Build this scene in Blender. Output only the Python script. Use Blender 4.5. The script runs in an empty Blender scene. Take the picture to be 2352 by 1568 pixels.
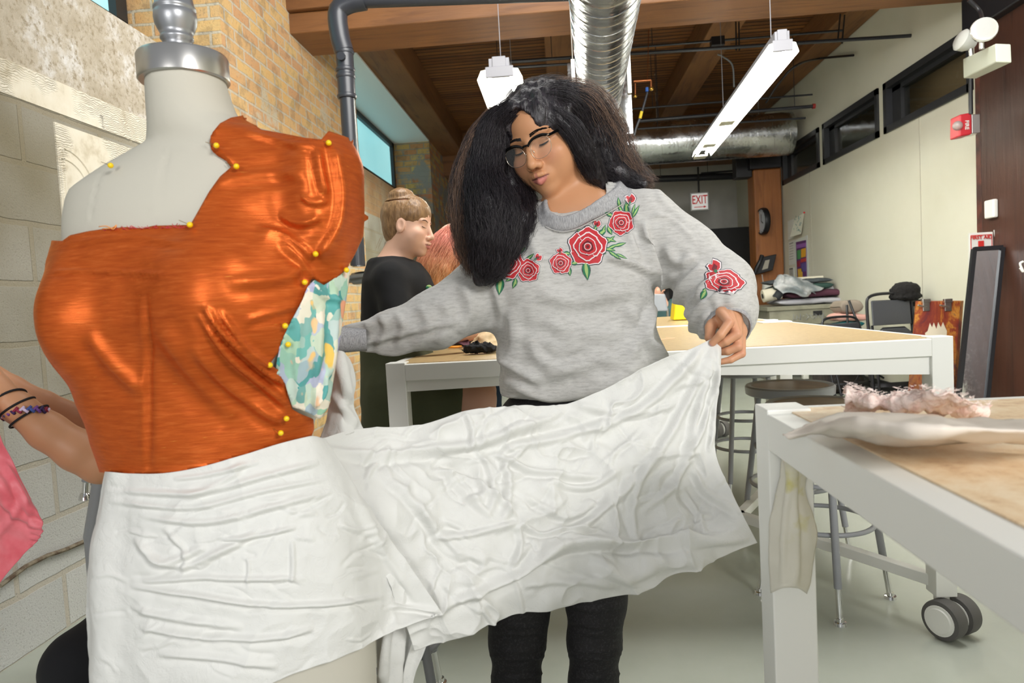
import bpy, bmesh, math, random
import numpy as np
from mathutils import Matrix, Vector
SC=bpy.context.scene; COL=SC.collection
# ------------------------------------------------------------ camera
F=1568.;CX,CY=1176.,784.;H=1.10
def nrm(v):
    v=np.array(v,float); return v/np.linalg.norm(v)
def cd(px,py): return np.array([(px-CX)/F,-(py-CY)/F,-1.])
_y=nrm(cd(1285,685)); _z=nrm(np.cross(cd(2285,630),_y)); _x=np.cross(_y,_z)
RW=np.array([_x,_y,_z]); CAM=np.array([0,0,H])
def ray(px,py): return RW@cd(px,py)
def atY(px,py,Y): r=ray(px,py); return CAM+r*(Y/r[1])
def atX(px,py,X): r=ray(px,py); return CAM+r*(X/r[0])
def atZ(px,py,Z): r=ray(px,py); return CAM+r*((Z-H)/r[2])
def proj(P):
    P=np.atleast_2d(np.asarray(P,float)); c=(P-CAM)@RW
    return np.stack([CX-F*c[:,0]/c[:,2], CY+F*c[:,1]/c[:,2]],1)
def ppm(Y): return F/Y
cam=bpy.data.cameras.new('camera'); co=bpy.data.objects.new('camera',cam); COL.objects.link(co)
m=np.eye(4); m[:3,:3]=RW; m[:3,3]=CAM; co.matrix_world=Matrix(m.tolist())
cam.sensor_width=36.; cam.lens=36.*F/2352.; cam.clip_start=.02; cam.clip_end=60
cam.dof.use_dof=True; cam.dof.focus_distance=1.75; cam.dof.aperture_fstop=7.1
SC.camera=co
# ------------------------------------------------------------ light
w=bpy.data.worlds.new('world'); SC.world=w; w.use_nodes=True
w.node_tree.nodes['Background'].inputs[0].default_value=(.93,.96,1,1)
w.node_tree.nodes['Background'].inputs[1].default_value=.27
def area(name,loc,tgt,size,power,col=(1,1,1),sy=None):
    l=bpy.data.lights.new(name,'AREA'); l.energy=power; l.color=col; l.size=size
    if sy: l.shape='RECTANGLE'; l.size_y=sy
    o=bpy.data.objects.new(name,l); COL.objects.link(o); o.location=loc
    o.rotation_euler=(Vector(tgt)-Vector(loc)).to_track_quat('-Z','Y').to_euler(); return o
area('flash_softbox',(2.3,-1.9,2.7),(.2,2.2,1.1),1.0,88,(1,.985,.96))
area('front_fill',(-.9,-2.6,1.7),(.4,4.5,1.0),1.2,34,(1,.99,.97))  # added fill light near the camera, reaches under the tables
area('overhead_fill',(.6,2.4,3.25),(.9,6.2,.6),2.6,125,(1,.985,.95),1.6)  # added area light above the view, lifts the room against the foreground
area('next_room_fill',(3.95,7.0,3.6),(3.95,7.0,0),.8,26,(1,.93,.75),3.5)  # added unseen light, brightens what shows through the right windows
SC.view_settings.view_transform='Standard'; SC.view_settings.look='None'
SC.view_settings.exposure=.35; SC.view_settings.gamma=1; SC.view_settings.use_curve_mapping=False
random.seed(4); rng=np.random.default_rng(7)
# ------------------------------------------------------------ helpers
def lin(c):
    if isinstance(c,str): c=tuple(int(c[i:i+2],16)/255 for i in (0,2,4))
    elif max(c)>1: c=tuple(v/255 for v in c)
    return tuple((v/12.92 if v<=.04045 else ((v+.055)/1.055)**2.4) for v in c[:3])+(1,)
class N:
    def __init__(s,name):
        s.m=bpy.data.materials.new(name); s.m.use_nodes=True; s.t=s.m.node_tree; s.b=s.t.nodes['Principled BSDF']; s.out=s.t.nodes['Material Output']
    def n(s,ty,ins={},**kw):
        o=s.t.nodes.new('ShaderNode'+ty)
        for k,v in kw.items(): setattr(o,k,v)
        for k,v in ins.items(): s.set(o,k,v)
        return o
    def set(s,o,k,v):
        if hasattr(v,'outputs'): v=v.outputs[0]
        if isinstance(v,bpy.types.NodeSocket): s.t.links.new(v,o.inputs[k])
        else: o.inputs[k].default_value=v
    def P(s,**kw):
        for k,v in kw.items(): s.set(s.b,k.replace('_',' '),v)
    def mix(s,f,a,b,mode='MIX'):
        o=s.t.nodes.new('ShaderNodeMix'); o.data_type='RGBA'; o.blend_type=mode
        s.set(o,0,f); s.set(o,6,a); s.set(o,7,b); return o.outputs[2]
    def ramp(s,f,stops):
        o=s.t.nodes.new('ShaderNodeValToRGB'); s.set(o,0,f)
        while len(o.color_ramp.elements)<len(stops): o.color_ramp.elements.new(.5)
        for e,(p,c) in zip(o.color_ramp.elements,stops): e.position=p; e.color=c if len(c)==4 else lin(c)
        return o.outputs[0]
    def obj(s,sc=(1,1,1),rot=(0,0,0)):
        tc=s.n('TexCoord'); mp=s.n('Mapping',{0:tc.outputs['Object'],'Scale':sc,'Rotation':rot}); return mp.outputs[0]
    def noise(s,vec,sc,det=4,rough=.55,dist=0):
        return s.n('TexNoise',{'Vector':vec,'Scale':sc,'Detail':det,'Roughness':rough,'Distortion':dist})
    def bump(s,h,st=.3,d=.01,nrm=None):
        b=s.n('Bump',{'Height':h,'Strength':st,'Distance':d})
        if nrm is not None: s.set(b,'Normal',nrm)
        return b.outputs[0]
K0=(0,0,0,1);K1=(1,1,1,1)
def mat(name,col,rough=.5,metal=0,var=None,bump=None,stretch=(1,1,1),**kw):
    s=N(name); c=lin(col)
    s.P(Base_Color=c,Roughness=rough,Metallic=metal)
    if var:  # (scale, colour2, lo, hi)
        v=s.obj(stretch); f=s.ramp(s.noise(v,var[0],6),[(var[2],K0),(var[3],K1)])
        s.P(Base_Color=s.mix(f,c,lin(var[1])))
    if bump: # (scale, strength, dist)
        v=s.obj(stretch); s.P(Normal=s.bump(s.noise(v,bump[0],5),bump[1],bump[2]))
    s.P(**kw); return s.m
def emis(name,col,st,base=None):
    s=N(name); s.P(Base_Color=lin(base or col),Emission_Color=lin(col),Emission_Strength=st,Roughness=.5); return s.m
# mesh builder
class MB:
    def __init__(s): s.v=[]; s.f=[]; s.mi=[]; s.k=0
    def add(s,v,f,mi=None):
        o=len(s.v); s.v+= [tuple(map(float,p)) for p in v]; s.f+=[tuple(o+i for i in q) for q in f]; s.mi+=[s.k if mi is None else mi]*len(f); return s
    def box(s,a,b,M=None):
        x0,y0,z0=a;x1,y1,z1=b
        v=[(x0,y0,z0),(x1,y0,z0),(x1,y1,z0),(x0,y1,z0),(x0,y0,z1),(x1,y0,z1),(x1,y1,z1),(x0,y1,z1)]
        if M is not None: v=[tuple(M@Vector(p)) for p in v]
        return s.add(v,[(0,3,2,1),(4,5,6,7),(0,1,5,4),(1,2,6,5),(2,3,7,6),(3,0,4,7)])
    def prism(s,pts,d):   # polygon of 3d pts extruded by vector d
        n=len(pts); p=[np.array(q,float) for q in pts]; d=np.array(d,float)
        return s.add(p+[q+d for q in p],[tuple(range(n))[::-1],tuple(range(n,2*n))]+[(i,(i+1)%n,n+(i+1)%n,n+i) for i in range(n)])
    def bar(s,p,q,w,h,up=(0,0,1)):
        p=np.array(p,float);q=np.array(q,float);d=nrm(q-p);u=np.array(up,float)
        if abs(d@u)>.95: u=np.array((0,1.,0))
        r=nrm(np.cross(d,u))*w/2; u=nrm(np.cross(r,d))*h/2
        return s.prism([p-r-u,p+r-u,p+r+u,p-r+u],q-p)
    def tube(s,pts,r,n=12,cap=True,closed=False,flat=None):
        P=np.array(pts,float); m=len(P); rr=np.broadcast_to(np.array(r,float),(m,))
        T=np.gradient(P,axis=0) if not closed else np.roll(P,-1,0)-np.roll(P,1,0)
        T/= np.linalg.norm(T,axis=1)[:,None]+1e-12
        ref=np.array((0,0,1.)) if abs(T[0][2])<.9 else np.array((1.,0,0)); u=nrm(np.cross(T[0],ref)); V=[]
        for i in range(m):
            u=u-T[i]*(u@T[i]); u=nrm(u); b=np.cross(T[i],u)
            for k in range(n):
                a=2*math.pi*k/n; V.append(P[i]+(u*math.cos(a)+b*math.sin(a))*rr[i])
        Fc=[]
        for i in range(m if closed else m-1):
            j=(i+1)%m
            for k in range(n): Fc.append((i*n+k,i*n+(k+1)%n,j*n+(k+1)%n,j*n+k))
        if cap and not closed: Fc+= [tuple(range(n))[::-1],tuple((m-1)*n+k for k in range(n))]
        return s.add(V,Fc)
    def lathe(s,prof,o,ax=(0,0,1),n=32,cap=True):
        ax=nrm(ax); ref=np.array((1.,0,0)) if abs(ax[0])<.9 else np.array((0,1.,0)); u=nrm(np.cross(ax,ref)); b=np.cross(ax,u); o=np.array(o,float)
        V=[];m=len(prof)
        for r,h in prof:
            for k in range(n):
                a=2*math.pi*k/n; V.append(o+ax*h+(u*math.cos(a)+b*math.sin(a))*r)
        Fc=[(i*n+k,i*n+(k+1)%n,(i+1)*n+(k+1)%n,(i+1)*n+k) for i in range(m-1) for k in range(n)]
        if cap: Fc+=[tuple(range(n))[::-1],tuple((m-1)*n+k for k in range(n))]
        return s.add(V,Fc)
    def ball(s,c,r,n=12,R=None):
        r=np.broadcast_to(np.array(r,float),(3,)); m=n; V=[];c=np.array(c,float)
        for i in range(m+1):
            t=math.pi*i/m
            for k in range(2*n):
                a=math.pi*k/n; p=np.array((math.sin(t)*math.cos(a),math.sin(t)*math.sin(a),math.cos(t)))*r
                V.append(c+(p if R is None else R@p))
        return s.add(V,[(i*2*n+k,(i+1)*2*n+k,(i+1)*2*n+(k+1)%(2*n),i*2*n+(k+1)%(2*n)) for i in range(m) for k in range(2*n)])
    def build(s,name,mats,parent=None,smooth=False,bevel=0,**tags):
        return mobj(name,s.v,s.f,mats,parent,smooth,bevel,s.mi,**tags)
def mobj(name,v,f,mats,parent=None,smooth=False,bevel=0,mi=None,**tags):
    me=bpy.data.meshes.new(name)
    if isinstance(f,np.ndarray):
        v=np.asarray(v,np.float32); k=f.shape[1]
        me.vertices.add(len(v)); me.vertices.foreach_set('co',v.ravel())
        me.loops.add(f.size); me.loops.foreach_set('vertex_index',f.astype(np.int32).ravel())
        me.polygons.add(len(f)); me.polygons.foreach_set('loop_start',np.arange(0,f.size,k,dtype=np.int32))
        me.update(calc_edges=True)
    else: me.from_pydata([tuple(p) for p in v],[],f)
    for q in (mats if isinstance(mats,(list,tuple)) else [mats]): me.materials.append(q)
    if mi is not None and len(set(mi))>1: me.polygons.foreach_set('material_index',np.array(mi,np.int32))
    bm=None
    if not isinstance(f,np.ndarray):
        bm=bmesh.new(); bm.from_mesh(me); bmesh.ops.recalc_face_normals(bm,faces=bm.faces); bm.to_mesh(me); bm.free()
    me.validate()
    if smooth is True: me.polygons.foreach_set('use_smooth',[True]*len(me.polygons))
    elif smooth: # angle
        me.polygons.foreach_set('use_smooth',[True]*len(me.polygons)); me.set_sharp_from_angle(angle=math.radians(smooth))
    me.update(); o=bpy.data.objects.new(name,me); COL.objects.link(o)
    if parent is not None: o.parent=parent
    if bevel:
        b=o.modifiers.new('bevel','BEVEL'); b.width=bevel; b.segments=2; b.limit_method='ANGLE'
    tag(o,**tags); return o
def tag(o,label=None,cat=None,group=None,kind=None):
    if label: o['label']=label
    if cat: o['category']=cat
    if group: o['group']=group
    if kind: o['kind']=kind
    return o
def empty(name,loc,label,cat,group=None):
    o=bpy.data.objects.new(name,None); COL.objects.link(o); o.location=Vector(loc); o.empty_display_size=.05
    return tag(o,label,cat,group)
class Local:  # parts built in world coordinates under an empty placed at its base
    pass
def under(root,*obs):
    for o in obs:
        if o.parent is None: o.parent=root
        if o.parent==root: o.matrix_parent_inverse=Matrix.Translation(-root.location)
    return root
def dup(root,loc,label,rz=0,scale=1):
    r=root.copy(); COL.objects.link(r); r.location=Vector(loc); r.rotation_euler=(0,0,rz); r['label']=label; r.scale=(scale,)*3
    for ch in list(root.children):
        c=ch.copy(); COL.objects.link(c); c.parent=r
        for g in ch.children:
            d=g.copy(); COL.objects.link(d); d.parent=c
    return r
def catmull(P,n):
    P=np.array(P,float); m=len(P); t=np.linspace(0,m-1,n); i=np.minimum(t.astype(int),m-2); u=(t-i)[:,None]
    g=lambda k:P[np.clip(k,0,m-1)]
    p0=g(i-1);p1=g(i);p2=g(i+1);p3=g(i+2); p0=np.where((i==0)[:,None],2*p1-p2,p0); p3=np.where((i==m-2)[:,None],2*p2-p1,p3)
    return .5*((2*p1)+(-p0+p2)*u+(2*p0-5*p1+4*p2-p3)*u**2+(-p0+3*p1-3*p2+p3)*u**3)
def vnoise(P,sc,seed=0,oct=3):
    P=np.asarray(P,float)*sc; out=0;a=1
    for o in range(oct):
        I=np.floor(P).astype(np.int64); f=P-I; f=f*f*(3-2*f); r=0
        for dx in (0,1):
            for dy in (0,1):
                for dz in (0,1):
                    h=(I[...,0]+dx)*374761393+(I[...,1]+dy)*668265263+(I[...,2]+dz)*2147483647+(seed+o*17)*1442695041
                    h=(h^(h>>13))*1274126177; h=(h^(h>>16))&0xffff
                    w=(f[...,0] if dx else 1-f[...,0])*(f[...,1] if dy else 1-f[...,1])*(f[...,2] if dz else 1-f[...,2])
                    r=r+w*(h/32767.5-1)
        out=out+a*r; a*=.5; P=P*2.03
    return out
def nets(fn,lo,hi,res):
    """surface nets of fn(P)<0"""
    lo=np.array(lo,float);hi=np.array(hi,float); n=np.ceil((hi-lo)/res).astype(int)+1
    g=np.stack(np.meshgrid(*[lo[i]+res*np.arange(n[i]) for i in range(3)],indexing='ij'),-1)
    D=np.empty(n); 
    for i in range(0,n[0],16): D[i:i+16]=fn(g[i:i+16].reshape(-1,3)).reshape(g[i:i+16].shape[:3])
    s=D<0; c=[(a,b,d) for a in (0,1) for b in (0,1) for d in (0,1)]
    cnt=sum(s[a:n[0]-1+a,b:n[1]-1+b,d:n[2]-1+d].astype(int) for a,b,d in c); act=(cnt>0)&(cnt<8)
    idx=-np.ones(act.shape,int); I=np.argwhere(act); idx[act]=np.arange(len(I)); acc=np.zeros((len(I),3)); w=np.zeros(len(I))
    for a in c:
        for ax in range(3):
            if a[ax]: continue
            b=list(a); b[ax]=1; d0=D[I[:,0]+a[0],I[:,1]+a[1],I[:,2]+a[2]]; d1=D[I[:,0]+b[0],I[:,1]+b[1],I[:,2]+b[2]]
            k=(d0<0)!=(d1<0); t=np.where(k,d0/np.where(k,d0-d1,1),0); p=np.tile(np.array(a,float),(len(I),1)); p[:,ax]+=t
            acc+=p*k[:,None]; w+=k
    V=lo+(I+acc/w[:,None])*res; Fs=[]
    for ax in range(3):
        o1,o2=[(1,2),(2,0),(0,1)][ax]
        sl=[slice(1,n[i]-1) for i in range(3)]; sl[ax]=slice(0,n[ax]-1); s2=list(sl); s2[ax]=slice(1,n[ax])
        A=s[tuple(sl)];B=s[tuple(s2)]; E=np.argwhere(A!=B); E0=E+np.array([sl[i].start for i in range(3)])
        def g_(u,v):
            q=E0.copy(); q[:,o1]-=u; q[:,o2]-=v; return idx[q[:,0],q[:,1],q[:,2]]
        q=np.stack([g_(0,0),g_(1,0),g_(1,1),g_(0,1)],1); inn=A[tuple(E.T)]; q[~inn]=q[~inn][:,::-1]; Fs.append(q)
    Q=np.concatenate(Fs); Q=Q[(Q>=0).all(1)]; return V,Q
def vnormals(V,Q):
    n=np.cross(V[Q[:,2]]-V[Q[:,0]],V[Q[:,3 if Q.shape[1]>3 else 1]]-V[Q[:,1 if Q.shape[1]>3 else 0]]); N_=np.zeros_like(V)
    for k in range(Q.shape[1]): np.add.at(N_,Q[:,k],n)
    return N_/(np.linalg.norm(N_,axis=1)[:,None]+1e-12)
def smin(a,b,k):
    h=np.clip(.5+.5*(b-a)/k,0,1); return b+(a-b)*h-k*h*(1-h)
def smax(a,b,k): return -smin(-a,-b,k)
def cap(P,a,b,ra,rb):
    a=np.array(a,float);b=np.array(b,float);d=b-a; t=np.clip(((P-a)@d)/(d@d),0,1); return np.linalg.norm(P-a-t[:,None]*d,axis=1)-(ra+(rb-ra)*t)
def ell(P,c,r,R=None):
    q=P-np.array(c,float)
    if R is not None: q=q@R
    r=np.array(r,float); k0=np.linalg.norm(q/r,axis=1); k1=np.linalg.norm(q/(r*r),axis=1)+1e-9; return k0*(k0-1)/k1
def seg_dist(X,poly):
    """signed-side & distance of 2d pts X to polyline"""
    poly=np.array(poly,float); best=np.full(len(X),1e9); side=np.zeros(len(X)); par=np.zeros(len(X)); m=len(poly)-1; near=np.zeros_like(X)
    for i in range(m):
        a=poly[i];d=poly[i+1]-a; t=np.clip(((X-a)@d)/(d@d+1e-9),0,1); q=a+t[:,None]*d; e=X-q; dd=np.hypot(e[:,0],e[:,1]); k=dd<best
        best=np.where(k,dd,best); side=np.where(k,np.sign(d[0]*e[:,1]-d[1]*e[:,0]),side); par=np.where(k,(i+t)/m,par); near=np.where(k[:,None],q,near)
    return best,side,par,near
def creases(g,poly,n,lmin,lmax,ang,spread,amp,wd):
    """random short crumple creases (polyline, amp, width) inside a pixel polygon"""
    P=np.array(poly,float); lo=P.min(0);hi=P.max(0); out=[]
    while len(out)<n:
        c=lo+(hi-lo)*g.random(2)
        if not inpoly(c[None],poly)[0]: continue
        a=ang+g.normal(0,spread); L=g.uniform(lmin,lmax)/2; d=np.array((math.cos(a),math.sin(a))); m_=c+np.array((-d[1],d[0]))*g.normal(0,L*.22)
        out.append(([c-d*L,m_,c+d*L],g.uniform(.5,1)*amp*g.choice((-1,1)),g.uniform(.7,1.3)*wd))
    return out
def folds(X,L,sc=1.):
    """sum of crease ridges; L: list of (polyline, amp, width px)"""
    out=np.zeros(len(X))
    for poly,amp,wd in L:
        pa=np.array(poly,float); k=np.where(((X>pa.min(0)-5*wd)&(X<pa.max(0)+5*wd)).all(1))[0]
        if not len(k): continue
        d,sd,t,_=seg_dist(X[k],catmull(poly,max(8,len(poly)*5)) if len(poly)>2 else poly)
        taper=np.clip(np.minimum(t,1-t)*6,0.0,1)**.7; x=d/wd*sd
        out[k]+=amp*sc*taper*(np.exp(-x*x)-.45*np.exp(-((x-1.6)/1.1)**2))
    return out
def inpoly(X,poly):
    poly=np.array(poly,float); c=np.zeros(len(X),bool); j=len(poly)-1
    for i in range(len(poly)):
        a=poly[i];b=poly[j]
        k=((a[1]>X[:,1])!=(b[1]>X[:,1])); c^= k&(X[:,0]<(b[0]-a[0])*(X[:,1]-a[1])/((b[1]-a[1]) if b[1]!=a[1] else 1e-9)+a[0]); j=i
    return c
def compact(V,Q,att=()):
    u,inv=np.unique(Q.ravel(),return_inverse=True); return V[u],inv.reshape(Q.shape),[a[u] for a in att]
def attr(o,name,vals):
    a=o.data.attributes.new(name,'FLOAT_COLOR','POINT'); c=np.ones((len(o.data.vertices),4),np.float32); c[:,:3]=vals; a.data.foreach_set('color',c.ravel())
def cloth(name,G,nu,nv,mats,fold=(),namp=0.004,nsc=14,seed=0,parent=None,thick=.0012,sub=1,extra=None,**tags):
    """G rows x cols of (px,py,Y) control points"""
    G=np.array(G,float); A=np.stack([catmull(G[i],nu) for i in range(G.shape[0])]); B=np.stack([catmull(A[:,j],nv) for j in range(nu)],1)
    X=B[...,:2].reshape(-1,2); Y=B[...,2].ravel()
    r=np.array([cd(a,b) for a,b in X])@RW.T; P=CAM+r*(Y/r[:,1])[:,None]
    idx=np.arange(nu*nv).reshape(nv,nu); Q=np.stack([idx[:-1,:-1],idx[:-1,1:],idx[1:,1:],idx[1:,:-1]],-1).reshape(-1,4)
    Nn=vnormals(P,Q); s=np.sign((Nn*(CAM-P)).sum(1)); Nn*=s[:,None]
    d=folds(X,fold)+ namp*vnoise(P,nsc,seed,4)
    if extra is not None: d=d+extra(X,P)
    P=P+Nn*d[:,None]
    o=mobj(name,P,Q,mats,parent,True,**tags)
    if thick: m=o.modifiers.new('s','SOLIDIFY'); m.thickness=thick; m.offset=0
    return o
# ------------------------------------------------------------ materials of the room
def wood(name,c1,c2,rough=.55,ax=0,sc=3.,dark=None,bumps=.4):
    s=N(name); st=[9,9,9]; st[ax]=.8; v=s.obj(tuple(st)); n=s.noise(v,sc,8,.6,.6)
    n2=s.noise(s.obj((1,1,1)),1.3,3)
    c=s.ramp(n,[(.25,lin(c2)),(.5,lin(c1)),(.72,lin(c1)),(.85,lin(dark or c2))]); c=s.mix(s.ramp(n2,[(.35,K0),(.75,K1)]),c,s.mix(.55,c,lin(c2)))
    s.P(Base_Color=c,Roughness=rough,Normal=s.bump(n,bumps,.01)); return s.m
def brick(name,c1,c2,mort,w,h,mw,plast,pamt,rough=.85,off=.5,sc=1.,grain=60,dirt=None,bumpd=.008):
    s=N(name); tc=s.n('TexCoord'); sp=s.n('SeparateXYZ',{0:tc.outputs['Object']}); gm=s.n('NewGeometry'); sn=s.n('SeparateXYZ',{0:gm.outputs['Normal']})
    ab=s.n('Math',{0:sn.outputs[1]},operation='ABSOLUTE'); gt=s.n('Math',{0:ab,1:.7},operation='GREATER_THAN')
    mx=s.t.nodes.new('ShaderNodeMix'); s.set(mx,0,gt); s.set(mx,2,sp.outputs[1]); s.set(mx,3,sp.outputs[0])
    dn=s.noise(tc.outputs['Object'],9,3); wob=s.n('Math',{0:dn.outputs[0],1:.012*sc},operation='MULTIPLY')
    zz=s.n('Math',{0:sp.outputs[2],1:wob},operation='ADD')
    cb=s.n('CombineXYZ',{0:mx.outputs[0],1:zz})
    b=s.n('TexBrick',{'Vector':cb,'Color1':lin(c1),'Color2':lin(c2),'Mortar':lin(mort),'Scale':1.,'Mortar Size':mw,'Mortar Smooth':.25,'Bias':-.1,'Brick Width':w,'Row Height':h},offset=off)
    n=s.noise(tc.outputs['Object'],2.2,7,.65); n2=s.noise(tc.outputs['Object'],grain,4,.7); n3=s.noise(tc.outputs['Object'],.9,3)
    n4=s.noise(tc.outputs['Object'],7,5,.6)
    c=s.mix(.42,b.outputs[0],s.ramp(n4,[(.3,lin((255,215,150))),(.5,lin((250,244,232))),(.60,lin((150,142,130))),(.75,lin((245,240,232)))]),'MULTIPLY') if grain<80 else b.outputs[0]
    c=s.mix(s.ramp(n,[(pamt,K0),(pamt+.06,K1)]),c,lin(plast))
    c=s.mix(s.ramp(n2,[(.33,K1),(.43,K0)]),c,s.mix(.5,c,lin((105,98,88))))
    if dirt: 
        g=s.n('MapRange',{0:sp.outputs[2],1:dirt[0],2:dirt[1],3:1.,4:0.}); g2=s.n('Math',{0:g,1:s.ramp(n3,[(.3,(.35,)*3+(1,)),(.6,K1)])},operation='MULTIPLY')
        c=s.mix(g2,c,lin(dirt[2]))
    hb=s.n('Math',{0:b.outputs['Fac'],1:-1.},operation='MULTIPLY'); hh=s.n('Math',{0:hb,1:n2.outputs[0]},operation='ADD')
    s.P(Base_Color=c,Roughness=rough,Normal=s.bump(hh,.7,bumpd)); return s.m
m_block=brick('cinder_block',(216,217,213),(232,232,228),(214,207,192),.42,.21,.012,(198,186,160),.62,grain=140,dirt=(.95,.25,(128,118,90)))
m_brick=brick('yellow_brick',(216,184,128),(202,158,120),(200,192,174),.225,.078,.009,(196,186,162),.585,grain=60)
m_wash=brick('washed_brick',(214,196,160),(206,164,130),(196,186,168),.215,.075,.007,(200,190,166),.5,grain=60,dirt=(1.1,.2,(150,115,75)))
m_old=brick('patched_brick',(200,170,100),(180,110,84),(150,145,132),.215,.085,.008,(136,134,126),.5,grain=60)
s=N('cement_band'); v=s.obj(); n=s.noise(v,3,8,.7); n2=s.noise(v,45,5,.7)
c=s.ramp(n,[(.35,(176,164,142)),(.5,(198,188,170)),(.6,(228,226,222)),(.7,(186,176,158))]); c=s.mix(s.ramp(n2,[(.34,K1),(.5,K0)]),c,lin((160,146,122)))
s.P(Base_Color=c,Roughness=.9,Normal=s.bump(n2,.7,.01)); m_band=s.m
s=N('old_plaster_tile'); v=s.obj((1,1,1)); wv=s.n('TexWave',{0:s.obj((1,1,1)),'Scale':38.,'Distortion':9.,'Detail':2.,'Detail Scale':.8},bands_direction='Z'); n=s.noise(v,9,6,.6); n3=s.noise(v,5,3,.5)
c=s.ramp(n,[(.3,(198,186,160)),(.45,(228,220,200)),(.66,(235,229,212)),(.74,(140,134,122))])
s.P(Base_Color=c,Roughness=.85,Normal=s.bump(s.mix(s.ramp(n3,[(.45,K0),(.55,K1)]),wv.outputs[0],n.outputs[0]),.6,.008)); m_plast=s.m
s=N('floor_paint'); v=s.obj(); n=s.noise(v,1.1,6,.6); n2=s.noise(v,9,6,.7)
c=s.ramp(n,[(.3,(174,180,166)),(.6,(190,195,184)),(.8,(182,188,172))]); c=s.mix(s.ramp(n2,[(.68,K0),(.78,K1)]),c,lin((150,155,142)))
s.P(Base_Color=c,Roughness=.22,Normal=s.bump(n,.12,.01)); m_floor=s.m
m_cream=mat('cream_paint',(216,214,198),.6,var=(1.2,(208,206,188),.4,.7),bump=(90,.12,.003))
m_grey=mat('grey_white_paint',(206,206,202),.6,var=(2,(190,190,188),.4,.7))
m_soff=mat('white_soffit',(244,247,246),.6)
m_black=mat('black_paint',(26,26,30),.42,bump=(30,.1,.002))
m_pipe=mat('grey_black_pipe',(44,46,52),.35)
m_frame=mat('window_frame_black',(38,39,42),.45)
m_beam=wood('beam_wood',(134,90,50),(88,55,28),.55,0,2.2,(60,34,16))
m_joist=wood('joist_wood',(134,92,52),(92,58,30),.6,1,2.2,(60,34,16))
m_post=wood('post_wood',(160,100,48),(116,66,28),.55,2,2.2,(220,200,170))
m_brown=wood('brown_post',(74,44,32),(46,28,22),.45,2,1.6,(120,84,64))
s=N('ceiling_deck'); tc=s.n('TexCoord'); sp=s.n('SeparateXYZ',{0:tc.outputs['Object']}); n=s.noise(s.obj((.7,9,9)),2.5,7,.6)
cb=s.n('CombineXYZ',{0:sp.outputs[0],1:sp.outputs[1]}); b=s.n('TexBrick',{'Vector':cb,'Color1':lin((176,124,68)),'Color2':lin((136,90,44)),'Mortar':lin((22,12,6)),'Scale':1.,'Mortar Size':.012,'Mortar Smooth':.5,'Brick Width':4.,'Row Height':.10})
c=s.mix(.8,b.outputs[0],s.ramp(n,[(.3,lin((70,45,25))),(.55,lin((230,215,190))),(.8,lin((120,80,50)))]),'MULTIPLY'); hb=s.n('Math',{0:b.outputs['Fac'],1:-1.},operation='MULTIPLY')
s.P(Base_Color=c,Roughness=.6,Normal=s.bump(hb,.9,.03)); m_deck=s.m
s=N('galvanised'); v=s.obj((3,3,3)); vo=s.n('TexVoronoi',{0:v,'Scale':9.}); n=s.noise(v,2,4)
s.P(Base_Color=s.mix(.5,lin((200,203,206)),s.ramp(n,[(.3,(170,172,172)),(.7,(225,228,230))])),Metallic=1.,Roughness=s.ramp(n,[(.3,(.16,.16,.16,1)),(.7,(.34,.34,.34,1))]),Normal=s.bump(vo.outputs[0],.12,.01)); m_galv=s.m
m_steel=mat('brushed_steel',(205,203,200),.28,1)
m_chrome=mat('chrome',(225,225,225),.12,1)
m_white=mat('white_powder_coat',(236,236,230),.4)
s=N('osb_top'); v=s.obj((1,1,1)); vo=s.n('TexVoronoi',{0:s.obj((40,90,40)),'Scale':1.},feature='F1'); n=s.noise(v,26,6,.75); n2=s.noise(v,4,3)
c=s.mix(.0,s.ramp(n,[(.3,(206,170,132)),(.45,(236,208,170)),(.6,(246,226,194)),(.75,(228,196,156))]),vo.outputs['Color'],'SOFT_LIGHT')
n4=s.noise(s.obj((14,30,14)),1,3,.6); c=s.mix(s.ramp(n4,[(.69,K0),(.74,K1)]),c,lin((120,88,66)))
s.P(Base_Color=c,Roughness=.42,Normal=s.bump(n,.12,.003)); m_osb=s.m
s=N('osb_dark'); v=s.obj((20,60,20)); n=s.noise(v,2.4,6,.7); c=s.ramp(n,[(.3,(150,124,82)),(.5,(186,160,114)),(.7,(198,172,126))]); s.P(Base_Color=c,Roughness=.4); m_osb2=s.m
# ------------------------------------------------------------ room shell
XL,XR=-1.85,3.2
MB().box((-3,-2.5,-.08),(6,12.6,0)).build('floor',m_floor,kind='structure')
MB().box((-3,3.9,3.98),(6,12.6,4.08)).build('ceiling',m_deck,kind='structure')
b=MB()
b.k=0; b.box((-2.9,.3,0),(XL,3.88,1.9)); b.box((-2.9,6.55,0),(XL,10.4,2.05))
b.k=1; b.box((-2.9,.3,2.02),(XL,3.88,2.42))
b.k=5; b.box((-2.9,.3,1.9),(XL+.004,3.88,2.02))
b.k=2; b.box((-2.9,3.8801,0),(XL,6.55,4.0)); b.prism([(XL,.3,2.42),(-2.40,.3,2.76),(-2.9,.3,2.76),(-2.9,.3,2.42)],(0,3.58,0))
b.box((-2.9,.3,3.6),(-2.2,3.88,4.0)); b.box((-2.9,6.55,3.62),(-2.3,10.4,4.0))
b.k=3; b.prism([(XL,6.55,2.05),(XL,6.55,2.48),(-2.40,6.55,2.86),(-2.9,6.55,2.86),(-2.9,6.55,2.05)],(0,3.85,0))
b.k=4; b.box((-2.9,10.4,0),(XL,12.4,4.0))
b.build('wall_left',[m_block,m_band,m_brick,m_wash,m_old,m_plast],kind='structure')
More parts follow.
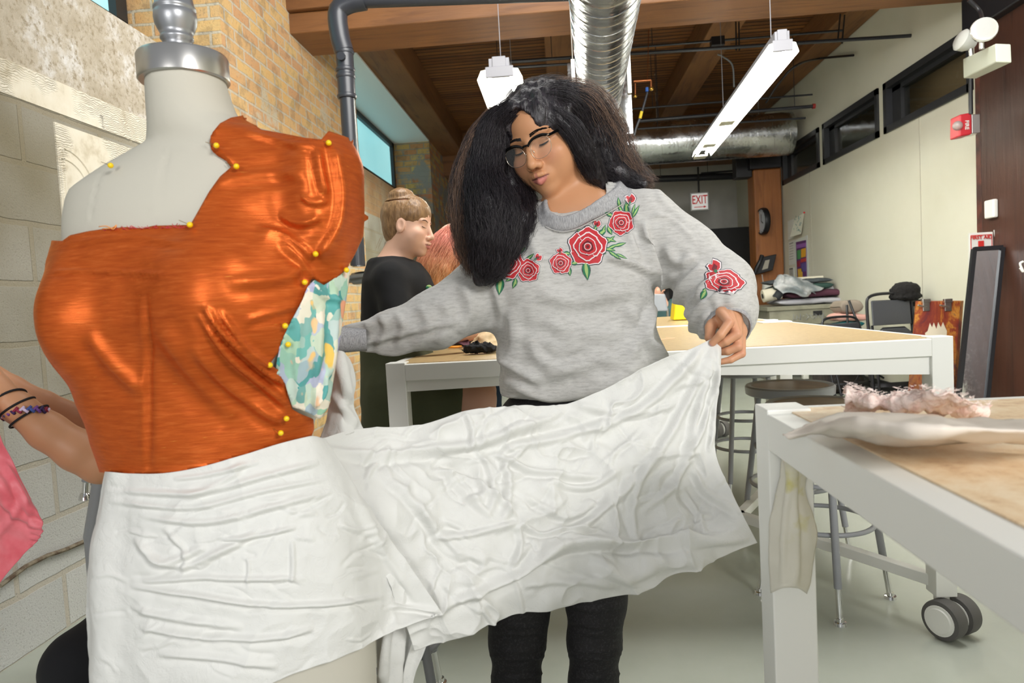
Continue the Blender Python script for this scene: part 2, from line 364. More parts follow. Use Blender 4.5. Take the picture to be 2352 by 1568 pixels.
# plaster panel with raised ring relief on the block wall, as part of the wall
W0=.004
b=MB(); b.box((XL,2.47,1.42),(XL+W0*1.5,2.95,1.86)); b.box((XL,2.98,1.42),(XL+W0*1.5,3.12,1.84)); b.box((XL,2.50,0.05),(XL+W0,2.72,1.38))
for (cy,cz,r) in ((2.50,1.60,.13),(2.50,1.60,.17),(2.76,1.63,.055),(2.76,1.63,.035)):
    b.tube([(XL+.007,cy+r*math.cos(a),cz+r*math.sin(a)) for a in np.linspace(0,2*math.pi,40,endpoint=False) if cy+r*math.cos(a)>2.475],.0035,6)
b.build('trim_1',m_plast,kind='structure')
b=MB(); b.tube([tuple(atX(x,y,XL+.012)) for x,y in ((0,1345),(60,1300),(110,1275),(150,1262),(200,1240),(260,1205))],.008,6); b.build('trim_2',mat('rusty_conduit',(92,72,54),.8,var=(30,(150,140,120),.4,.6)),kind='structure')
MB().box((-2.6,6.55,3.58),(XL-.0,10.4,3.62)).build('trim_3',m_soff,kind='structure')
MB().box((-2.5,12.4,0),(6,12.6,4.0)).build('wall_back',m_grey,kind='structure')
# left windows
def lwin(n,y0,y1,z0,z1,mull):
    x=-2.46; fr=MB(); 
    for a,c in (((x,y0,z0),(x+.07,y1,z0+.07)),((x,y0,z1-.09),(x+.07,y1,z1)),((x,y0,z0),(x+.07,y0+.08,z1)),((x,y1-.10,z0),(x+.07,y1,z1))): fr.box(a,c)
    for q in mull: fr.box((x,q-.04,z0),(x+.06,q+.04,z1))
    o=fr.build('window_%d'%n,m_frame,kind='structure')
    MB().box((x+.01,y0+.02,z0+.02),(x+.025,y1-.02,z1-.02)).build('pane',m_pane,o)
s=N('daylit_frosted_glass'); v=s.obj(); n=s.noise(v,.7,2); c=s.ramp(n,[(.3,(120,184,190)),(.7,(152,208,210))]); s.P(Base_Color=lin((150,190,195)),Roughness=.25,Emission_Color=c,Emission_Strength=.85); m_pane=s.m
lwin(1,.4,3.87,2.74,3.6,[2.2]); lwin(2,6.56,10.39,2.84,3.6,[])
# right wall with its three windows
wy=[(3.2,5.35),(5.5,6.90),(7.02,8.42),(8.55,9.90)]; z0,z1=2.5,2.97
b=MB(); b.box((XR,-1,0),(XR+.15,12.4,z0)); b.box((XR,-1,z1),(XR+.15,12.4,4.0)); ys=[-1]+[q for p in wy for q in p]+[12.4]
for i in range(0,len(ys),2): b.box((XR,ys[i],z0),(XR+.15,ys[i+1],z1))
b.build('wall_right',m_cream,kind='structure')
b=MB(); b.box((4.6,2,0),(4.7,12.4,4.0)); b.box((XR+.15,2,3.8),(4.6,12.4,3.9)); b.build('wall_next_room',mat('dim_brown',(120,104,76),.8),kind='structure')
s=N('window_glass'); s.P(Base_Color=lin((24,28,24)),Roughness=.04,Specular_IOR_Level=.7,Alpha=.45); m_glass=s.m
for i,(a,c) in enumerate(wy):
    fr=MB(); X0=XR-.02; X1=XR+.12
    for p,q in (((X0,a,z0),(X1,c,z0+.06)),((X0,a,z1-.06),(X1,c,z1)),((X0,a,z0),(X1,a+.06,z1)),((X0,c-.06,z0),(X1,c,z1))): fr.box(p,q)
    for p,q in (((X0+.06,a+.06,z0+.06),(X1,c-.06,z0+.09)),((X0+.06,a+.06,z1-.1),(X1,c-.06,z1-.06)),((X0+.06,c-.22,z0),(X1,c-.06,z1)),): fr.box(p,q)
    o=fr.build('window_%d'%(3+i),m_frame,kind='structure'); MB().box((XR+.07,a+.03,z0+.03),(XR+.08,c-.03,z1-.03)).build('pane',m_glass,o)
MB().box((XR-.015,3,0),(XR,10.0,.10)).build('baseboard_right',m_black,kind='structure')
for y in (5.9,7.12,9.05): pass
b=MB(); 
for y in (6.28,8.9): b.box((XR-.003,y,.1),(XR,y+.008,2.5))
b.build('trim_4',mat('panel_seam',(176,172,156),.6),kind='structure')
# dark partition at the back
dk=mat('charcoal_partition',(30,29,31),.6)
r0=atY(1640,525,11.6); r1=atY(1748,528,11.6); e0=atY(1478,540,11.6)
MB().box((e0[0],11.6,0),(r1[0]+.12,11.68,r0[2])).build('door_1',dk,kind='structure')
MB().box((r1[0]+.05,11.3,0),(XR,11.4,r0[2]+.1)).build('door_2',mat('black_door',(20,20,21),.5),kind='structure')
# ------------------------------------------------------------ timber
def beam(name,a,b_,m,label,cat,bevel=.012): return MB().box(a,b_).build(name,m,bevel=bevel,label=label,cat=cat)
beam('ceiling_beam',(XL-.05,4.92,3.27),(XR,5.43,4.0),m_beam,'thick brown timber beam crossing the ceiling nearest the camera','beam').rotation_euler=(0,0,0)
beam('ceiling_beam',(XL-.05,4.96,3.12),(XR,5.43,3.265),m_beam,'lower timber ply under the nearest ceiling beam','beam')
beam('ceiling_beam',(XL-.05,11.62,3.28),(XR,12.38,3.98),m_beam,'brown timber beam at the far end of the ceiling','beam')
beam('ceiling_joist',(XL-.02,5.45,3.6),(XL+.36,11.6,3.98),m_joist,'brown timber joist beside the white soffit on the left','joist')
beam('ceiling_joist',(-.02,5.45,3.68),(.30,11.6,3.98),m_joist,'short visible brown joist above the left ceiling light','joist')
beam('ceiling_joist',(1.62,5.45,3.68),(1.94,11.6,3.98),m_joist,'brown timber joist running between the round duct and the right ceiling light','joist')
beam('ceiling_joist',(2.88,5.45,3.68),(3.19,11.6,3.98),m_joist,'brown timber joist along the top of the cream wall','joist')
# far post
pc=atX(1800,640,XR); root=empty('timber_post',(XR-.22,9.95,0),'orange brown timber post with flaking paint in the far right corner','post')
o1=MB().box((XR-.40,9.92,0),(XR-.02,10.25,2.75)).build('shaft',m_post,root,bevel=.02)
o2=MB().box((XR-.46,9.86,2.75),(XR-.03,10.3,3.0)).box((XR-.62,9.98,2.66),(XR-.40,10.2,2.98)).build('cap',m_black,root,bevel=.01); under(root,o1,o2)
root=empty('timber_column',(3.4,5.0,0),'dark brown scuffed timber column at the right edge','column')
o1=MB().box((3.13,4.2,0),(3.6,5.32,3.0)).build('shaft',m_brown,root,bevel=.02)
o2=MB().box((3.06,4.25,2.86),(3.5,5.4,3.14)).build('cap',m_black,root,bevel=.01)
o3=MB().box((3.15,5.30,0),(3.6,5.40,3.0)).build('edge_strip',mat('reddish_wood',(96,52,40),.5,var=(12,(60,34,28),.4,.6)),root); under(root,o1,o2,o3)
# ------------------------------------------------------------ ducts and pipes
def spiral(mb,p,q,r,n=40,pitch=.13):
    p=np.array(p,float);q=np.array(q,float);L=np.linalg.norm(q-p);d=(q-p)/L; u=nrm(np.cross(d,(0,0,1) if abs(d[2])<.9 else (1,0,0))); v=np.cross(d,u)
    mb.lathe([(r,0),(r,L)],p,d,n=64,cap=True)
    k=int(L/pitch*32); pts=[p+d*(L*i/k)+(u*math.cos(i*2*math.pi/32)+v*math.sin(i*2*math.pi/32))*(r+.001) for i in range(k+1)]
    mb.tube(pts,.0018,5)
dl=atY(1316,0,3.4);dr=atY(1460,0,3.4)
Z_D=3.05; cxm=.30; rad=.21
P0=atY(1388,20,3.3); P1=atY(1378,235,5.6); print('duct',P0,P1)
root=empty('round_air_duct',tuple(P1),'shiny galvanised spiral duct hanging from the ceiling towards the camera','air duct')
mb=MB(); d_=nrm(P1-P0); spiral(mb,P0-d_*1.6,P1,.158); o1=mb.build('spiral_tube',m_galv,root,smooth=40)
m_br=mat('bracket',(190,186,178),.4,.6)
o2,o2b=[(lambda c:MB().box((c[0]-.012,c[1]-.02,c[2]-.12),(c[0]+.012,c[1]+.03,c[2]+.13)).tube([c,(c[0],c[1],3.98)],.004,6).build('hanger_bracket',m_br,root))(P0+(P1-P0)*.62+np.array([sx*.185,0,0])) for sx in (-1,1)]
# square box and transition
A=[tuple(P1+np.array([.165*math.cos(a),0,.165*math.sin(a)])) for a in np.linspace(math.pi/4,2.25*math.pi,33)[:-1]]
def sq(c,w,h,y): return [(c[0]+w,y,c[2]+h),(c[0]-w,y,c[2]+h),(c[0]-w,y,c[2]-h),(c[0]+w,y,c[2]-h)]
c2=atY(1378,228,6.25); S=sq(c2,.25,.30,6.25); mb=MB(); V=A+S; Fc=[]
for i in range(32):
    q=32+((i+4)//8)%4; q2=32+((i+5)//8)%4
    Fc.append((i,(i+1)%32,q) if q==q2 else (i,(i+1)%32,q2,q))
mb.add(V,Fc); mb.prism(S,(0,1.0,0)); 
for yy in (6.22,7.2):
    S2=sq(c2,.275,.325,yy); mb.prism(S2,(0,.05,0))
o3=mb.build('plenum_box',m_galv,root)
mb=MB(); S3=sq(c2+np.array([0,0,-.38]),.22,.09,6.4); mb.prism(S3,(0,.8,0)); o4=mb.build('lower_collar',m_galv,root); under(root,o1,o2,o2b,o3,o4)
q0=atY(1440,330,9.2); q1=atY(1815,318,9.2); rr=.27
mb=MB(); mb.tube([(q0[0]+.4,9.2,q0[2]+rr*.9),(q0[0]+.4,9.2,3.98)],.006,6).tube([(q0[0]+1.7,9.2,q0[2]+rr*.9),(q0[0]+1.7,9.2,3.98)],.006,6); spiral(mb,(q0[0]-.6,9.2,q0[2]-.02),(q1[0],9.2,q0[2]-.02),rr,pitch=.2); mb.build('round_air_duct',m_galv,smooth=40,label='galvanised round duct running across the far end under the ceiling',cat='air duct')
def pipe(px,r,label,m=None,n=12,name='pipe',cat='pipe'):
    return MB().tube(catmull(px,len(px)*6) if len(px)>2 else px,r,n).build(name,m or m_black,smooth=50,label=label,cat=cat)
# big drain pipe at left
root=empty('drain_pipe',tuple(atY(822,620,3.9)),'charcoal painted drain pipe standing by the brick pier with an elbow on top','pipe')
pT=atY(780,20,3.9); pB=atY(822,610,3.9); pM=atY(790,110,3.9)
r_=.046
o1=MB().tube([pM,pB],r_*.93,20).build('riser',m_pipe,root,smooth=50)
e=[atY(1330,-18,3.9),atY(830,0,3.9)]; o2=MB().tube(e,r_*.95,20).build('top_run',m_pipe,root,smooth=50)
o3=MB().tube(catmull([atY(838,0,3.9),atY(800,8,3.9),atY(776,28,3.9),atY(780,80,3.9),atY(790,118,3.9)],16),r_*1.2,20).build('elbow',m_pipe,root,smooth=50)
mb=MB()
for a in (.02,.10,.13,.22,): 
    c=pM+(pB-pM)*a; mb.lathe([(r_*1.12,-.012),(r_*1.24,0),(r_*1.12,.012)],c,nrm(pB-pM),24)
c=pM+(pB-pM)*.055; mb.lathe([(r_*.5,0),(r_*.5,.02)],c+np.array([0,-r_*1.1,0]),(0,-1,0),16); mb.lathe([(r_*1.08,0),(r_*1.08,np.linalg.norm(pB-pM)*.22)],pM,nrm(pB-pM),24)
o4=mb.build('coupling',m_pipe,root,smooth=50)
o5=MB().lathe([(r_*.75,0),(r_*.8,.05),(r_*.75,.1),(r_*.6,.1)],atY(812,640,3.9),(1,-.25,0.05),24).lathe([(r_*.8,0),(r_*.8,.05)],atY(824,612,3.9),(0,0,1),20).lathe([(r_*.45,-.09),(r_*.5,.0)],atY(812,640,3.9),(1,-.25,.05),16).build('valve',mat('dark_chrome',(120,124,128),.25,1),root,smooth=50); under(root,o1,o2,o3,o4,o5)
# sprinkler and conduit lines: (x0,y0,x1,y1,Y,radius)
for i,(x0,y0,x1,y1,Y,r,lab) in enumerate([(1160,142,2092,82,6.4,.016,'black sprinkler pipe crossing under the ceiling, its end touching the cream wall near the top'),
    (1120,158,1320,146,6.4,.012,'thin dark pipe left of the round duct'),(1440,110,1935,70,6.6,.011,'thin black conduit above the sprinkler pipe'),
    (1450,250,1866,217,8.4,.011,'highest thin black pipe behind the right ceiling light'),(1465,278,1866,244,8.3,.020,'black pipe with a red cap behind the right ceiling light'),(1465,296,1850,271,8.6,.013,'lowest black pipe above the far duct'),
    (1488,412,1738,402,11.2,.055,'fat black pipe at the far wall above the exit sign'),(1610,398,1740,388,11.2,.015,'thin black conduit above the fat far pipe')]):
    a=atY(x0,y0,Y);c=atY(x1,y1,Y); mb=MB().tube([a,c],r,12); [mb.tube([a+(c-a)*t_,np.array(((a+(c-a)*t_)[0],Y,3.98))],.004,6) for t_ in ((.12,) if i!=4 else (.12,.9))]
    if i==4: o=mb.build('pipe',m_pipe,smooth=50,label=lab,cat='pipe'); MB().lathe([(.03,0),(.03,.03)],c,(1,0,0),12).build('red_cap',mat('red_cap',(150,40,40),.5),o,label='red end cap')
    else: mb.build('pipe',m_pipe,smooth=50,label=lab,cat='pipe')
pipe([atX(1960,127,XR-.05),atX(1880,135,XR-.12),atY(1830,150,7.0),atY(1790,190,7.8),atY(1760,235,8.6)],.012,'bent black conduit running down the joist beside the right ceiling light')
pipe([atY(1648,125,6.6),atY(1660,130,6.6),atY(1682,150,6.6),atY(1686,200,6.6)],.008,'thin grey cable dropping from the junction box',mat('cable',(90,92,92),.5),name='power_cable',cat='cable')
c=atY(1647,97,6.6); MB().box((c[0]-.06,6.55,c[2]-.04),(c[0]+.06,6.63,c[2]+.04)).build('junction_box',m_black,bevel=.004,label='black junction box under the middle joist',cat='electrical box')
for x,y,lb in ((1690,50,'left one of the two black rods left of the right ceiling light'),(1697,50,'right one of the two black rods left of the right ceiling light'),(1930,32,'left one of the two black rods at the joist above the cream wall'),(1940,34,'right one of the two black rods at the joist above the cream wall')): 
    a=atY(x,y,6.5); c=atY(x+(1 if x<1800 else -6),y+66,6.5); MB().tube([a,c],.007,6).build('pipe_hanger',m_black,label=lb,cat='pipe hanger')
# copper valve assembly
root=empty('gas_valve',tuple(atY(1490,185,6.3)),'brass valve with a blue lever and hose hanging beside the duct box','valve'); mt=mat('copper',(150,92,56),.35,.9)
o1=MB().tube([atY(1455,187,6.3),atY(1495,184,6.3)],.014,10).tube([atY(1490,68,6.3),atY(1487,182,6.3)],.003,6).tube([atY(1495,184,6.3),atY(1496,206,6.3)],.012,10).tube([atY(1459,192,6.3),atY(1459,222,6.3)],.010,10).build('copper_pipe',mt,root,smooth=50)
o2=MB().ball(atY(1496,204,6.3),.02,8).ball(atY(1459,221,6.3),.017,8).build('brass_fitting',mat('brass',(190,150,70),.3,.9),root,smooth=True)
o3=MB().tube([atY(1487,212,6.3),atY(1473,262,6.3),atY(1460,296,6.3),atY(1456,312,6.3)],.011,10).build('hose',m_pipe,root,smooth=50)
o4=MB().tube([atY(1474,256,6.29),atY(1470,272,6.29)],.0135,10).build('yellow_tag',mat('yellow_tag',(220,190,40),.5),root)
o5=MB().tube([atY(1486,201,6.28),atY(1486,210,6.28)],.014,10).build('blue_lever',mat('blue',(40,90,170),.5),root); under(root,o1,o2,o3,o4,o5)
# ------------------------------------------------------------ fluorescent fixtures
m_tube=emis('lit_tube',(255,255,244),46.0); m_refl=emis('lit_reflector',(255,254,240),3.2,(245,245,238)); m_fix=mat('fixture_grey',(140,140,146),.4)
def fixture(a,b_,hw,lab,grp,braces):
    a=np.array(a);b_=np.array(b_); root=empty('ceiling_light',tuple(a),lab,'ceiling light',grp); d=nrm(b_-a); r=nrm(np.cross(d,(0,0,1))); u=np.cross(r,d); L=np.linalg.norm(b_-a)
    def Pt(t,x,z): return a+d*t+r*x*hw+u*z
    o1=MB().prism([Pt(0,-.45,.02),Pt(0,-.45,.09),Pt(0,.45,.09),Pt(0,.45,.02)],d*L).build('channel',m_fix,root)
    mb=MB()
    prof=[(-1.0,-.045),(-.82,.01),(-.45,.02),(.45,.02),(.82,.01),(1.0,-.045)]
    V=[Pt(t,x,z) for t in (0,L) for x,z in prof]+[Pt(t,x,z+.004) for t in (0,L) for x,z in prof]
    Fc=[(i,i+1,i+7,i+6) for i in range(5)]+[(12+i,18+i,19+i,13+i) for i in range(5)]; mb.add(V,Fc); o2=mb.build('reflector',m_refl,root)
    mb=MB(); 
    ts=[]
    for x in (-.5,.5): o=MB().tube([Pt(.03,x,-.012),Pt(L-.03,x,-.012)],.014,10).build('lamp_tube',m_tube,root,smooth=50); ts.append(o)
    o3=MB().prism([Pt(-.012,-.62,-.035),Pt(-.012,-.62,.035),Pt(-.012,.62,.035),Pt(-.012,.62,-.035)],d*.02).prism([Pt(-.01,-.3,.03),Pt(-.01,-.3,.10),Pt(-.01,.3,.10),Pt(-.01,.3,.03)],d*.12).build('end_cap',m_fix,root,bevel=.004)
    bs=[]
    for t in braces: bs.append(MB().prism([Pt(L*t,-.75,-.034),Pt(L*t,-.72,-.05),Pt(L*t,.55,-.05),Pt(L*t,.6,-.034)],d*.16).build('socket_bar',mat('socket',(225,222,205),.5) if not bs else bs[0].data.materials[0],root,bevel=.004))
    for t in (.08,.6): ts.append(MB().tube([Pt(L*t,0,.09),(Pt(L*t,0,.09)[0],Pt(L*t,0,.09)[1],3.98)],.003,6).build('hanger_wire',m_fix,root))
    under(root,o1,o2,o3,*ts,*bs); return root
ZL=2.72
a=atZ(1797,105,2.62); b_=atZ(1611,350,2.62); print('fix',a,b_)
fixture(a,b_,.10,'right long fluorescent ceiling light with bare lit tubes',None,(.52,.8,.985))
a2=atZ(1147,165,2.62); print(a2)
fixture(a2,(a2[0],a2[1]+2.6,2.62),.15,'left fluorescent ceiling light half hidden behind the hair',None,(.5,))
# ------------------------------------------------------------ work tables
TH=.92
def table(x0,x1,y0,y1,lab,osb,cast=True,rails=None,legs=(1,1,1,1)):
    root=empty('work_table',((x0+x1)/2,(y0+y1)/2,0),lab,'table','white framed work tables'); ob=[]; w=.062
    ob.append(MB().box((x0+.035,y0+.03,TH-.03),(x1-.035,y1-.03,TH)).build('tabletop',osb,root))
    for k,(x,y,sx,sy) in enumerate(((x0,y0,1,1),(x1,y0,-1,1),(x0,y1,1,-1),(x1,y1,-1,-1))):
        if not legs[k]: continue
        X=sorted((x,x+sx*w)); Yy=sorted((y,y+sy*w)); zb=.125 if cast else 0
        lg=MB().box((X[0],Yy[0],zb),(X[1],Yy[1],TH+.004)).build('leg',m_white,root,bevel=.002); ob.append(lg)
        if cast:
            cx,cy=(X[0]+X[1])/2,(Yy[0]+Yy[1])/2; a=.5 if x>.5 else .25; d=np.array((math.cos(a),math.sin(a),0)); off=np.array((math.sin(a),-math.cos(a),0))*.03
            mb=MB().tube([(cx,cy,.13),(cx,cy,.06)],.022,16); c=np.array((cx,cy,.062))+off; o=mb.build('caster_stem',m_white,root,smooth=50); ob.append(o)
            for s_ in (-1,1):
                mbw=MB().lathe([(.045,-.024),(.058,-.022),(.06,-.015),(.06,.015),(.058,.022),(.045,.024)],c+d*s_*.034,d,40)
                wz=mbw.build('caster_wheel',mat('caster_tyre',(92,90,88),.6) if not bpy.data.materials.get('caster_tyre') else bpy.data.materials['caster_tyre'],root,smooth=40); ob.append(wz)
                hb=MB().lathe([(.046,-.026),(.048,.0),(.046,.026)],c+d*s_*.034,d,32).lathe([(.036,-.030),(.038,-.026)],c+d*s_*.034,d,32).build('hub',m_white,wz,smooth=40)
    t=.052
    def rail(p,q,name='apron',ww=.04,hh=t): 
        o=MB().bar(p,q,ww,hh).build(name,m_white,root,bevel=.002); ob.append(o)
    zc=TH-t/2-.002
    rail((x0+w,y0+.02,zc),(x1-w,y0+.02,zc)); rail((x0+w,y1-.02,zc),(x1-w,y1-.02,zc)); rail((x0+.02,y0+w,zc),(x0+.02,y1-w,zc)); rail((x1-.02,y0+w,zc),(x1-.02,y1-w,zc))
    # tapered under-beam seen beneath the front apron
    zz=TH-t-.003
    if cast:
        for yy in (y0+.012,y1-.05):
            mb=MB().prism([(x0+w,yy,zz),(x1-w,yy,zz),(x1-w,yy,zz-.055),((x0+x1)/2,yy,zz-.02),(x0+w,yy,zz-.035)],(0,.035,0)); ob.append(mb.build('under_beam',m_white,root))
    if rails:
        for p,q in rails: rail(p,q,'foot_rail',.036,.036)
    under(root,*ob)
    for o in ob:
        for ch in o.children: pass
    return root
mx0,mx1,my0,my1=-.56,1.165,2.12,3.62
tA=table(mx0,mx1,my0,my1,'white framed work table in the middle with visible wheel at right',m_osb2,True,
  [((mx1-.03,my0+.03,.16),(.70,2.84,.16)),((mx1-.03,my1-.03,.16),(.70,2.84,.16)),((.72,2.84,.16),(-.10,2.84,.16)),((mx0+.03,my0+.03,.16),(-.1,2.84,.16)),((mx0+.03,my1-.03,.16),(-.1,2.84,.16))])
tB=table(-.42,1.16,3.74,5.2,'white framed work table pushed against the far side of the middle one',m_osb2,True)
nx0=.288
tN=table(nx0,2.1,-.9,1.055,'white framed work table in the right foreground with flecked board top',m_osb,False,[],(0,0,1,1))
# ------------------------------------------------------------ stools
m_stg=mat('stool_grey',(150,152,156),.35); m_seat=mat('hardboard_seat',(136,106,78),.35,var=(9,(114,88,64),.4,.6))
def stool(c,h,lab,rz=0.):
    root=empty('stool',(c[0],c[1],0),lab,'stool','round grey metal stools'); ob=[]; R_=.175
    def L(p): 
        return (c[0]+p[0]*math.cos(rz)-p[1]*math.sin(rz),c[1]+p[0]*math.sin(rz)+p[1]*math.cos(rz),p[2])
    ob.append(MB().lathe([(.10,h-.045),(.165,h-.042),(R_,h-.036),(R_+.002,h-.006),(R_-.004,h),(R_-.02,h-.001),(R_-.026,h-.006)],(c[0],c[1],0),n=48).build('seat_rim',m_stg,root,smooth=40))
    sd=MB().lathe([(.001,h-.004),(.150,h-.004),(.152,h-.012)],(c[0],c[1],0),n=40,cap=False).build('seat_board',m_seat,root,smooth=40); ob.append(sd)
    for k in range(4):
        a=math.pi/4+k*math.pi/2; t=np.array(L((.125*math.cos(a),.125*math.sin(a),h-.04))); b_=np.array(L((.215*math.cos(a),.215*math.sin(a),.0)))
        u=b_-t; s1=t+u*(1-.12/h*1.0); lg=MB().tube([t,s1],.0125,12).build('leg',m_stg,root,smooth=50); ob.append(lg)
        lf=MB().tube([s1-u*.02,t+u*.985],.0098,12).lathe([(.012,.022),(.013,.012),(.019,.010),(.021,0)],b_,n=16).lathe([(.02,0),(.017,-.0)],b_,n=12,cap=False).build('chrome_glide',m_chrome,lg,smooth=50)
    for z,r in ((h*.40,None),(h*.62,None)):
        rr=.125+(.215-.125)*(1-z/(h-.04))-.012
        if z>h*.5 : rr-=.004
        ob.append(MB().tube([L((rr*math.cos(a),rr*math.sin(a),z)) for a in np.linspace(0,2*math.pi,40,endpoint=False)],.0085,8,closed=True).build('foot_ring',m_stg,root,smooth=True))
    under(root,*ob); return root
c1=atZ(1813,882,.69); c2=atZ(1880,924,.69); c3=atZ(1708,842,.69); print('stools',c1,c2,c3)
stool(c1,.69,'brown-seated grey stool fully visible above the front table corner',.25)
stool(c2,.69,'brown-seated grey stool whose seat is cut off by the front table edge',.65)
stool(c3,.69,'grey metal stool seen behind the lifted hand under the middle table edge',.1)
q0_=lambda *a:np.array(a,float)
# ------------------------------------------------------------ scraps on the near table
m_sheer=mat('sheer_white_cloth',(226,216,204),.5,Alpha=.93); m_lace=mat('pink_lace',(246,226,216),.85,bump=(160,.8,.004),var=(60,(238,206,196),.45,.6))
zt=TH+.006
def on(px,py,z=zt):
    p=atZ(px,py,z); return (px,py,p[1])
Gs=[[on(1800,1003,.93),on(1860,975,.935),on(1960,952,.94),on(2100,950,.945),on(2250,962,.95),on(2420,968,.95)],
    [on(1800,1004,.93),on(1870,990,.942),on(1970,970,.965),on(2110,975,.97),on(2260,985,.965),on(2420,990,.96)],
    [on(1800,1006,.93),on(1880,1004,.93),on(2010,1016,.93),on(2110,1024,.93),on(2260,1022,.93),on(2420,1026,.93)]]
rt=empty('cloth_strip',tuple(atZ(1900,990,.925)),'sheer off-white cloth strip lying over the near table and hanging down its corner leg','fabric')
o1=cloth('lying_part',Gs,90,26,m_sheer,[([(1850,985),(2000,975),(2200,1000),(2400,1005)],.006,9),([(1900,1000),(2050,985),(2220,990)],.005,7)],.004,25,3)
yh=1.0
Gh=[[(1800,1004,.985),(1830,1006,.972),(1862,1002,.968),(1885,1012,.985)],[(1795,1050,.985),(1822,1050,.965),(1845,1050,.965),(1868,1060,.98)],
    [(1786,1120,.985),(1812,1120,.962),(1835,1130,.962),(1852,1130,.978)],[(1768,1200,.985),(1805,1200,.955),(1845,1200,.955),(1877,1222,.975)],
    [(1764,1280,.985),(1800,1280,.957),(1840,1280,.957),(1868,1290,.98)],[(1770,1362,.985),(1800,1350,.96),(1835,1352,.96),(1850,1362,.98)]]
s=N('sheer_stained_cloth'); v=s.obj(); n=s.noise(v,14,4); sp=s.n('SeparateXYZ',{0:v}); bb=s.n('MapRange',{0:sp.outputs[2],1:.74,2:.86,3:0.,4:1.}); 
f=s.ramp(n,[(.48,K0),(.6,K1)]); f2=s.n('Math',{0:f,1:s.ramp(bb,[(.0,K0),(.3,K1),(.7,K1),(1.,K0)])},operation='MULTIPLY')
s.P(Base_Color=s.mix(f2,lin((226,222,208)),lin((206,196,96))),Roughness=.55,Alpha=.86); m_stain=s.m
o2=cloth('hanging_part',Gh,30,60,m_stain,[([(1805,1010),(1815,1100),(1800,1200),(1795,1340)],.005,7),([(1840,1010),(1838,1120),(1850,1250),(1840,1350)],-.005,8)],.003,22,8)
under(rt,o1,o2)
def ragged(X,P): return .006*np.abs(vnoise(P,60,5,3))
Gl=[[on(1936,908,.95),on(1990,918,.945),on(2060,920,.94),on(2130,905,.97),on(2180,905,.975),on(2258,950,.93)],
    [on(1945,925,.95),on(2000,932,.95),on(2060,935,.95),on(2130,925,.96),on(2190,930,.955),on(2258,955,.93)],
    [on(1938,945,.928),on(2000,948,.928),on(2060,950,.928),on(2130,950,.928),on(2200,955,.928),on(2258,958,.928)]]
o=cloth('lace_scrap',Gl,110,34,m_lace,[([(1945,920),(2050,935),(2150,925)],.005,8)],.008,45,2,extra=ragged,label='crumpled pale pink frayed lace scrap on the near table',cat='fabric'); o.location.z+=.004
gf=random.Random(6); mb=MB(); vs=[v.co for v in o.data.vertices]
for k in range(900):
    p=np.array(vs[gf.randrange(len(vs))])+q0_(0,0,.005); mb.tube([p,p+np.array((gf.uniform(-.006,.006),gf.uniform(-.004,.003),gf.uniform(-.001,.003)))],[.0004,.0002],3)
mb.build('lace_fray',mat('lace_fray',(250,234,226),.8),o)
# pencil-like scrap lines & paper on mid table
a=atZ(1510,780,TH+.003);b_=atZ(1550,776,TH+.003); 
o=MB().bar(a,b_,.006,.004).bar(b_,b_+np.array([-.03,.03,0]),.006,.004).build('wood_scrap',mat('pale_wood',(228,200,165),.6),label='thin pale offcut on the middle table below the sweater sleeve',cat='offcut')
# yellow napkin-like holder
root=empty('yellow_bin',tuple(atZ(1582,733,TH)),'bright yellow rounded bin standing on the far table behind the arm','bin')
y0=4.35; A=atY(1547,733,y0);B_=atY(1590,733,y0); hh=.145; pts=[]
for t in np.linspace(0,1,14):
    x=A[0]+(B_[0]-A[0]+.05)*t; z=TH+.005+ hh*(min(1,(t/.16))**.6 if t<.3 else 1-((t-.3)/.7)**1.3*.75); pts.append((x,y0,z))
pts=[(A[0],y0,TH+.004)]+pts[1:]+[(pts[-1][0],y0,TH+.004)]
o1=MB().prism(pts,(0,.14,0)).build('shell',mat('yellow_plastic',(238,214,20),.35),root,bevel=.006); under(root,o1)
MB().box(tuple(atZ(1752,742,TH+.001)),tuple(atZ(1800,738,TH+.001)+np.array([0.02,.06,.004]))).build('paper_sheet',mat('paper',(240,240,236),.7),label='white paper on the middle table by its far right corner',cat='paper')
# ------------------------------------------------------------ EXIT sign
m_red=mat('exit_red',(200,40,44),.5,Emission_Color=lin((200,40,44)),Emission_Strength=.15)
Ye=11.05; a=atY(1585,443,Ye); c=atY(1629,482,Ye); root=empty('exit_sign',tuple(a),'red and white exit sign hanging on a black rod at the far end','sign')
ob=[MB().box((a[0],Ye,c[2]),(c[0],Ye+.06,a[2])).build('housing',mat('sign_grey',(190,192,190),.5),root,bevel=.006),
    MB().box((a[0]+.02,Ye-.004,c[2]+.02),(c[0]-.02,Ye,a[2]-.02)).build('face',emis('sign_face',(238,238,235),.25),root),
    MB().tube([((a[0]+c[0])/2,Ye+.03,a[2]),((a[0]+c[0])/2,Ye+.03,a[2]+.40)],.014,8).build('rod',m_black,root)]
def text(body,name,loc,size,m,parent=None,rot=(math.pi/2,0,0),ext=.002,sx=1.):
    cu=bpy.data.curves.new(name,'FONT'); cu.body=body; cu.size=size; cu.extrude=ext; cu.align_x='CENTER'; cu.align_y='CENTER'; cu.offset=size*.012
    to=bpy.data.objects.new(name+'_t',cu); COL.objects.link(to); dg=bpy.context.evaluated_depsgraph_get(); me=bpy.data.meshes.new_from_object(to.evaluated_get(dg)); COL.objects.unlink(to); bpy.data.objects.remove(to)
    me.materials.clear(); me.materials.append(m); o=bpy.data.objects.new(name,me); COL.objects.link(o); o.location=Vector(loc); o.rotation_euler=rot; o.scale=(sx,1,1)
    if parent is not None: o.parent=parent
    return o
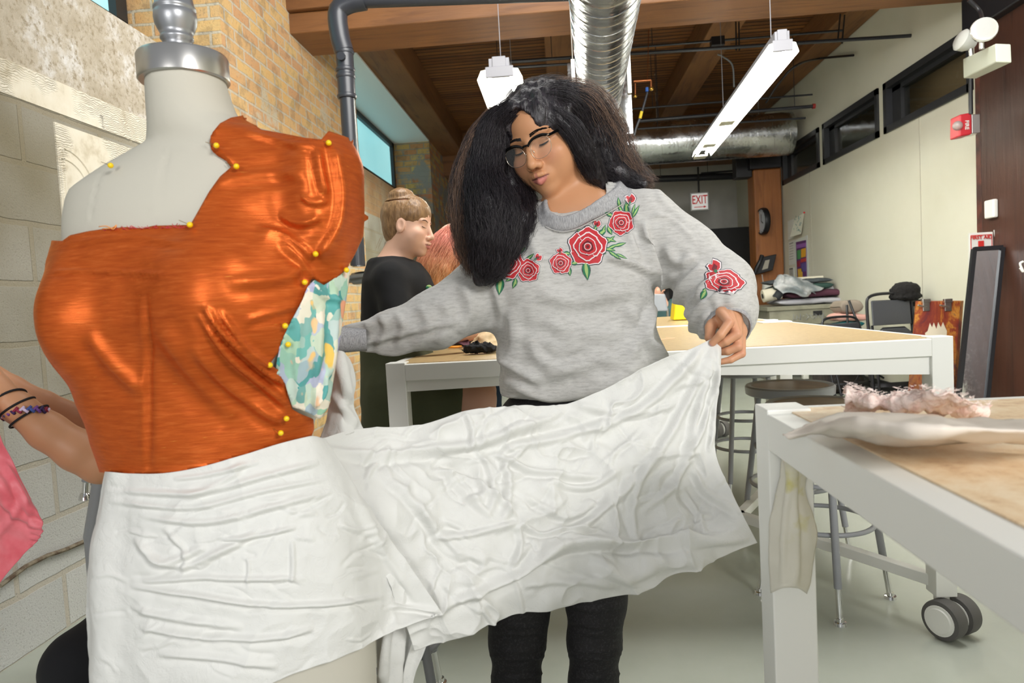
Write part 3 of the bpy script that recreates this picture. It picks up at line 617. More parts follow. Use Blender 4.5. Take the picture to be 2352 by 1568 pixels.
mid=((a[0]+c[0])/2,Ye-.006,(a[2]+c[2])/2)
t=text('EXIT','exit_letters',(mid[0],mid[1],mid[2]+.022),.19,m_red,root,sx=.62)
ar=MB().box((mid[0]-.09,Ye-.008,mid[2]-.092),(mid[0]+.07,Ye-.005,mid[2]-.081)).prism([(mid[0]+.06,Ye-.008,mid[2]-.068),(mid[0]+.105,Ye-.008,mid[2]-.086),(mid[0]+.06,Ye-.008,mid[2]-.104)],(0,.003,0)).build('arrow',m_red,root)
under(root,*ob,t,ar)
# wall clock (seen from the side), phone on the post, flex tube
c=atX(1756,508,XR-.44); cy=9.85
c=np.array(atY(1756,508,9.84)); ax=nrm((-1,-.10,0)); root=empty('wall_clock',tuple(c),'round black rimmed wall clock turned away beside the timber post','clock')
o1=MB().lathe([(.16,-.0),(.185,0),(.19,.03),(.18,.055),(.165,.058),(.165,.04)],c,ax,40,cap=False).lathe([(.001,-.01),(.185,-.01)],c,ax,40,cap=False).build('rim',m_black,root,smooth=40)
o2=MB().lathe([(.001,.04),(.165,.04)],c,ax,40,cap=False).build('face',mat('clock_face',(190,196,206),.3),root)
u=nrm(np.cross(ax,(0,0,1))); cc=c+ax*.046
mb=MB(); mb.bar(cc,cc+np.array([0,0,.10]),.008,.003,ax); mb.bar(cc,cc-u*.06-np.array([0,0,.03]),.01,.003,ax)
o3=mb.build('hands',m_black,root)
mb=MB()
for k in range(12):
    g=k*math.pi/6; p=cc+(u*math.cos(g)+np.array([0,0,1])*math.sin(g))*.145; mb.ball(p,.006,4)
o4=mb.build('hour_marks',m_black,root); under(root,o1,o2,o3,o4)
root=empty('wall_phone',tuple(atY(1760,600,9.8)),'black telephone mounted on the timber post','telephone')
p=atY(1758,608,9.75); q=np.array
o1=MB().prism([p+q((-.13,0,-.13)),p+q((.10,0,-.08)),p+q((.16,0,.14)),p+q((-.04,0,.11))],(0,.09,0)).build('body',m_black,root,bevel=.01)
o2=MB().tube([p+q((-.15,-.03,-.12)),p+q((-.14,-.05,-.05)),p+q((-.08,-.05,.06)),p+q((-.05,-.03,.13))],.028,10).build('handset',m_black,root,smooth=50)
o3=MB().prism([p+q((-.05,-.005,-.07)),p+q((.03,-.005,-.05)),p+q((.06,-.005,.07)),p+q((-.0,-.005,.06))],(0,.004,0)).build('keypad',mat('pale_keys',(170,165,150),.5),root)
o4=MB().tube(catmull([p+q((-.05,0,-.13)),p+q((-.03,0,-.3)),p+q((0.0,0,-.42)),p+q((.1,0,-.62))],20),.007,6).build('cord',mat('cord_grey',(190,185,180),.5),root,smooth=True); under(root,o1,o2,o3,o4)
c=atY(1762,662,9.3); MB().lathe([(.001,-.09),(.05,-.095),(.065,-.05),(.06,.08),(.055,.09),(.001,.09)],c,(0.05,0,1),20,cap=False).build('white_pot',mat('pot_white',(214,214,206),.4),smooth=40,label='rounded white vessel on the fabric pile beside the post',cat='vessel')
c=atY(1752,668,9.9); 
MB().box((XR-.02,9.65,1.62),(XR-.0,9.9,1.70)).build('light_switch',mat('switch',(180,176,150),.5),label='small pale switch plate near the black door',cat='switch') if False else None
# ------------------------------------------------------------ papers and poster on the right wall
def onwall(name,pts,m,lab,cat,off=.006,parent=None):
    P=[atX(x,y,XR-off) for x,y in pts]; return MB().prism(P,(.003,0,0)).build(name,m,parent,label=lab,cat=cat)
m_pap=mat('wall_paper_sheet',(226,228,222),.7); m_ink=mat('ink_grey',(150,152,150),.7)
o=onwall('paper_sheet',[(1809,508),(1822,503),(1823,545),(1810,552)],m_pap,'small pale sheet partly under the curling drawing on the cream wall','paper')
root=empty('pinned_drawing',tuple(atX(1830,520,XR)),'curling white drawing with teal flecks pinned to the cream wall','drawing')
P0_=[atX(1824,500,XR-.03),atX(1847,487,XR-.01),atX(1846,535,XR-.04),atX(1814,545,XR-.12)]
o1=MB().prism([atX(1826,502,XR-.03),atX(1847,488,XR-.01),atX(1839,537,XR-.05),atX(1814,545,XR-.08)],(.003,0,0)).build('sheet',mat('drawing_sheet',(234,234,218),.7),root); mb=MB(); rr=random.Random(3)
for k in range(34):
    x=rr.uniform(1824,1841);yv=rr.uniform(497,533); p=atX(x,yv,XR-.075-.0*k); mb.add([p,p+q((0,.02,.005)),p+q((0,.015,.025))],[(0,1,2)])
o2=mb.build('flecks',mat('teal_flecks',(70,140,140),.7),root); o3=MB().ball(atX(1847,488,XR-.02),.012,6).build('pin',m_red,root,smooth=True); under(root,o1,o2,o3)
for k,(pts,lab) in enumerate([([(1811,556),(1825,550),(1826,606),(1812,609)],'tall notice sheet left of the purple poster'),([(1811,616),(1824,613),(1825,640),(1812,640)],'notice with a black heading at the bottom left of the purple poster')]):
    root=empty('notice',tuple(atX(*pts[0],XR)),lab,'notice'); o1=onwall('sheet',pts,m_pap,None,None,.006,root); mb=MB()
    for j in range(7):
        t=.1+.11*j; a=np.array(pts[0])*(1-t)+np.array(pts[3])*t; b_=np.array(pts[1])*(1-t)+np.array(pts[2])*t
        mb.bar(atX(*(a*.85+b_*.15),XR-.008),atX(*(a*.25+b_*.75),XR-.008),.002,.006 if j else .015)
    o2=mb.build('print_lines',m_ink if k==0 else m_black,root); under(root,o1,o2)
root=empty('poster',tuple(atX(1840,560,XR)),'purple poster with yellow, green and red panels in a pale sleeve on the cream wall','poster')
o1=onwall('sleeve',[(1824,553),(1854,540),(1858,640),(1829,640)],mat('clear_sleeve',(216,224,220),.3),None,None,.006,root)
ob=[o1]
for nm,pts,c_ in [('purple_ground',[(1828,556),(1851,551),(1853,638),(1831,640)],(92,44,110)),('heading_band',[(1829,562),(1851,557),(1851,566),(1829,571)],(150,100,180)),('green_panel',[(1830,575),(1838,573),(1838,594),(1831,596)],(70,150,90)),
    ('yellow_panel',[(1840,572),(1850,569),(1850,589),(1840,592)],(228,170,40)),('red_panel',[(1839,595),(1851,592),(1851,600),(1839,603)],(190,60,50)),('blue_panel',[(1840,606),(1850,603),(1851,622),(1841,624)],(90,80,150)),('yellow_panel',[(1832,618),(1842,616),(1843,636),(1833,637)],(222,176,60)),('red_panel',[(1830,600),(1837,598),(1837,612),(1831,613)],(140,40,60))]:
    ob.append(onwall(nm,pts,mat(nm,c_,.5),None,None,.009 if nm=='purple_ground' else .012,root))
under(root,*ob)
# ------------------------------------------------------------ desk with the fabric pile (right, far)
m_desk=mat('beige_metal_desk',(150,148,130),.5,var=(5,(128,126,110),.4,.6)); X0,X1,Y0,Y1,hz=2.28,3.12,8.0,9.3,0
a=atY(1768,705,8.0); b_=atY(1940,712,8.0); hz=float(a[2]); X0,X1=float(a[0]),min(float(b_[0]),XR-.04); print('desk',X0,X1,hz)
root=empty('metal_desk',((X0+X1)/2,8.5,0),'worn beige metal desk against the cream wall loaded with folded fabric','desk')
ob=[MB().box((X0-.03,8.0,hz-.05),(X1+.03,9.2,hz)).build('desk_top',m_desk,root,bevel=.008),MB().box((X0,8.02,hz-.22),(X1,8.05,hz-.05)).build('front_panel',m_desk,root)]
for x in (X0,X1-.16): ob.append(MB().box((x,8.05,0),(x+.16,9.1,hz-.05)).build('side_cabinet',m_desk,root))
ob.append(MB().box(((X0+X1)/2-.02,8.04,.02),((X0+X1)/2+.04,8.1,hz-.2)).build('leg',m_white,root))
mb=MB(); rr=random.Random(8); x=X0+.28
while x<X1-.12:
    z=hz-.135; mb.tube([(x+rr.uniform(-.02,.02),8.013,z+rr.uniform(-.04,.04)) for _ in range(4)],.004,5); x+=.035
ob.append(mb.build('scrawled_writing',m_ink,root)); mb=MB().box(((X0+X1)/2+.10,8.01,hz-.12),((X0+X1)/2+.2,8.02,hz-.07)); ob.append(mb.build('label_holder',m_black,root)); under(root,*ob)
# folded fabrics
def slab(name,x0,x1,z0,z1,y0,y1,m,lab,seed,tilt=0.,rough=.012):
    nx,nz=26,12; V=[];n=28
    # rounded lump: superellipse cross-section along x
    for i in range(nx+1):
        t=i/nx; x=x0+(x1-x0)*t; e=(1-abs(2*t-1)**6)**.5 if 0<i<nx else .0; e=max(e,.05)
        for k in range(n):
            a=2*math.pi*k/n; c_,s_=math.cos(a),math.sin(a); yy=(y0+y1)/2+(y1-y0)/2*np.sign(c_)*abs(c_)**.5; zz=(z0+z1)/2+(z1-z0)/2*e*np.sign(s_)*abs(s_)**.6+tilt*(t-.5)
            V.append((x,yy,zz))
    V=np.array(V); V+=rough*np.stack([vnoise(V,7,seed+j,3) for j in range(3)],1)*q((.6,.6,.8)); V[:,2]=np.maximum(V[:,2],z0-.001)
    Fc=[(i*n+k,i*n+(k+1)%n,(i+1)*n+(k+1)%n,(i+1)*n+k) for i in range(nx) for k in range(n)]
    return mobj(name,V,Fc,m,smooth=True,label=lab,cat='fabric',group='fabrics piled on the far desk')
fx=lambda px,py: atY(px,py,8.25)
fc=[('folded_fabric',(1775,700),(1925,690),.075,(176,176,184),'grey striped folded cloth lowest in the pile on the desk'),
    ('fabric_bolt',(1795,686),(1938,672),.085,(84,44,62),'plum coloured bolt in the desk pile, second from the bottom'),
    ('folded_fabric',(1770,672),(1905,660),.075,(44,72,66),'dark green folded cloth in the middle of the desk pile'),
    ('folded_fabric',(1760,660),(1905,655),.06,(66,72,76),'slate grey folded cloth under the white ones in the desk pile')]
zc=hz+.002
for k,(nm,p1,p2,th,cl,lb) in enumerate(fc):
    A=fx(*p1);B_=fx(*p2); slab(nm,A[0],B_[0],zc,zc+th,8.06+.02*k,8.5,mat('cloth_%d'%k if False else 'desk_cloth_'+nm+str(k),cl,.85),lb,k*5,.0); zc+=th+.004
def bolt(px1,py1,px2,py2,r,m,me_,lab,Y=8.2):
    a=atY(px1,py1,Y);b_=atY(px2,py2,Y); d=nrm(b_-a); root=empty('fabric_roll',tuple(a),lab,'fabric roll')
    o=MB().lathe([(r,0),(r,np.linalg.norm(b_-a))],a,d,20).build('roll',m,root,smooth=40); o2=MB().lathe([(r*.4,-.006),(r*.4,.003)],a,d,16).build('core',me_,root,smooth=40); under(root,o,o2)
m_w=mat('offwhite_cloth',(222,216,196),.8); m_gy=mat('grey_cloth',(190,192,194),.8,var=(4,(120,128,132),.45,.6)); m_dkc=mat('dark_cloth',(40,44,48),.85)
bolt(1752,680,1792,672,.075,m_w,m_black,'thick off-white roll end sticking out at the left of the desk pile')
bolt(1800,651,1898,645,.03,m_w,m_black,'long cream roll across the top of the desk pile')
bolt(1815,642,1890,637,.022,m_w,m_dkc,'thin cream roll highest on the desk pile',8.3)
bolt(1782,684,1800,660,.045,m_dkc,m_w,'dark green spiral roll at the left of the plum bolt',8.1)
bolt(1893,668,1912,664,.05,m_gy,mat('teal_band',(30,140,160),.5),'grey roll with a teal band at the right of the desk pile')
Gg=[[(1778,655,8.1),(1800,632,8.3),(1830,640,8.2),(1895,652,8.2)],[(1782,662,8.05),(1810,650,8.05),(1850,655,8.0),(1890,664,8.05)],[(1800,668,8.0),(1818,672,7.98),(1850,682,7.96),(1870,672,8.0)]]
cloth('draped_cloth',Gg,40,24,m_gy,[([(1785,655),(1830,665),(1860,680)],.03,5)],.03,6,4,label='crumpled grey and white cloth draped over the front of the desk pile',cat='fabric')
Gg=[[(1778,652,8.15),(1785,632,8.2),(1800,630,8.2),(1808,640,8.2)],[(1780,660,8.1),(1788,650,8.05),(1798,648,8.05),(1806,650,8.1)],[(1784,662,8.1),(1790,662,8.1),(1798,660,8.1),(1804,656,8.1)]]
cloth('draped_cloth',Gg,24,16,m_gy,[],.03,9,6,label='bunched silvery cloth at the top left of the desk pile',cat='fabric')
c=fx(1938,702); MB().lathe([(.05,0),(.05,.35)],c,(-.3,1,0),16).build('cardboard_tube',m_black,label='dark open tube end at the right edge of the desk',cat='tube')
# clothes beside chair
A=atY(1925,750,6.9);B_=atY(1990,755,6.9)
zf=float(A[2])
root=empty('side_stool',(float((A[0]+B_[0])/2),7.1,0),'dark backpack and box stack standing below the folded scarves by the cream wall','backpack')
o1=MB().box((A[0]-.1,6.95,0),(A[0]+.28,7.4,.42)).build('pack_body',mat('backpack_dark',(58,50,48),.8,var=(20,(40,36,36),.4,.6)),root,bevel=.06); o2=MB().box((A[0]-.06,6.90,.05),(A[0]+.22,6.96,.26)).build('front_pocket',bpy.data.materials['backpack_dark'],root,bevel=.02); o3=MB().tube([(A[0]-.08,6.94,.28),(A[0]+.26,6.94,.28)],.008,6).build('zip',m_black,root)
o4=MB().box((A[0]-.05,7.0,.42),(B_[0]-.02,7.35,zf-.02)).build('upper_box',mat('dark_box',(70,66,60),.8),root,bevel=.01); root.name='backpack'; under(root,o1,o2,o3,o4)
def lump(name,pA,pB,th,Y,m,lab,seed,z0=None):
    A=atY(*pA,Y);B_=atY(*pB,Y); z=A[2] if z0 is None else z0; o=slab(name,A[0],B_[0],z,z+th,Y-.02,Y+.26,m,lab,seed,0,.015); del o['group']; return o
lump('folded_scarf',(1932,750),(1985,750),.05,6.95,mat('teal_scarf',(20,100,106),.85),'teal folded cloth lowest beside the folding chairs',3,zf-.01)
lump('folded_scarf',(1922,745),(1995,745),.075,6.93,mat('pink_scarf',(216,166,156),.85),'dusty pink folded scarf under the taupe one beside the chairs',8,zf+.042)
lump('folded_scarf',(1932,735),(1982,735),.13,6.95,mat('taupe_cloth',(142,130,118),.85),'taupe folded cloth topmost on the small pile beside the chairs',11,zf+.12)
# ------------------------------------------------------------ folding chairs leaning together
m_ch=mat('chair_black',(36,36,40),.35,.2); m_chg=mat('chair_panel',(78,80,86),.4,.3)
def fchair(base,lab,yaw,back=True,lean=.18,h=.98):
    root=empty('folding_chair',tuple(base),lab,'folding chair','folded black chairs against the cream wall'); ob=[]
    ca,sa=math.cos(yaw),math.sin(yaw); w=.20
    def L(x,z,o=0): # x across, z along the leaning height, o offset outward
        Yo=z*math.sin(lean)*1.0; zz=z*math.cos(lean); d=o-Yo
        return (base[0]+x*ca+d*sa, base[1]+x*sa-d*ca, zz+.012)
    ob.append(MB().tube(catmull([L(-w,.0),L(-w,.5),L(-w,h-.12),L(-w*.82,h-.02),L(0,h),L(w*.82,h-.02),L(w,h-.12),L(w,.5),L(w,0)],50),.012,8).build('front_frame',m_ch,root,smooth=True))
    ob.append(MB().tube(catmull([L(-w*.86,0,.05),L(-w*.88,.35,.04),L(-w*.9,.70,.02)],8),.011,8).tube(catmull([L(w*.86,0,.05),L(w*.88,.35,.04),L(w*.9,.70,.02)],8),.011,8).tube([L(-w*.86,.1,.05),L(w*.86,.1,.05)],.008,8).tube([L(-w,.18),L(w,.18)],.008,8).build('rear_frame',m_ch,root,smooth=True))
    mb=MB(); P=[L(-w+.03,h-.27,.012),L(w-.03,h-.27,.012),L(w-.03,h-.06,.012),L(-w+.03,h-.06,.012)]; n_=np.array(L(0,0,.014))-np.array(L(0,0,0)); ob.append(mb.prism(P,n_).build('back_panel',m_chg,root,bevel=.006))
    P=[L(-w+.035,.34,.035),L(w-.035,.34,.035),L(w-.03,.62,.035),L(w-.10,.68,.035),L(-w+.10,.68,.035),L(-w+.03,.62,.035)]; ob.append(MB().prism(P,n_).build('seat',m_chg,root,bevel=.006)); under(root,*ob); return root
cb=[]
for k,lab in enumerate(['foremost folded black metal chair of the stack under the hat','second folded black chair in the stack, just behind the foremost','third folded black chair from the front of the stack','rearmost folded black chair, nearest the cream wall']):
    fchair((2.84+.028*k,6.02+.062*k,0),lab,.12,lean=.10)
fchair((2.62,6.32,0),'folded black chair leaning left of the stack with a slanted dark seat',.30,lean=.24,h=.80)
# splayed legs of another chair
root=empty('easel_legs',(2.4,6.9,0),'thin black crossed stand legs left of the folding chairs','stand'); ob=[]
for (x0,y0_,x1,y1_,Y) in ((1895,915,1950,815,6.6),(1945,912,1998,815,6.6),(1925,815,2030,900,6.8),(1950,820,2030,868,6.8)):
    ob.append(MB().tube([atY(x0,y0_,Y),atY(x1,y1_,Y)],.010,8).build('leg',m_ch,root,smooth=True))
ob.append(MB().tube([atY(1950,815,6.6),atY(1945,700,6.6)],.012,8).tube([atY(1998,815,6.6),atY(1950,690,6.6)],.012,8).build('upright',m_ch,root,smooth=True)); root.name='folding_stand'; under(root,*ob)
# hat
root=empty('fur_hat',tuple(atY(2080,690,6.15)),'fuzzy black round hat resting on top of the folded chairs','hat'); c=atY(2079,671,6.15)
V,Q=nets(lambda P: smin(ell(P,c+q((0,0,.012)),(.118,.11,.078)),ell(P,c+q((0,0,-.04)),(.124,.12,.035)),.03)+.008*vnoise(P,55,3,2),c-.2,c+.2,.007)
o1=mobj('crown',V,Q,mat('black_fur',(20,18,18),.95),root,True)
under(root,o1)
o=slab('dark_jacket',atY(2050,700,6.3)[0],atY(2116,700,6.3)[0],atY(2080,708,6.3)[2],atY(2080,708,6.3)[2]+.07,6.2,6.45,mat('black_cloth',(28,28,32),.85),'dark cloth folded between the hat and the chair backs',9,0,.02); del o['group']
# ------------------------------------------------------------ paint boards and mirror
def board(pts,Y,th,m,name,lab,cat,lean=.12):
    """pts px of front face corners: tl,tr,br,bl; bottom at floor"""
    bl=atZ(*pts[3],0.0);br=atZ(*pts[2],0.0); hgt=None
    yb=(bl[1]+br[1])/2
    tl=atY(*pts[0],bl[1]+lean);tr=atY(*pts[1],br[1]+lean); return [tl,tr,br,bl]
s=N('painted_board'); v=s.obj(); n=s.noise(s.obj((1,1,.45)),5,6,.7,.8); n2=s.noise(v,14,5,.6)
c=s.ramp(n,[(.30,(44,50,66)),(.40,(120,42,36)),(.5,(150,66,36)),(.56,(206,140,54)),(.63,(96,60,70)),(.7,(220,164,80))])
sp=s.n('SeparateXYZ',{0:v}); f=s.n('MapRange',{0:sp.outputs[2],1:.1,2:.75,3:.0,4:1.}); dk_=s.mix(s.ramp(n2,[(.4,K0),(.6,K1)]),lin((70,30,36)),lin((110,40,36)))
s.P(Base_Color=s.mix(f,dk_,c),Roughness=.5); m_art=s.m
root=empty('drawing_board',tuple(atZ(2140,930,0)),'paint-spattered drawing board with a cream blot and two clips leaning on the wall','drawing board')
P=[atY(2104,692,5.44),atY(2206,691,5.44),atY(2184,968,5.22),atY(2080,972,5.22)]; P[2][2]=P[3][2]=.001; d=q((.04,.03,0)); print('board',P)
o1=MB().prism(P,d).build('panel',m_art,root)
nn=nrm(np.cross(np.array(P[1])-P[0],np.array(P[3])-P[0])); nn=nn*np.sign(-(nn[1]))
def onb(px,py,off=.004):
    r=ray(px,py); t=((np.array(P[0])-CAM)@nn)/(r@nn); return CAM+r*t+nn*off
rr=random.Random(5); pts=[]
for x,y in [(2135,742),(2140,752),(2144,741),(2150,756),(2154,740),(2160,752),(2165,740),(2171,754),(2174,760),(2172,790),(2168,820),(2170,845),(2160,838),(2155,850),(2150,830),(2140,840),(2136,815),(2128,790),(2124,765),(2130,760)]: pts.append(onb(x,y))
o2=MB().prism(pts,nn*.002).build('cream_blot',mat('cream_blot',(226,214,190),.6),root)
ob=[o1,o2]
for x in (2125,2175):
    p=onb(x,700,.01); ob.append(MB().bar(p+q((-.03,0,.03)),p+q((.03,0,.03)),.03,.03).bar(p+q((0,0,.03)),p+q((0,-.0,-.05)),.05,.02).tube([p+q((-.07,-.02,.0)),p+q((.0,-.02,-.02))],.008,6).build('bulldog_clip',m_steel,root,bevel=.004))
under(root,*ob)
P2=[p+q((.03,.07,-.0)) for p in P]; MB().prism(P2,d*.6).build('drawing_board',mat('orange_board',(176,104,46),.6,var=(8,(130,70,36),.4,.6)),label='plain orange brown board edge showing behind the spattered board',cat='drawing board')
root=empty('leaning_mirror',tuple(atZ(2230,925,0)),'tall narrow mirror in a black frame leaning against the dark column','mirror')
M4=[atY(2237,572,5.05),atY(2302,568,5.05),atY(2262,960,4.86),atY(2196,960,4.86)]
M4=[np.array(p) for p in M4]; nn2=nrm(np.cross(M4[1]-M4[0],M4[3]-M4[0])); nn2*=np.sign(-nn2[1]); 
fr=MB()
for i in range(4): 
    a_=M4[i];b2=M4[(i+1)%4]; fr.bar(a_,b2,.035,.03,nn2)
# extend the mirror to the floor
dn=nrm(M4[3]-M4[0]); t=-(M4[3][2]-.02)/dn[2]; M4[2]=M4[2]+nrm(M4[2]-M4[1])*t; M4[3]=M4[3]+dn*t; fr=MB()
for i in range(4): fr.bar(M4[i],M4[(i+1)%4],.027,.03,nn2)
o1=fr.build('frame',m_black,root); s=N('mirror_glass'); n=s.noise(s.obj(),30,5,.7); s.P(Base_Color=(.75,.78,.8,1),Metallic=1.,Roughness=s.ramp(n,[(.4,(.03,)*3+(1,)),(.7,(.25,)*3+(1,))])); 
o2=MB().prism([M4[0],M4[1],M4[2],M4[3]],-nn2*.006).build('glass',s.m,root); under(root,o1,o2)
# first aid case and paper on the column, fire alarm, emergency light, small detector
XC=3.10
def ony(px,py,Y): return np.array(atY(px,py,Y))
root=empty('first_aid_case',tuple(ony(2265,560,5.15)),'white first aid case with a red cross hanging behind the mirror','first aid case'); 
a_=ony(2226,535,5.18);b2=ony(2282,532,5.18);c2_=ony(2282,612,5.18);d2=ony(2227,612,5.18); o1=MB().prism([a_,b2,c2_,d2],(.02,.05,0)).build('case',m_pap,root,bevel=.004)
cx_=ony(2254,572,5.17); o2=MB().box((cx_[0]-.018,5.168,cx_[2]-.06),(cx_[0]+.018,5.176,cx_[2]+.06)).box((cx_[0]-.055,5.168,cx_[2]-.045),(cx_[0]+.055,5.176,cx_[2]-.012)).build('red_cross',mat('cross_red',(205,45,40),.5),root)
o3=MB()
for (x0_,y0_,x1_,y1_) in ((2230,541,2278,538),(2230,541,2231,600),(2278,538,2279,600)): o3.bar(ony(x0_,y0_,5.174),ony(x1_,y1_,5.174),.003,.004)
o3=o3.build('red_outline',bpy.data.materials['cross_red'],root); t=text('FIRST AID','caption',ony(2254,545,5.172),.035,bpy.data.materials['cross_red'],root); under(root,o1,o2,o3,t)
P_=[ony(2282,528,5.16),ony(2304,526,5.16),ony(2309,624,5.16),ony(2296,624,5.16)]; MB().prism(P_,(.01,.02,0)).build('paper_sheet',m_pap,label='white sheet hung from two tabs behind the first aid case',cat='paper')
P_=atX(2272,480,3.10); MB().box((3.095,P_[1]-.055,P_[2]-.065),(3.13,P_[1]+.055,P_[2]+.065)).build('motion_detector',m_white,bevel=.01,label='small white detector box on the dark column',cat='detector')
root=empty('fire_alarm',tuple(ony(2225,287,5.1)),'red fire alarm with a clear strobe on the dark column','fire alarm'); p=ony(2222,287,5.0)
o1=MB().prism([p+q((-.055,0,-.075)),p+q((.03,0,-.065)),p+q((.03,0,.085)),p+q((-.05,0,.075))],(0,.12,0)).build('red_housing',mat('alarm_red',(196,44,54),.4),root,bevel=.01); o2=MB().box((p[0]+.03,5.0,p[2]-.06),(p[0]+.085,5.1,p[2]+.07)).build('back_box',m_steel,root,bevel=.003)
o3=MB().ball(p+q((-.065,0,0)),.032,10).build('strobe',mat('clear_plastic',(220,220,215),.1,Transmission_Weight=.6),root,smooth=True); t=text('FIRE','fire_letters',p+q((-.005,-.003,.0)),.035,m_white,root,rot=(math.pi/2,math.pi/2,0)); under(root,o1,o2,o3,t)
root=empty('emergency_light',tuple(ony(2255,130,4.3)),'white emergency light box with two round lamp heads high on the dark column','emergency light'); Y=4.0
A_=[ony(2212,135,Y+.75),ony(2286,100,Y),ony(2288,143,Y),ony(2213,180,Y+.75)]; o1=MB().prism(A_,(.10,.03,0)).build('battery_box',mat('box_cream',(214,220,204),.45),root,bevel=.006)
p=ony(2262,66,Y+.1); o2=MB().lathe([(.001,.0),(.055,.004),(.066,.0),(.070,-.01),(.055,-.05),(.02,-.07)],p,(-.25,-1,.12),24,cap=False).build('lamp_head',mat('lens_glass',(226,226,220),.12,.5),root,smooth=40)
p2=ony(2217,95,Y+.6); o3=MB().lathe([(.001,.05),(.05,.045),(.066,.03),(.060,-.01),(.03,-.06),(.001,-.065)],p2,(-1,-.1,.4),24,cap=False).build('lamp_head',mat('lamp_shell',(190,192,186),.35),root,smooth=40)
o4=MB().tube([p+q((.0,.03,-.05)),p+q((0.0,.03,-.10))],.014,8).tube([p2+q((.03,0,-.04)),p2+q((.04,0,-.14))],.014,8).build('swivel',m_steel,root,smooth=50)
o5=MB().tube(catmull([ony(2225,0,Y+.3),ony(2250,25,Y+.3),ony(2258,50,Y+.2)],10),.012,8).tube([ony(2229,180,5.0),ony(2230,262,5.0)],.014,8).build('conduit',m_black,root,smooth=50); under(root,o1,o2,o3,o4,o5)
o=MB().tube(catmull([ony(2350,600,4.0),ony(2343,606,4.0),ony(2350,624,4.0),ony(2343,615,4.0)],20),.006,6).build('white_cable_tie',m_white,smooth=True,label='white cable loop on the dark column at the right image edge',cat='cable')
# ------------------------------------------------------------ dress form
YF=.97
def zx(L): 
    A=np.array([atY(x,y,YF) for x,y in L]); i=np.argsort(A[:,2]); return A[i,2],A[i,0]
FL=zx([(330,188),(333,250),(337,300),(334,335),(318,345),(290,358),(240,385),(195,415),(160,438),(146,470),(140,520),(141,560),(128,600),(118,650),(112,700),(120,760),(146,820),(176,880),(208,950),(234,1020),(254,1080),(258,1100),(240,1150),(222,1220),(212,1300),(208,1400),(210,1500),(212,1700),(213,1900)])
FR=zx([(520,178),(530,215),(543,250),(560,280),(600,297),(680,314),(735,328),(762,345),(772,380),(768,450),(768,520),(780,590),(790,650),(778,720),(765,800),(752,860),(735,930),(716,1000),(728,1040),(760,1090),(795,1160),(828,1260),(850,1370),(862,1470),(866,1600),(862,1800)])
bz=np.array([.2,.62,.75,.905,1.0,1.10,1.18,1.26,1.31,1.34,1.40,1.47]); bb=np.array([.13,.135,.125,.092,.105,.12,.112,.095,.075,.062,.058,.058])
def silfit(SLr,SRr,Y,bzz,bbb,z0,z1,n=90):
    zs=np.linspace(z0,z1,n); xl=np.interp(zs,*SLr);xr=np.interp(zs,*SRr); b=np.interp(zs,bzz,bbb); dl=proj(np.stack([xl,zs*0+Y,zs],1))[:,0]; dr=proj(np.stack([xr,zs*0+Y,zs],1))[:,0]
    t=np.linspace(0,2*np.pi,120)
    for _ in range(8):
        a=(xr-xl)/2;c=(xl+xr)/2; E=np.stack([c[:,None]+a[:,None]*np.cos(t),Y+b[:,None]*np.sin(t),np.repeat(zs[:,None],120,1)],-1); px=proj(E.reshape(-1,3))[:,0].reshape(n,120)
        xl+=(dl-px.min(1))/ppm(Y)*.9; xr+=(dr-px.max(1))/ppm(Y)*.9
        mid=(xl+xr)/2; w_=np.maximum(xr-xl,.03); xl=mid-w_/2; xr=mid+w_/2
    return (zs,xl),(zs,xr)
FL,FR=silfit(FL,FR,YF,bz,bb,.2,1.5)
def f_form(P,off=0.):
    z=P[:,2]; zc=np.clip(z,.2,1.6); xl=np.interp(zc,*FL); xr=np.interp(zc,*FR); b=np.interp(zc,bz,bb); a=(xr-xl)/2; c=(xl+xr)/2
    q=np.sqrt(((P[:,0]-c)/a)**2+((P[:,1]-YF)/b)**2); d=(q-1)*np.minimum(a,b)
    # bust
    for (px,py,Y,r) in ((206,742,.915,(.046,.065,.068)),(515,690,.895,(.082,.078,.095))):
        d=smin(d,ell(P,atY(px,py,Y),r),.035 if px<300 else .045)
    d=np.maximum(d,P[:,2]-ZTOP-.055*(P[:,0]-XTOP)); return np.maximum(d,.30-z)-off
pT=atY(423,184,YF); ZTOP=float(pT[2]); XTOP=float(pT[0])
def f_sleeve(P):
    c=atY(752,455,YF); d=ell(P,c,(.046,.085,.118)); c2=atY(700,330,YF-.0); return d
def f_bod(P): return smin(f_form(P,.0062),f_sleeve(P),.03)
def raysdf(f,px,py,y0=.6,y1=1.3,n=500):
    r=ray(px,py); t=np.linspace(y0,y1,n)/r[1]; P=CAM+r*t[:,None]; d=f(P); k=np.argmax(d<0); return P[k] if (d<0).any() else CAM+r*(YF/r[1])
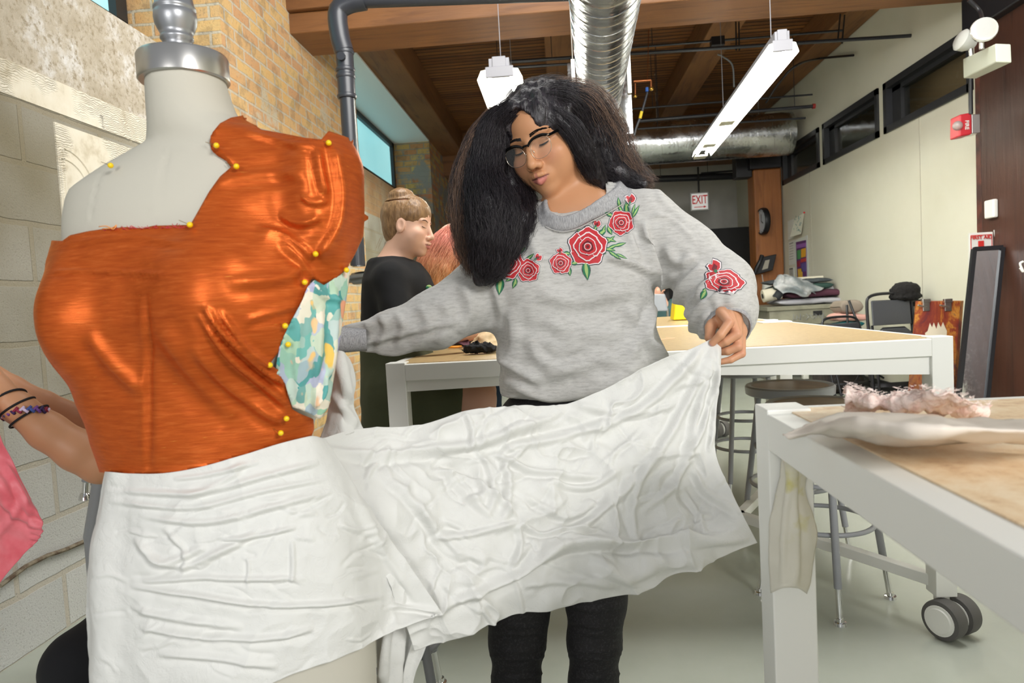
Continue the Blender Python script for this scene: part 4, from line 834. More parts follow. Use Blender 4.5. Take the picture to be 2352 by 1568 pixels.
def cutpoly(V,Q,N_,poly,back=None,snap=9.):
    X=proj(V); fc=((CAM-V)*N_).sum(1)>0; cen=X[Q].mean(1); ff=fc[Q].sum(1)>=2; keep=inpoly(cen,poly)&ff
    kb=np.zeros(len(Q),bool)
    if back is not None: 
        zc=V[Q].mean(1); kb=back(zc)&~ff
    keep|=kb; Q2=Q[keep]; V2=V.copy(); pl=list(poly)+[poly[0]]
    used=np.unique(Q2); d,_,_,nr=seg_dist(X[used],pl)
    # boundary verts
    E=np.concatenate([Q2[:,[0,1]],Q2[:,[1,2]],Q2[:,[2,3]],Q2[:,[3,0]]]); E.sort(1); u,cn=np.unique(E,axis=0,return_counts=True); bd=np.unique(u[cn==1]); isb=np.isin(used,bd)&(d<snap)&fc[used]
    c=(V-CAM)@RW
    ids=used[isb]; nn=nr[isb]; D=-c[ids,2]; cc=np.stack([(nn[:,0]-CX)/F*D,-(nn[:,1]-CY)/F*D,-D],1); V2[ids]=CAM+cc@RW.T
    return V2,Q2

m_canvas=mat('form_linen',(198,194,181),.8,bump=(260,.15,.001))
s=N('orange_silk'); v=s.obj((1.2,1,11)); n=s.noise(v,26,5,.6,.3); n2=s.noise(s.obj((3,3,60)),14,3,.5); n3=s.noise(s.obj((1,1,1)),7,3)
c=s.ramp(n,[(.3,(182,78,30)),(.55,(200,92,36)),(.75,(214,108,50))]); c=s.mix(s.ramp(n2,[(.72,K0),(.78,K1)]),c,lin((236,160,70))); 
s.P(Base_Color=c,Roughness=.37,Metallic=.42,Specular_IOR_Level=.6,Sheen_Weight=.25,Sheen_Roughness=.3,Sheen_Tint=lin((255,170,90)),Normal=s.bump(s.mix(.4,n.outputs[0],n2.outputs[0]),.2,.003)); s.b.inputs['Specular Tint'].default_value=lin((255,196,140)); m_silk=s.m
s=N('muslin'); v=s.obj(); n=s.noise(v,38,6,.65,.6); vo=s.n('TexVoronoi',{0:s.mix(.12,v,n.outputs['Color']),'Scale':17.},feature='DISTANCE_TO_EDGE'); cr=s.ramp(vo.outputs[0],[(.0,K0),(.12,K1)])
s.P(Base_Color=lin((220,220,216)),Roughness=.62,Sheen_Weight=.2,Normal=s.bump(s.mix(.55,cr,n.outputs[0]),.22,.006)); m_mus=s.m
# body of the form
V,Q=nets(f_form,(-.72,.78,.28),(-.1,1.18,1.55),.006); Nn=vnormals(V,Q); X=proj(V); fr=((CAM-V)*Nn).sum(1)>0
seams=[([(386,338),(372,400),(352,520)],-.0016,2.2),([(235,392),(215,450),(200,560)],-.0016,2.2),([(334,338),(370,346),(420,342),(470,330),(505,318)],-.0022,2.2)]
V=V+Nn*(folds(X,seams)*fr)[:,None]
root=empty('dress_form',(-.42,.97,0),'cream linen dress form with silver cap and finial wearing an orange bodice and white skirt','dress form')
ob=[mobj('form_body',V,Q,m_canvas,root,True)]
up=nrm((0.0,0,1)); tc=np.array(atY(424,184,YF)); 
pr=[(.001,0.),(.0595,0.),(.0612,.002),(.0612,.033),(.0595,.036),(.05,.038),(.001,.038)]; ob.append(MB().lathe(pr,tc+q((0,0,-.004)),up,56,cap=False).build('neck_ring',m_steel,root,smooth=35))
fb=atY(410,132,YF); k=1/ppm(YF)
prof=[(34,-2),(30,4),(27,12),(29,16),(31,20),(29,24),(31,34),(36,40),(36,46),(33,48),(38,58),(45,74),(47,88),(46,100),(43,103),(46,106),(46,112),(43,116),(40,135),(32,152),(20,166),(8,173),(.5,175)]
ob.append(MB().lathe([(r*k,h*k) for r,h in prof],fb,up,40,cap=False).build('finial',mat('silver_finial',(168,170,174),.36,.75),root,smooth=True))
ob.append(MB().tube([(-.42,.97,.04),(-.42,.97,.4)],.02,16).build('stand_pole',m_steel,root,smooth=50)); mb=MB()
for a in range(4): mb.tube([(-.42,.97,.09),(-.42+.2*math.cos(a*1.57+.7),.97+.2*math.sin(a*1.57+.7),.02)],.012,8)
ob.append(mb.build('stand_base',m_black,root,smooth=50)); under(root,*ob)
# orange bodice
V,Q=nets(f_bod,(-.72,.76,.84),(-.12,1.2,1.50),.0038); Nn=vnormals(V,Q); X=proj(V); fr=((CAM-V)*Nn).sum(1)>0
BP=[(-60,545),(143,553),(160,540),(200,531),(240,525),(290,521),(330,524),(350,518),(437,516),(452,490),(480,440),(505,405),(530,384),(520,370),(500,358),(486,345),(481,325),(487,305),(505,283),(530,270),(562,264),(575,280),(600,297),(650,306),(700,316),(738,320),(755,300),(840,330),(850,420),(845,520),(815,585),(795,620),(770,640),(748,652),(738,655),(724,640),(714,643),(704,680),(690,730),(655,785),(635,815),(618,838),(640,850),(655,878),(664,915),(672,940),(690,950),(720,962),(722,985),(716,1002),(690,1008),(640,1022),(600,1035),(560,1047),(500,1066),(450,1077),(400,1085),(340,1090),(290,1090),(240,1085),(-60,1070)]
def steps(X,L):
    out=np.zeros(len(X))
    for poly,amp,dec,sgn in L:
        d,sd,t,_=seg_dist(X,catmull(poly,40)); s_=d*sd*sgn; tp=np.clip(np.minimum(t,1-t)*7,0,1); out+=amp*tp*np.exp(-np.clip(s_,0,None)/dec)/(1+np.exp(-np.clip(s_/2.2,-30,30)))
    return out
st_=[([(748,318),(762,385),(772,450),(764,510),(742,555),(722,594)],.017,26,-1),([(590,518),(650,536),(700,562),(724,594)],.011,22,1),([(340,660),(345,800),(348,960),(349,1092)],.004,30,-1)]
bf=[([(725,340),(735,400),(748,450)],.007,9),([(640,495),(690,512),(735,500)],.006,9),
([(126,627),(240,624),(390,634)],.0035,5),([(338,670),(342,760),(345,860),(348,980),(349,1090)],-.0032,9),([(468,702),(520,770),(590,835),(658,884)],.011,8),([(455,715),(520,810),(600,880),(662,935)],.008,9),([(500,712),(570,800),(640,850)],.008,7),
([(440,790),(520,880),(610,950),(655,965)],.006,14),([(360,740),(440,850),(540,960)],.005,22),([(200,760),(260,840),(330,900)],.005,18),([(500,420),(600,400),(700,400)],.003,12),([(560,300),(660,330),(740,340)],.003,7),([(520,650),(640,640),(700,610)],.004,14),
([(560,740),(620,720),(690,700)],.003,8),([(160,560),(300,545),(430,560)],.002,8),([(480,290),(492,330),(540,375)],.004,5),([(690,450),(720,466),(755,460)],.004,7),([(640,560),(690,600),(715,640)],.004,8)]
V=V+Nn*((folds(X,bf,1.25)+steps(X,st_)+.0035*vnoise(V*q((1,1,1.6)),9,14,2)+.0012*vnoise(V,18,4,3))*fr)[:,None]
V2,Q2=cutpoly(V,Q,Nn,BP,lambda z:(z[:,2]>.895)&(z[:,2]<1.19)&(z[:,0]<np.interp(z[:,2],*FR)-.035)); V2,Q2,_=compact(V2,Q2)
b_=mobj('bodice',V2,Q2,m_silk,None,True); mo=b_.modifiers.new('s','SOLIDIFY'); mo.thickness=.0012
rootb=empty('orange_bodice',(-.42,.97,.9),'orange slubbed silk bodice with one cap sleeve pinned onto the dress form','bodice'); b_.parent=rootb; obb=[b_]
# frayed red edge threads
mb=MB(); rr=random.Random(2)
for (x,y) in [(240+j*3.3,526-j*.12+rr.uniform(-2,1)) for j in range(60)]:
    p=raysdf(f_bod,x,y+3); mb.bar(p,p+q((rr.uniform(-.006,.006),-.002,rr.uniform(.0,.005))),.0006,.0006)
obb.append(mb.build('frayed_threads',mat('red_thread',(190,50,60),.7),rootb))
mb=MB(); p0=raysdf(f_bod,232,522)
mb.tube(catmull([raysdf(f_bod,x,y)+q((0,-.004,.0)) for x,y in ((232,521),(250,520),(265,527),(272,517),(262,524),(240,526))],20),.0007,5); obb.append(mb.build('loose_thread',mat('orange_thread',(236,160,90),.7),rootb,smooth=True)); under(rootb,*obb)
m_pin=mat('yellow_pin_head',(246,208,20),.2); m_wire=mat('pin_wire',(190,160,90),.3,.9)
pins=[((755,328),'topmost on the sleeve pleat'),((497,334),'on the neck curve of the strap'),((543,382),'at the corner of strap and neckline'),((436,516),'at the inner corner of the square neckline'),((725,583),'at the bottom of the sleeve pleat'),((700,648),'on the side edge just under the sleeve'),((655,748),'midway down the side edge'),((662,791),'on the floral edge beside the side opening'),((620,838),'at the lower side opening'),((658,961),'near the waist above the hem'),((645,994),'lowest, beside the waist seam'),((796,620),'at the back armhole above the floral panel'),((254,380),'far shoulder pin on the form')]
def pin(px,py,lab):
    p=raysdf(f_bod,px,py); p=p+(CAM-p)*.012; r=empty('pin',tuple(p),'yellow ball-headed pin '+lab,'pin','yellow pins in the bodice')
    o1=MB().ball(p,.0038,10).build('head',m_pin,r,smooth=True); d=q((-.012,.006,.005)); o2=MB().tube([p,p+d*1.6],.0004,5).build('shank',m_wire,r); under(r,o1,o2)
for (x,y),l in pins: pin(x,y,l)
# floral side panel
s=N('floral_print'); v=s.obj((1,1,.62)); n=s.noise(v,22,3,.5,.5); vd=s.mix(.05,v,n.outputs['Color'],'ADD'); vo=s.n('TexVoronoi',{0:vd,'Scale':60.}); vo2=s.n('TexVoronoi',{0:vd,'Scale':34.}); sp1=s.n('SeparateColor',{0:vo.outputs['Color']}); sp2=s.n('SeparateColor',{0:vo2.outputs['Color']})
base=s.ramp(sp1.outputs[0],[(.0,(120,186,176)),(.25,(60,150,150)),(.42,(196,216,200)),(.58,(180,176,214)),(.75,(150,200,170)),(.9,(236,226,206))]); fl=s.ramp(sp2.outputs[0],[(.1,(238,196,90)),(.4,(244,200,184)),(.6,(236,160,120)),(.85,(240,214,196))])
for b2 in (s.t.nodes[-1],s.t.nodes[-2]): b2.color_ramp.interpolation='CONSTANT' if False else 'LINEAR'
msk=s.ramp(vo2.outputs['Distance'],[(.36,K1),(.42,K0)]); gt=s.n('Math',{0:sp2.outputs[1],1:.3},operation='GREATER_THAN'); mm=s.n('Math',{0:msk,1:gt},operation='MULTIPLY'); s.P(Base_Color=s.mix(mm,base,fl),Roughness=.6); m_flor=s.m
def f_side(P): return smin(f_form(P,.009),ell(P,atY(745,760,YF+.01),(.03,.075,.14)),.04)
V,Q=nets(f_side,(-.5,.80,.93),(-.12,1.16,1.24),.0035); Nn=vnormals(V,Q); X=proj(V); fr=((CAM-V)*Nn).sum(1)>0
ff=[([(718,650),(745,680),(785,690)],.006,6),([(770,650),(768,760),(750,870),(715,945)],.007,8),([(690,720),(680,820),(690,930)],.004,9),([(740,700),(730,820),(722,950)],.005,8),([(720,930),(740,900),(745,850)],.008,6)]
V=V+Nn*((folds(X,ff)+.002*vnoise(V,30,8,3))*fr)[:,None]
FP=[(706,660),(722,642),(745,655),(780,632),(806,608),(800,660),(790,720),(778,800),(770,850),(762,900),(755,935),(735,962),(722,955),(708,948),(690,940),(672,935),(662,905),(655,880),(640,866),(634,845),(642,800),(656,765),(676,725),(695,690)]
V2,Q2=cutpoly(V,Q,Nn,FP,None); V2,Q2,_=compact(V2,Q2); o=mobj('floral_panel',V2,Q2,m_flor,None,True,label='floral pastel printed cotton piece pinned into the side of the orange bodice',cat='fabric'); mo=o.modifiers.new('s','SOLIDIFY'); mo.thickness=.001
# ------------------------------------------------------------ white skirt cloth
def ridg(P,sc,seed): 
    w=P+.02*np.stack([vnoise(P,9,seed+i,2) for i in range(3)],1); return (1-np.abs(vnoise(w,sc,seed,2)))**3
def row(pts,L,R,b,off=.010):
    c=(L+R)/2;a=(R-L)/2; out=[(L+30,pts[0][1],YF+.07)]
    for i,(x,y) in enumerate(pts):
        s_=(x-c)/a; Yv=YF-b*math.sqrt(max(0,1-s_*s_)) - off + (.03 if s_>1 else 0)*min(1,(s_-1)*3)
        out.append((x-(3 if i==0 else 0),y,Yv))
    return out
def yfix(G,off=.010):
    G2=[]
    for r in G:
        rr_=[r[0]]
        for (x,y,Y) in r[1:]:
            rv=ray(x,y); t=np.linspace(.6,1.1,300)/rv[1]; P=CAM+rv*t[:,None]; d=f_form(P,off); 
            if (d<0).any(): Y=float(P[np.argmax(d<0)][1])
            else: Y=float(P[np.argmin(d)][1])+min(.03,float(d.min())*.4)
            rr_.append((x,y,Y))
        G2.append(rr_)
    return G2
G=[row([(246,1083),(300,1087),(380,1086),(470,1070),(560,1044),(640,1019),(700,1004),(722,1001),(745,1008)],246,722,.095),
   row([(234,1160),(300,1172),(390,1175),(480,1160),(570,1135),(660,1110),(730,1092),(768,1085),(800,1100)],236,765,.115),
   row([(213,1260),(290,1275),(390,1280),(480,1270),(580,1250),(680,1225),(770,1205),(820,1190),(865,1195)],214,815,.13),
   row([(208,1360),(290,1385),(390,1390),(490,1380),(600,1362),(700,1345),(800,1320),(870,1300),(940,1298)],208,850,.135),
   row([(209,1450),(290,1478),(390,1485),(490,1480),(600,1462),(710,1440),(820,1412),(910,1390),(1012,1402)],208,862,.135),
   row([(214,1660),(290,1650),(390,1640),(490,1612),(590,1582),(680,1545),(780,1508),(880,1462),(1014,1408)],212,864,.135)]
G=yfix(G,.014)
sf=[([(260,1125),(450,1132),(620,1090),(730,1062)],.005,7),([(250,1150),(440,1165),(600,1128),(750,1100)],.004,6),([(330,1185),(480,1198),(640,1160),(760,1130)],.005,7),([(310,1235),(380,1290),(480,1250)],.006,9),([(340,1280),(420,1300),(520,1260),(600,1215)],.006,8),([(300,1345),(450,1365),(600,1387),(760,1384),(880,1370)],.008,6),
([(330,1335),(470,1325),(520,1328),(700,1328)],.006,6),([(300,1395),(420,1420),(560,1440)],.006,9),([(320,1440),(480,1462),(620,1462),(720,1442)],.008,7),([(360,1500),(500,1510),(640,1530)],.006,8),([(400,1100),(480,1090),(600,1060)],.003,5),([(500,1240),(590,1230),(680,1210)],.005,5),([(670,1240),(672,1300),(668,1340)],.004,5),([(380,1210),(430,1270),(420,1320)],.004,7),([(570,1280),(573,1300),(570,1350)],.003,4),([(800,1100),(870,1250),(960,1380)],.004,9),([(880,1390),(950,1395),(1010,1404)],.006,7),([(420,1150),(520,1100),(560,1060)],.004,9)]
gS=np.random.default_rng(5); sf=sf+creases(gS,[(260,1110),(730,1040),(860,1250),(960,1390),(700,1530),(240,1560)],60,30,120,-.12,.4,.0020,5.5)
o=cloth('white_skirt',G,330,260,m_mus,sf,.0022,16,3,extra=lambda X,P:.004*ridg(P,11,31)*np.clip((X[:,0]-240)/120,.2,1),label='crumpled white muslin skirt wrapped around the hips of the dress form',cat='skirt')
G=[[(735,1008,1.03),(820,985,1.1),(960,978,1.16),(1060,952,1.2),(1180,938,1.25),(1300,930,1.3),(1400,890,1.33),(1500,838,1.36),(1590,800,1.385),(1655,768,1.40)],
 [(745,1040,1.02),(820,1035,1.08),(950,1040,1.13),(1060,1020,1.17),(1180,995,1.22),(1300,975,1.28),(1400,940,1.31),(1500,890,1.34),(1590,845,1.37),(1655,800,1.39)],
 [(760,1080,1.0),(830,1085,1.05),(950,1090,1.1),(1060,1080,1.16),(1180,1060,1.2),(1300,1045,1.26),(1400,1010,1.3),(1500,960,1.33),(1590,905,1.36),(1648,860,1.38)],
 [(800,1160,1.0),(870,1170,1.03),(980,1170,1.08),(1080,1160,1.12),(1190,1140,1.17),(1300,1120,1.22),(1400,1090,1.26),(1500,1050,1.3),(1590,1010,1.34),(1640,960,1.36)],
 [(850,1270,1.0),(920,1280,1.04),(1010,1275,1.08),(1110,1260,1.1),(1210,1230,1.15),(1310,1200,1.2),(1410,1180,1.24),(1510,1150,1.28),(1590,1110,1.32),(1643,1045,1.34)],
 [(900,1370,1.0),(970,1370,1.04),(1050,1345,1.07),(1140,1315,1.1),(1230,1280,1.13),(1320,1262,1.17),(1420,1250,1.22),(1520,1230,1.26),(1620,1190,1.29),(1680,1130,1.31)],
 [(930,1430,1.03),(990,1420,1.05),(1070,1398,1.07),(1150,1372,1.1),(1240,1345,1.13),(1330,1322,1.16),(1430,1305,1.2),(1540,1275,1.23),(1640,1240,1.25),(1710,1190,1.27)],
 [(950,1490,1.04),(1020,1465,1.06),(1090,1440,1.08),(1160,1413,1.11),(1250,1395,1.14),(1340,1378,1.17),(1440,1358,1.21),(1550,1312,1.24),(1650,1278,1.26),(1738,1245,1.27)]]
tf=[([(745,1030),(850,1048),(960,1042),(1100,1018),(1200,985),(1300,958)],.013,10),([(1130,1040),(1200,1080),(1290,1098),(1380,1096)],.010,7),([(1150,1050),(1165,1120),(1150,1200)],.008,8),([(1100,1035),(1130,1110),(1120,1180)],.007,8),
([(1640,790),(1590,900),(1500,1050),(1380,1170),(1280,1250)],.011,10),([(1648,790),(1605,930),(1560,1080),(1470,1180)],.011,9),([(1652,800),(1636,900),(1600,1000),(1560,1040)],.010,7),([(1630,785),(1480,930),(1300,1000),(1150,1030)],.012,10),([(1645,840),(1640,940),(1625,1040)],.007,6),
([(1000,1392),(1080,1362),(1170,1325),(1270,1266),(1360,1250),(1470,1256),(1600,1246),(1720,1235)],.020,10),([(1180,1200),(1090,1225),(1000,1230)],.008,6),([(1180,1200),(1140,1150),(1060,1100),(980,1080)],.009,8),([(1180,1200),(1240,1230),(1300,1220),(1380,1220)],.009,6),([(1180,1205),(1190,1260),(1170,1310)],.007,7),
([(1000,1070),(1060,1130),(1120,1190)],.008,8),([(870,1080),(960,1170),(1050,1260),(1120,1290)],.008,10),([(1250,1110),(1350,1120),(1420,1080)],.008,7),([(1200,1140),(1290,1190),(1370,1150)],.008,8),([(1330,1220),(1380,1170),(1400,1120)],.007,7),([(1480,1060),(1450,1150),(1455,1250)],.009,8),
([(1590,1080),(1620,1130),(1700,1180)],.010,8),([(1560,1120),(1600,1180),(1620,1230)],.008,7),([(1100,1390),(1130,1430)],.005,6),([(1200,1340),(1290,1330),(1420,1340)],.006,9),([(950,1150),(1010,1250),(1080,1290)],.006,10),([(1300,930),(1440,950),(1560,930)],.006,8),([(1060,955),(1080,1000),(1070,1040)],.006,6),([(1350,1290),(1430,1320),(1520,1290)],.006,10)]
rt=empty('white_train',(.1,1.2,.6),'long white muslin train pulled out from the dress form by the standing woman','fabric')
def ex(X,P): 
    w=np.clip((X[:,0]-760)/200,.3,1)*np.clip((1660-X[:,0])/60,.25,1); return (.013*ridg(P,8,3)+.008*ridg(P,17,9))*w
gT=np.random.default_rng(8); tf=tf+creases(gT,[(800,1010),(1100,960),(1560,830),(1640,800),(1640,1040),(1700,1200),(1300,1370),(1010,1440)],95,35,150,-.5,.8,.0036,6)
o1=cloth('main_sheet',G,420,260,m_mus,tf,.003,9,11,extra=ex)
G=[[(858,1440,1.045),(900,1420,1.05),(950,1415,1.06),(1002,1425,1.05)],[(862,1500,1.045),(895,1490,1.03),(930,1490,1.06),(975,1495,1.05)],[(865,1570,1.045),(890,1570,1.03),(920,1570,1.06),(948,1575,1.05)],[(862,1750,1.045),(890,1750,1.02),(910,1750,1.07),(930,1750,1.05)]]
o2=cloth('hanging_end',G,50,80,m_mus,[([(890,1430),(885,1500),(882,1568)],.012,9),([(930,1430),(915,1500),(905,1600)],.012,8),([(965,1440),(940,1520),(930,1600)],.01,8)],.004,12,5)
G=[[(762,800,1.12),(782,806,1.1),(800,826,1.12)],[(758,870,1.12),(788,880,1.09),(812,872,1.12)],[(755,940,1.12),(785,935,1.09),(806,925,1.12)],[(735,1010,1.1),(790,1000,1.08),(835,985,1.12)]]
o3=cloth('back_fold',G,40,60,m_mus,[([(775,810),(790,870),(800,930)],.008,8),([(765,900),(790,940),(820,980)],.007,8)],.005,14,5); under(rt,o1,o2,o3)
# ------------------------------------------------------------ people
def rot3(y,p,r):
    cy,sy=math.cos(y),math.sin(y);cp,sp=math.cos(p),math.sin(p);cr,sr=math.cos(r),math.sin(r)
    return np.array([[cy,-sy,0],[sy,cy,0],[0,0,1]])@np.array([[1,0,0],[0,cp,-sp],[0,sp,cp]])@np.array([[cr,0,sr],[0,1,0],[-sr,0,cr]])
BF=np.diag([1.,-1,1])
class Head:
    def __init__(s,c,ang,sc=1.): s.c=np.array(c,float); s.R=rot3(*ang)@BF; s.s=sc
    def l(s,P): return ((P-s.c)@s.R)/s.s          # world -> local
    def w(s,v): return s.c+(np.atleast_2d(np.array(v,float))*s.s)@s.R.T
def f_head(p,full=.0,lips=1.):
    X=np.abs(p[:,0]); S=np.stack([X,p[:,1],p[:,2]],1)
    d=ell(p,(0,-.018,.035),(.074,.094,.086)); d=smin(d,ell(p,(0,.03,.040),(.060,.054,.048)),.03)
    d=smin(d,ell(p,(0,.022,-.035),(.062+full,.064,.080)),.03)
    d=smin(d,ell(p,(0,.028,-.076),(.048+full,.052,.040)),.025); d=smin(d,ell(S,(.036,.043,-.046),(.028+full,.032,.034)),.022)
    d=smin(d,ell(p,(0,.066,-.102),(.022,.019,.017)),.022)
    d=smin(d,ell(S,(.030,.073,.020),(.024,.009,.007)),.012)
    d=smax(d,-ell(S,(.033,.098,.000),(.022,.016,.014)),.012)
    d=smin(d,ell(S,(.032,.0655,-.002),(.0165,.0145,.0135)),.004)
    d=smin(d,ell(S,(.042,.060,-.030),(.022,.018,.016)),.02)
    d=smin(d,cap(p,(0,.083,.010),(0,.102,-.034),.0065,.0100),.012); d=smin(d,ell(p,(0,.1035,-.040),(.0115,.0125,.0105)),.006)
    d=smin(d,ell(S,(.0125,.094,-.0445),(.0085,.0105,.0085)),.005); d=smax(d,-ell(S,(.0065,.1035,-.0525),(.0042,.0065,.0038)),.002)
    d=smin(d,ell(p,(0,.078,-.072),(.030,.016,.020)),.012)
    u=smin(cap(S,(.0035,.0985,-.0650),(.025,.083,-.0715),.0062,.0022),cap(S,(0,.0970,-.0665),(.011,.0955,-.0655),.0060,.006),.004)
    lo=cap(S,(0,.0960,-.0800),(.020,.085,-.0740),.0085,.0034)
    d=smin(d,u,.0035); d=smin(d,lo,.0035); d=smax(d,-cap(S,(0,.1045,-.0720),(.0235,.088,-.0722),.0016,.0010),.0018)
    # ear
    e=ell(S,(.0745,-.004,-.010),(.008,.019,.030)); e=smax(e,-ell(S,(.083,.000,-.006),(.007,.011,.019)),.004); d=smin(d,e,.006)
    # eye slit along the lower edge of the lid
    return d
def head_cols(L,skin,lip,seed=0,blush=(.75,.32,.25)):
    X=np.abs(L[:,0]); C=np.tile(np.array(lin(skin)[:3]),(len(L),1)); S=np.stack([X,L[:,1],L[:,2]],1)
    def mixin(w,c): 
        nonlocal C; w=np.clip(w,0,1)[:,None]; C=C*(1-w)+np.array(c)*w
    b=np.exp(-(((S-np.array((.042,.075,-.035)))/np.array((.020,.04,.018)))**2).sum(1)); mixin(b*.28,blush)
    dl=np.minimum(cap(S,(0,.0975,-.0660),(.024,.084,-.0715),.0062,.0018),cap(S,(0,.0960,-.0800),(.020,.085,-.0740),.0085,.0030)); mixin(np.clip(1-(dl-.0005)/.0018,0,1)*(L[:,1]>.07),lin(lip)[:3])
    mixin(np.clip(1-cap(S,(0,.1045,-.0720),(.0225,.088,-.0722),.0022,.0012)/.0006,0,1)*.8*(L[:,1]>.075),np.array(lin(lip)[:3])*.25)
    mixin(np.clip(1-ell(S,(.0065,.1035,-.0520),(.0040,.0060,.0036))/.001,0,1)*.6*(L[:,1]>.09),np.array(lin(skin)[:3])*.2)
    return C
def skinmat(name,rough=.46,sss=.08):
    s=N(name); a=s.n('Attribute'); a.attribute_name='tint'; n=s.noise(s.obj(),420,3,.6)
    s.P(Base_Color=a.outputs['Color'],Roughness=rough,Specular_IOR_Level=.42,Subsurface_Weight=sss,Subsurface_Scale=.012,Normal=s.bump(n,.08,.0008)); s.b.inputs['Subsurface Radius'].default_value=(1,.35,.2); return s.m
m_skin=skinmat('skin')
def strands(chain,n,m,rads=(.45,1.12),npt=22,r=.00035,amp=.004,freq=22,seed=1,name='hair_strands',parent=None,spread=1.,tipamp=1.,t0=(0,.25),t1=(.8,1.0),up=None):
    """chain: list of (point, radius)"""
    g=np.random.default_rng(seed); Cp=catmull([c for c,_ in chain],60); Rr=np.interp(np.linspace(0,len(chain)-1,60),range(len(chain)),[q_ for _,q_ in chain])
    T=np.gradient(Cp,axis=0); T/=np.linalg.norm(T,axis=1)[:,None]; side=np.cross(T,(0,1.,0)); side/=np.linalg.norm(side,axis=1)[:,None]+1e-9; dep=np.cross(T,side)
    th=g.uniform(0,2*np.pi,n); rho=rads[0]+(rads[1]-rads[0])*g.random(n)**.7; a=g.uniform(*t0,n); b=g.uniform(*t1,n); u=np.linspace(0,1,npt)
    tt=(a[:,None]+(b-a)[:,None]*u)*59; i=np.minimum(tt.astype(int),58); f=(tt-i)[...,None]
    ip=lambda A:A[i]*(1-f)+A[i+1]*f
    C=ip(Cp);Sd=ip(side);Dp=ip(dep);RR=(Rr[i]*(1-f[...,0])+Rr[i+1]*f[...,0])
    th2=th[:,None]+g.normal(0,.5,(n,1))*u; off=(np.cos(th2)[...,None]*Sd+np.sin(th2)[...,None]*Dp)*(RR*rho[:,None]*(1+(spread-1)*u))[...,None]
    P=C+off; nz=np.stack([vnoise(P+k*3.1+ (g.integers(0,9,n)[:,None,None]*.37),freq,seed+k,3) for k in range(3)],-1); P=P+nz*amp*(0.25+tipamp*u[None,:,None])
    tg=np.gradient(P,axis=1); tg/=np.linalg.norm(tg,axis=2)[...,None]+1e-9; e1=np.cross(tg,(0.3,.8,.1)); e1/=np.linalg.norm(e1,axis=2)[...,None]+1e-9; e2=np.cross(tg,e1); rr=(r*(1-.55*u))[None,:,None]
    V=np.stack([P+(e1*math.cos(k*2.0944)+e2*math.sin(k*2.0944))*rr for k in range(3)],2).reshape(-1,3)
    base=(np.arange(n)[:,None]*npt+np.arange(npt-1)[None,:])[...,None]*3; k=np.arange(3); k2=(k+1)%3
    Q=np.stack([base+k,base+k2,base+3+k2,base+3+k],-1).reshape(-1,4)
    return mobj(name,V,Q,m,parent,True)
def hairmat(name,c1,c2,rough=.38,sc=260,grad=None):
    s=N(name); v=s.obj((1,1,.12)); n=s.noise(v,sc,3,.6); n2=s.noise(s.obj((1,1,.6)),26,3)
    c=s.ramp(n,[(.35,lin(c1)),(.65,lin(c2))])
    if grad: 
        sp=s.n('SeparateXYZ',{0:s.obj()}); f=s.n('MapRange',{0:sp.outputs[2],1:grad[0],2:grad[1],3:0.,4:1.}); c=s.mix(f,c,s.mix(.35,lin(grad[2]),c))
    s.P(Base_Color=c,Roughness=rough,Specular_IOR_Level=.5,Normal=s.bump(s.mix(.5,n.outputs[0],n2.outputs[0]),.7,.006)); return s.m
m_hair=hairmat('black_hair',(20,18,21),(52,46,52),.33); m_frizz=hairmat('frizz_light_through',(92,70,58),(150,120,100),.5)  # frizz is black hair coloured brown for light passing through thin strands
def chainf(ch,P,k=.02,sc=1.):
    d=None
    for (a,ra),(b,rb) in zip(ch[:-1],ch[1:]):
        e=cap(P,a,b,ra*sc,rb*sc); d=e if d is None else smin(d,e,k)
    return d
def C_(L): # (px,py,Y,rpx) -> chain
    return [(atY(x,y,Y),r/ppm(Y)) for x,y,Y,r in L]
def rays(f,XY,y0,y1,n=220):
    XY=np.array(XY,float); r=np.stack([(XY[:,0]-CX)/F,-(XY[:,1]-CY)/F,-np.ones(len(XY))],1)@RW.T; lo=np.full(len(XY),y0); hit=np.zeros(len(XY),bool); t=np.linspace(y0,y1,n); out=np.full(len(XY),np.nan); prev=None
    for yy in t:
        P=CAM+r*(yy/r[:,1])[:,None]; d=f(P); k=(d<0)&~hit; out[k]=yy if prev is None else np.where(True,yy-(yy-pv)*(-d[k])/(prev[k]-d[k]+1e-9),0); hit|=k; prev=d; pv=yy
        if hit.all(): break
    out=np.where(np.isnan(out),np.nanmean(out) if hit.any() else y1,out); return CAM+r*(out/r[:,1])[:,None]
# ---- standing woman
HD=Head((-.0142,1.636,1.473),(-.472,.3346,-.1868),1.0)
YT=1.66
TL=[(1150,1010),(1146,960),(1150,930),(1146,870),(1150,820),(1136,760),(1138,700),(1128,640),(1122,590),(1122,550),(1140,515),(1180,488),(1230,462),(1262,440)]
TR=[(1480,1000),(1505,950),(1520,900),(1527,850),(1520,800),(1500,750),(1500,700),(1506,650),(1508,590),(1505,530),(1495,490),(1466,462),(1436,440),(1404,415)]
def zx2(L,Y):
    A=np.array([atY(x,y,Y) for x,y in L]); i=np.argsort(A[:,2]); return A[i,2],A[i,0]
SL=zx2(TL,YT);SR=zx2(TR,YT); ZH=float(atY(1250,935,1.55)[2]); ZHr=float(atY(1500,945,1.55)[2])
armR=C_([(1480,512,1.66,76),(1566,580,1.64,70),(1648,662,1.60,76)]); foreR=C_([(1648,664,1.60,75),(1660,712,1.52,70),(1671,742,1.46,57)])
armL=C_([(1165,620,1.66,92),(1080,690,1.62,72),(1000,735,1.58,66),(900,764,1.54,51),(820,779,1.52,34),(780,781,1.51,30)])
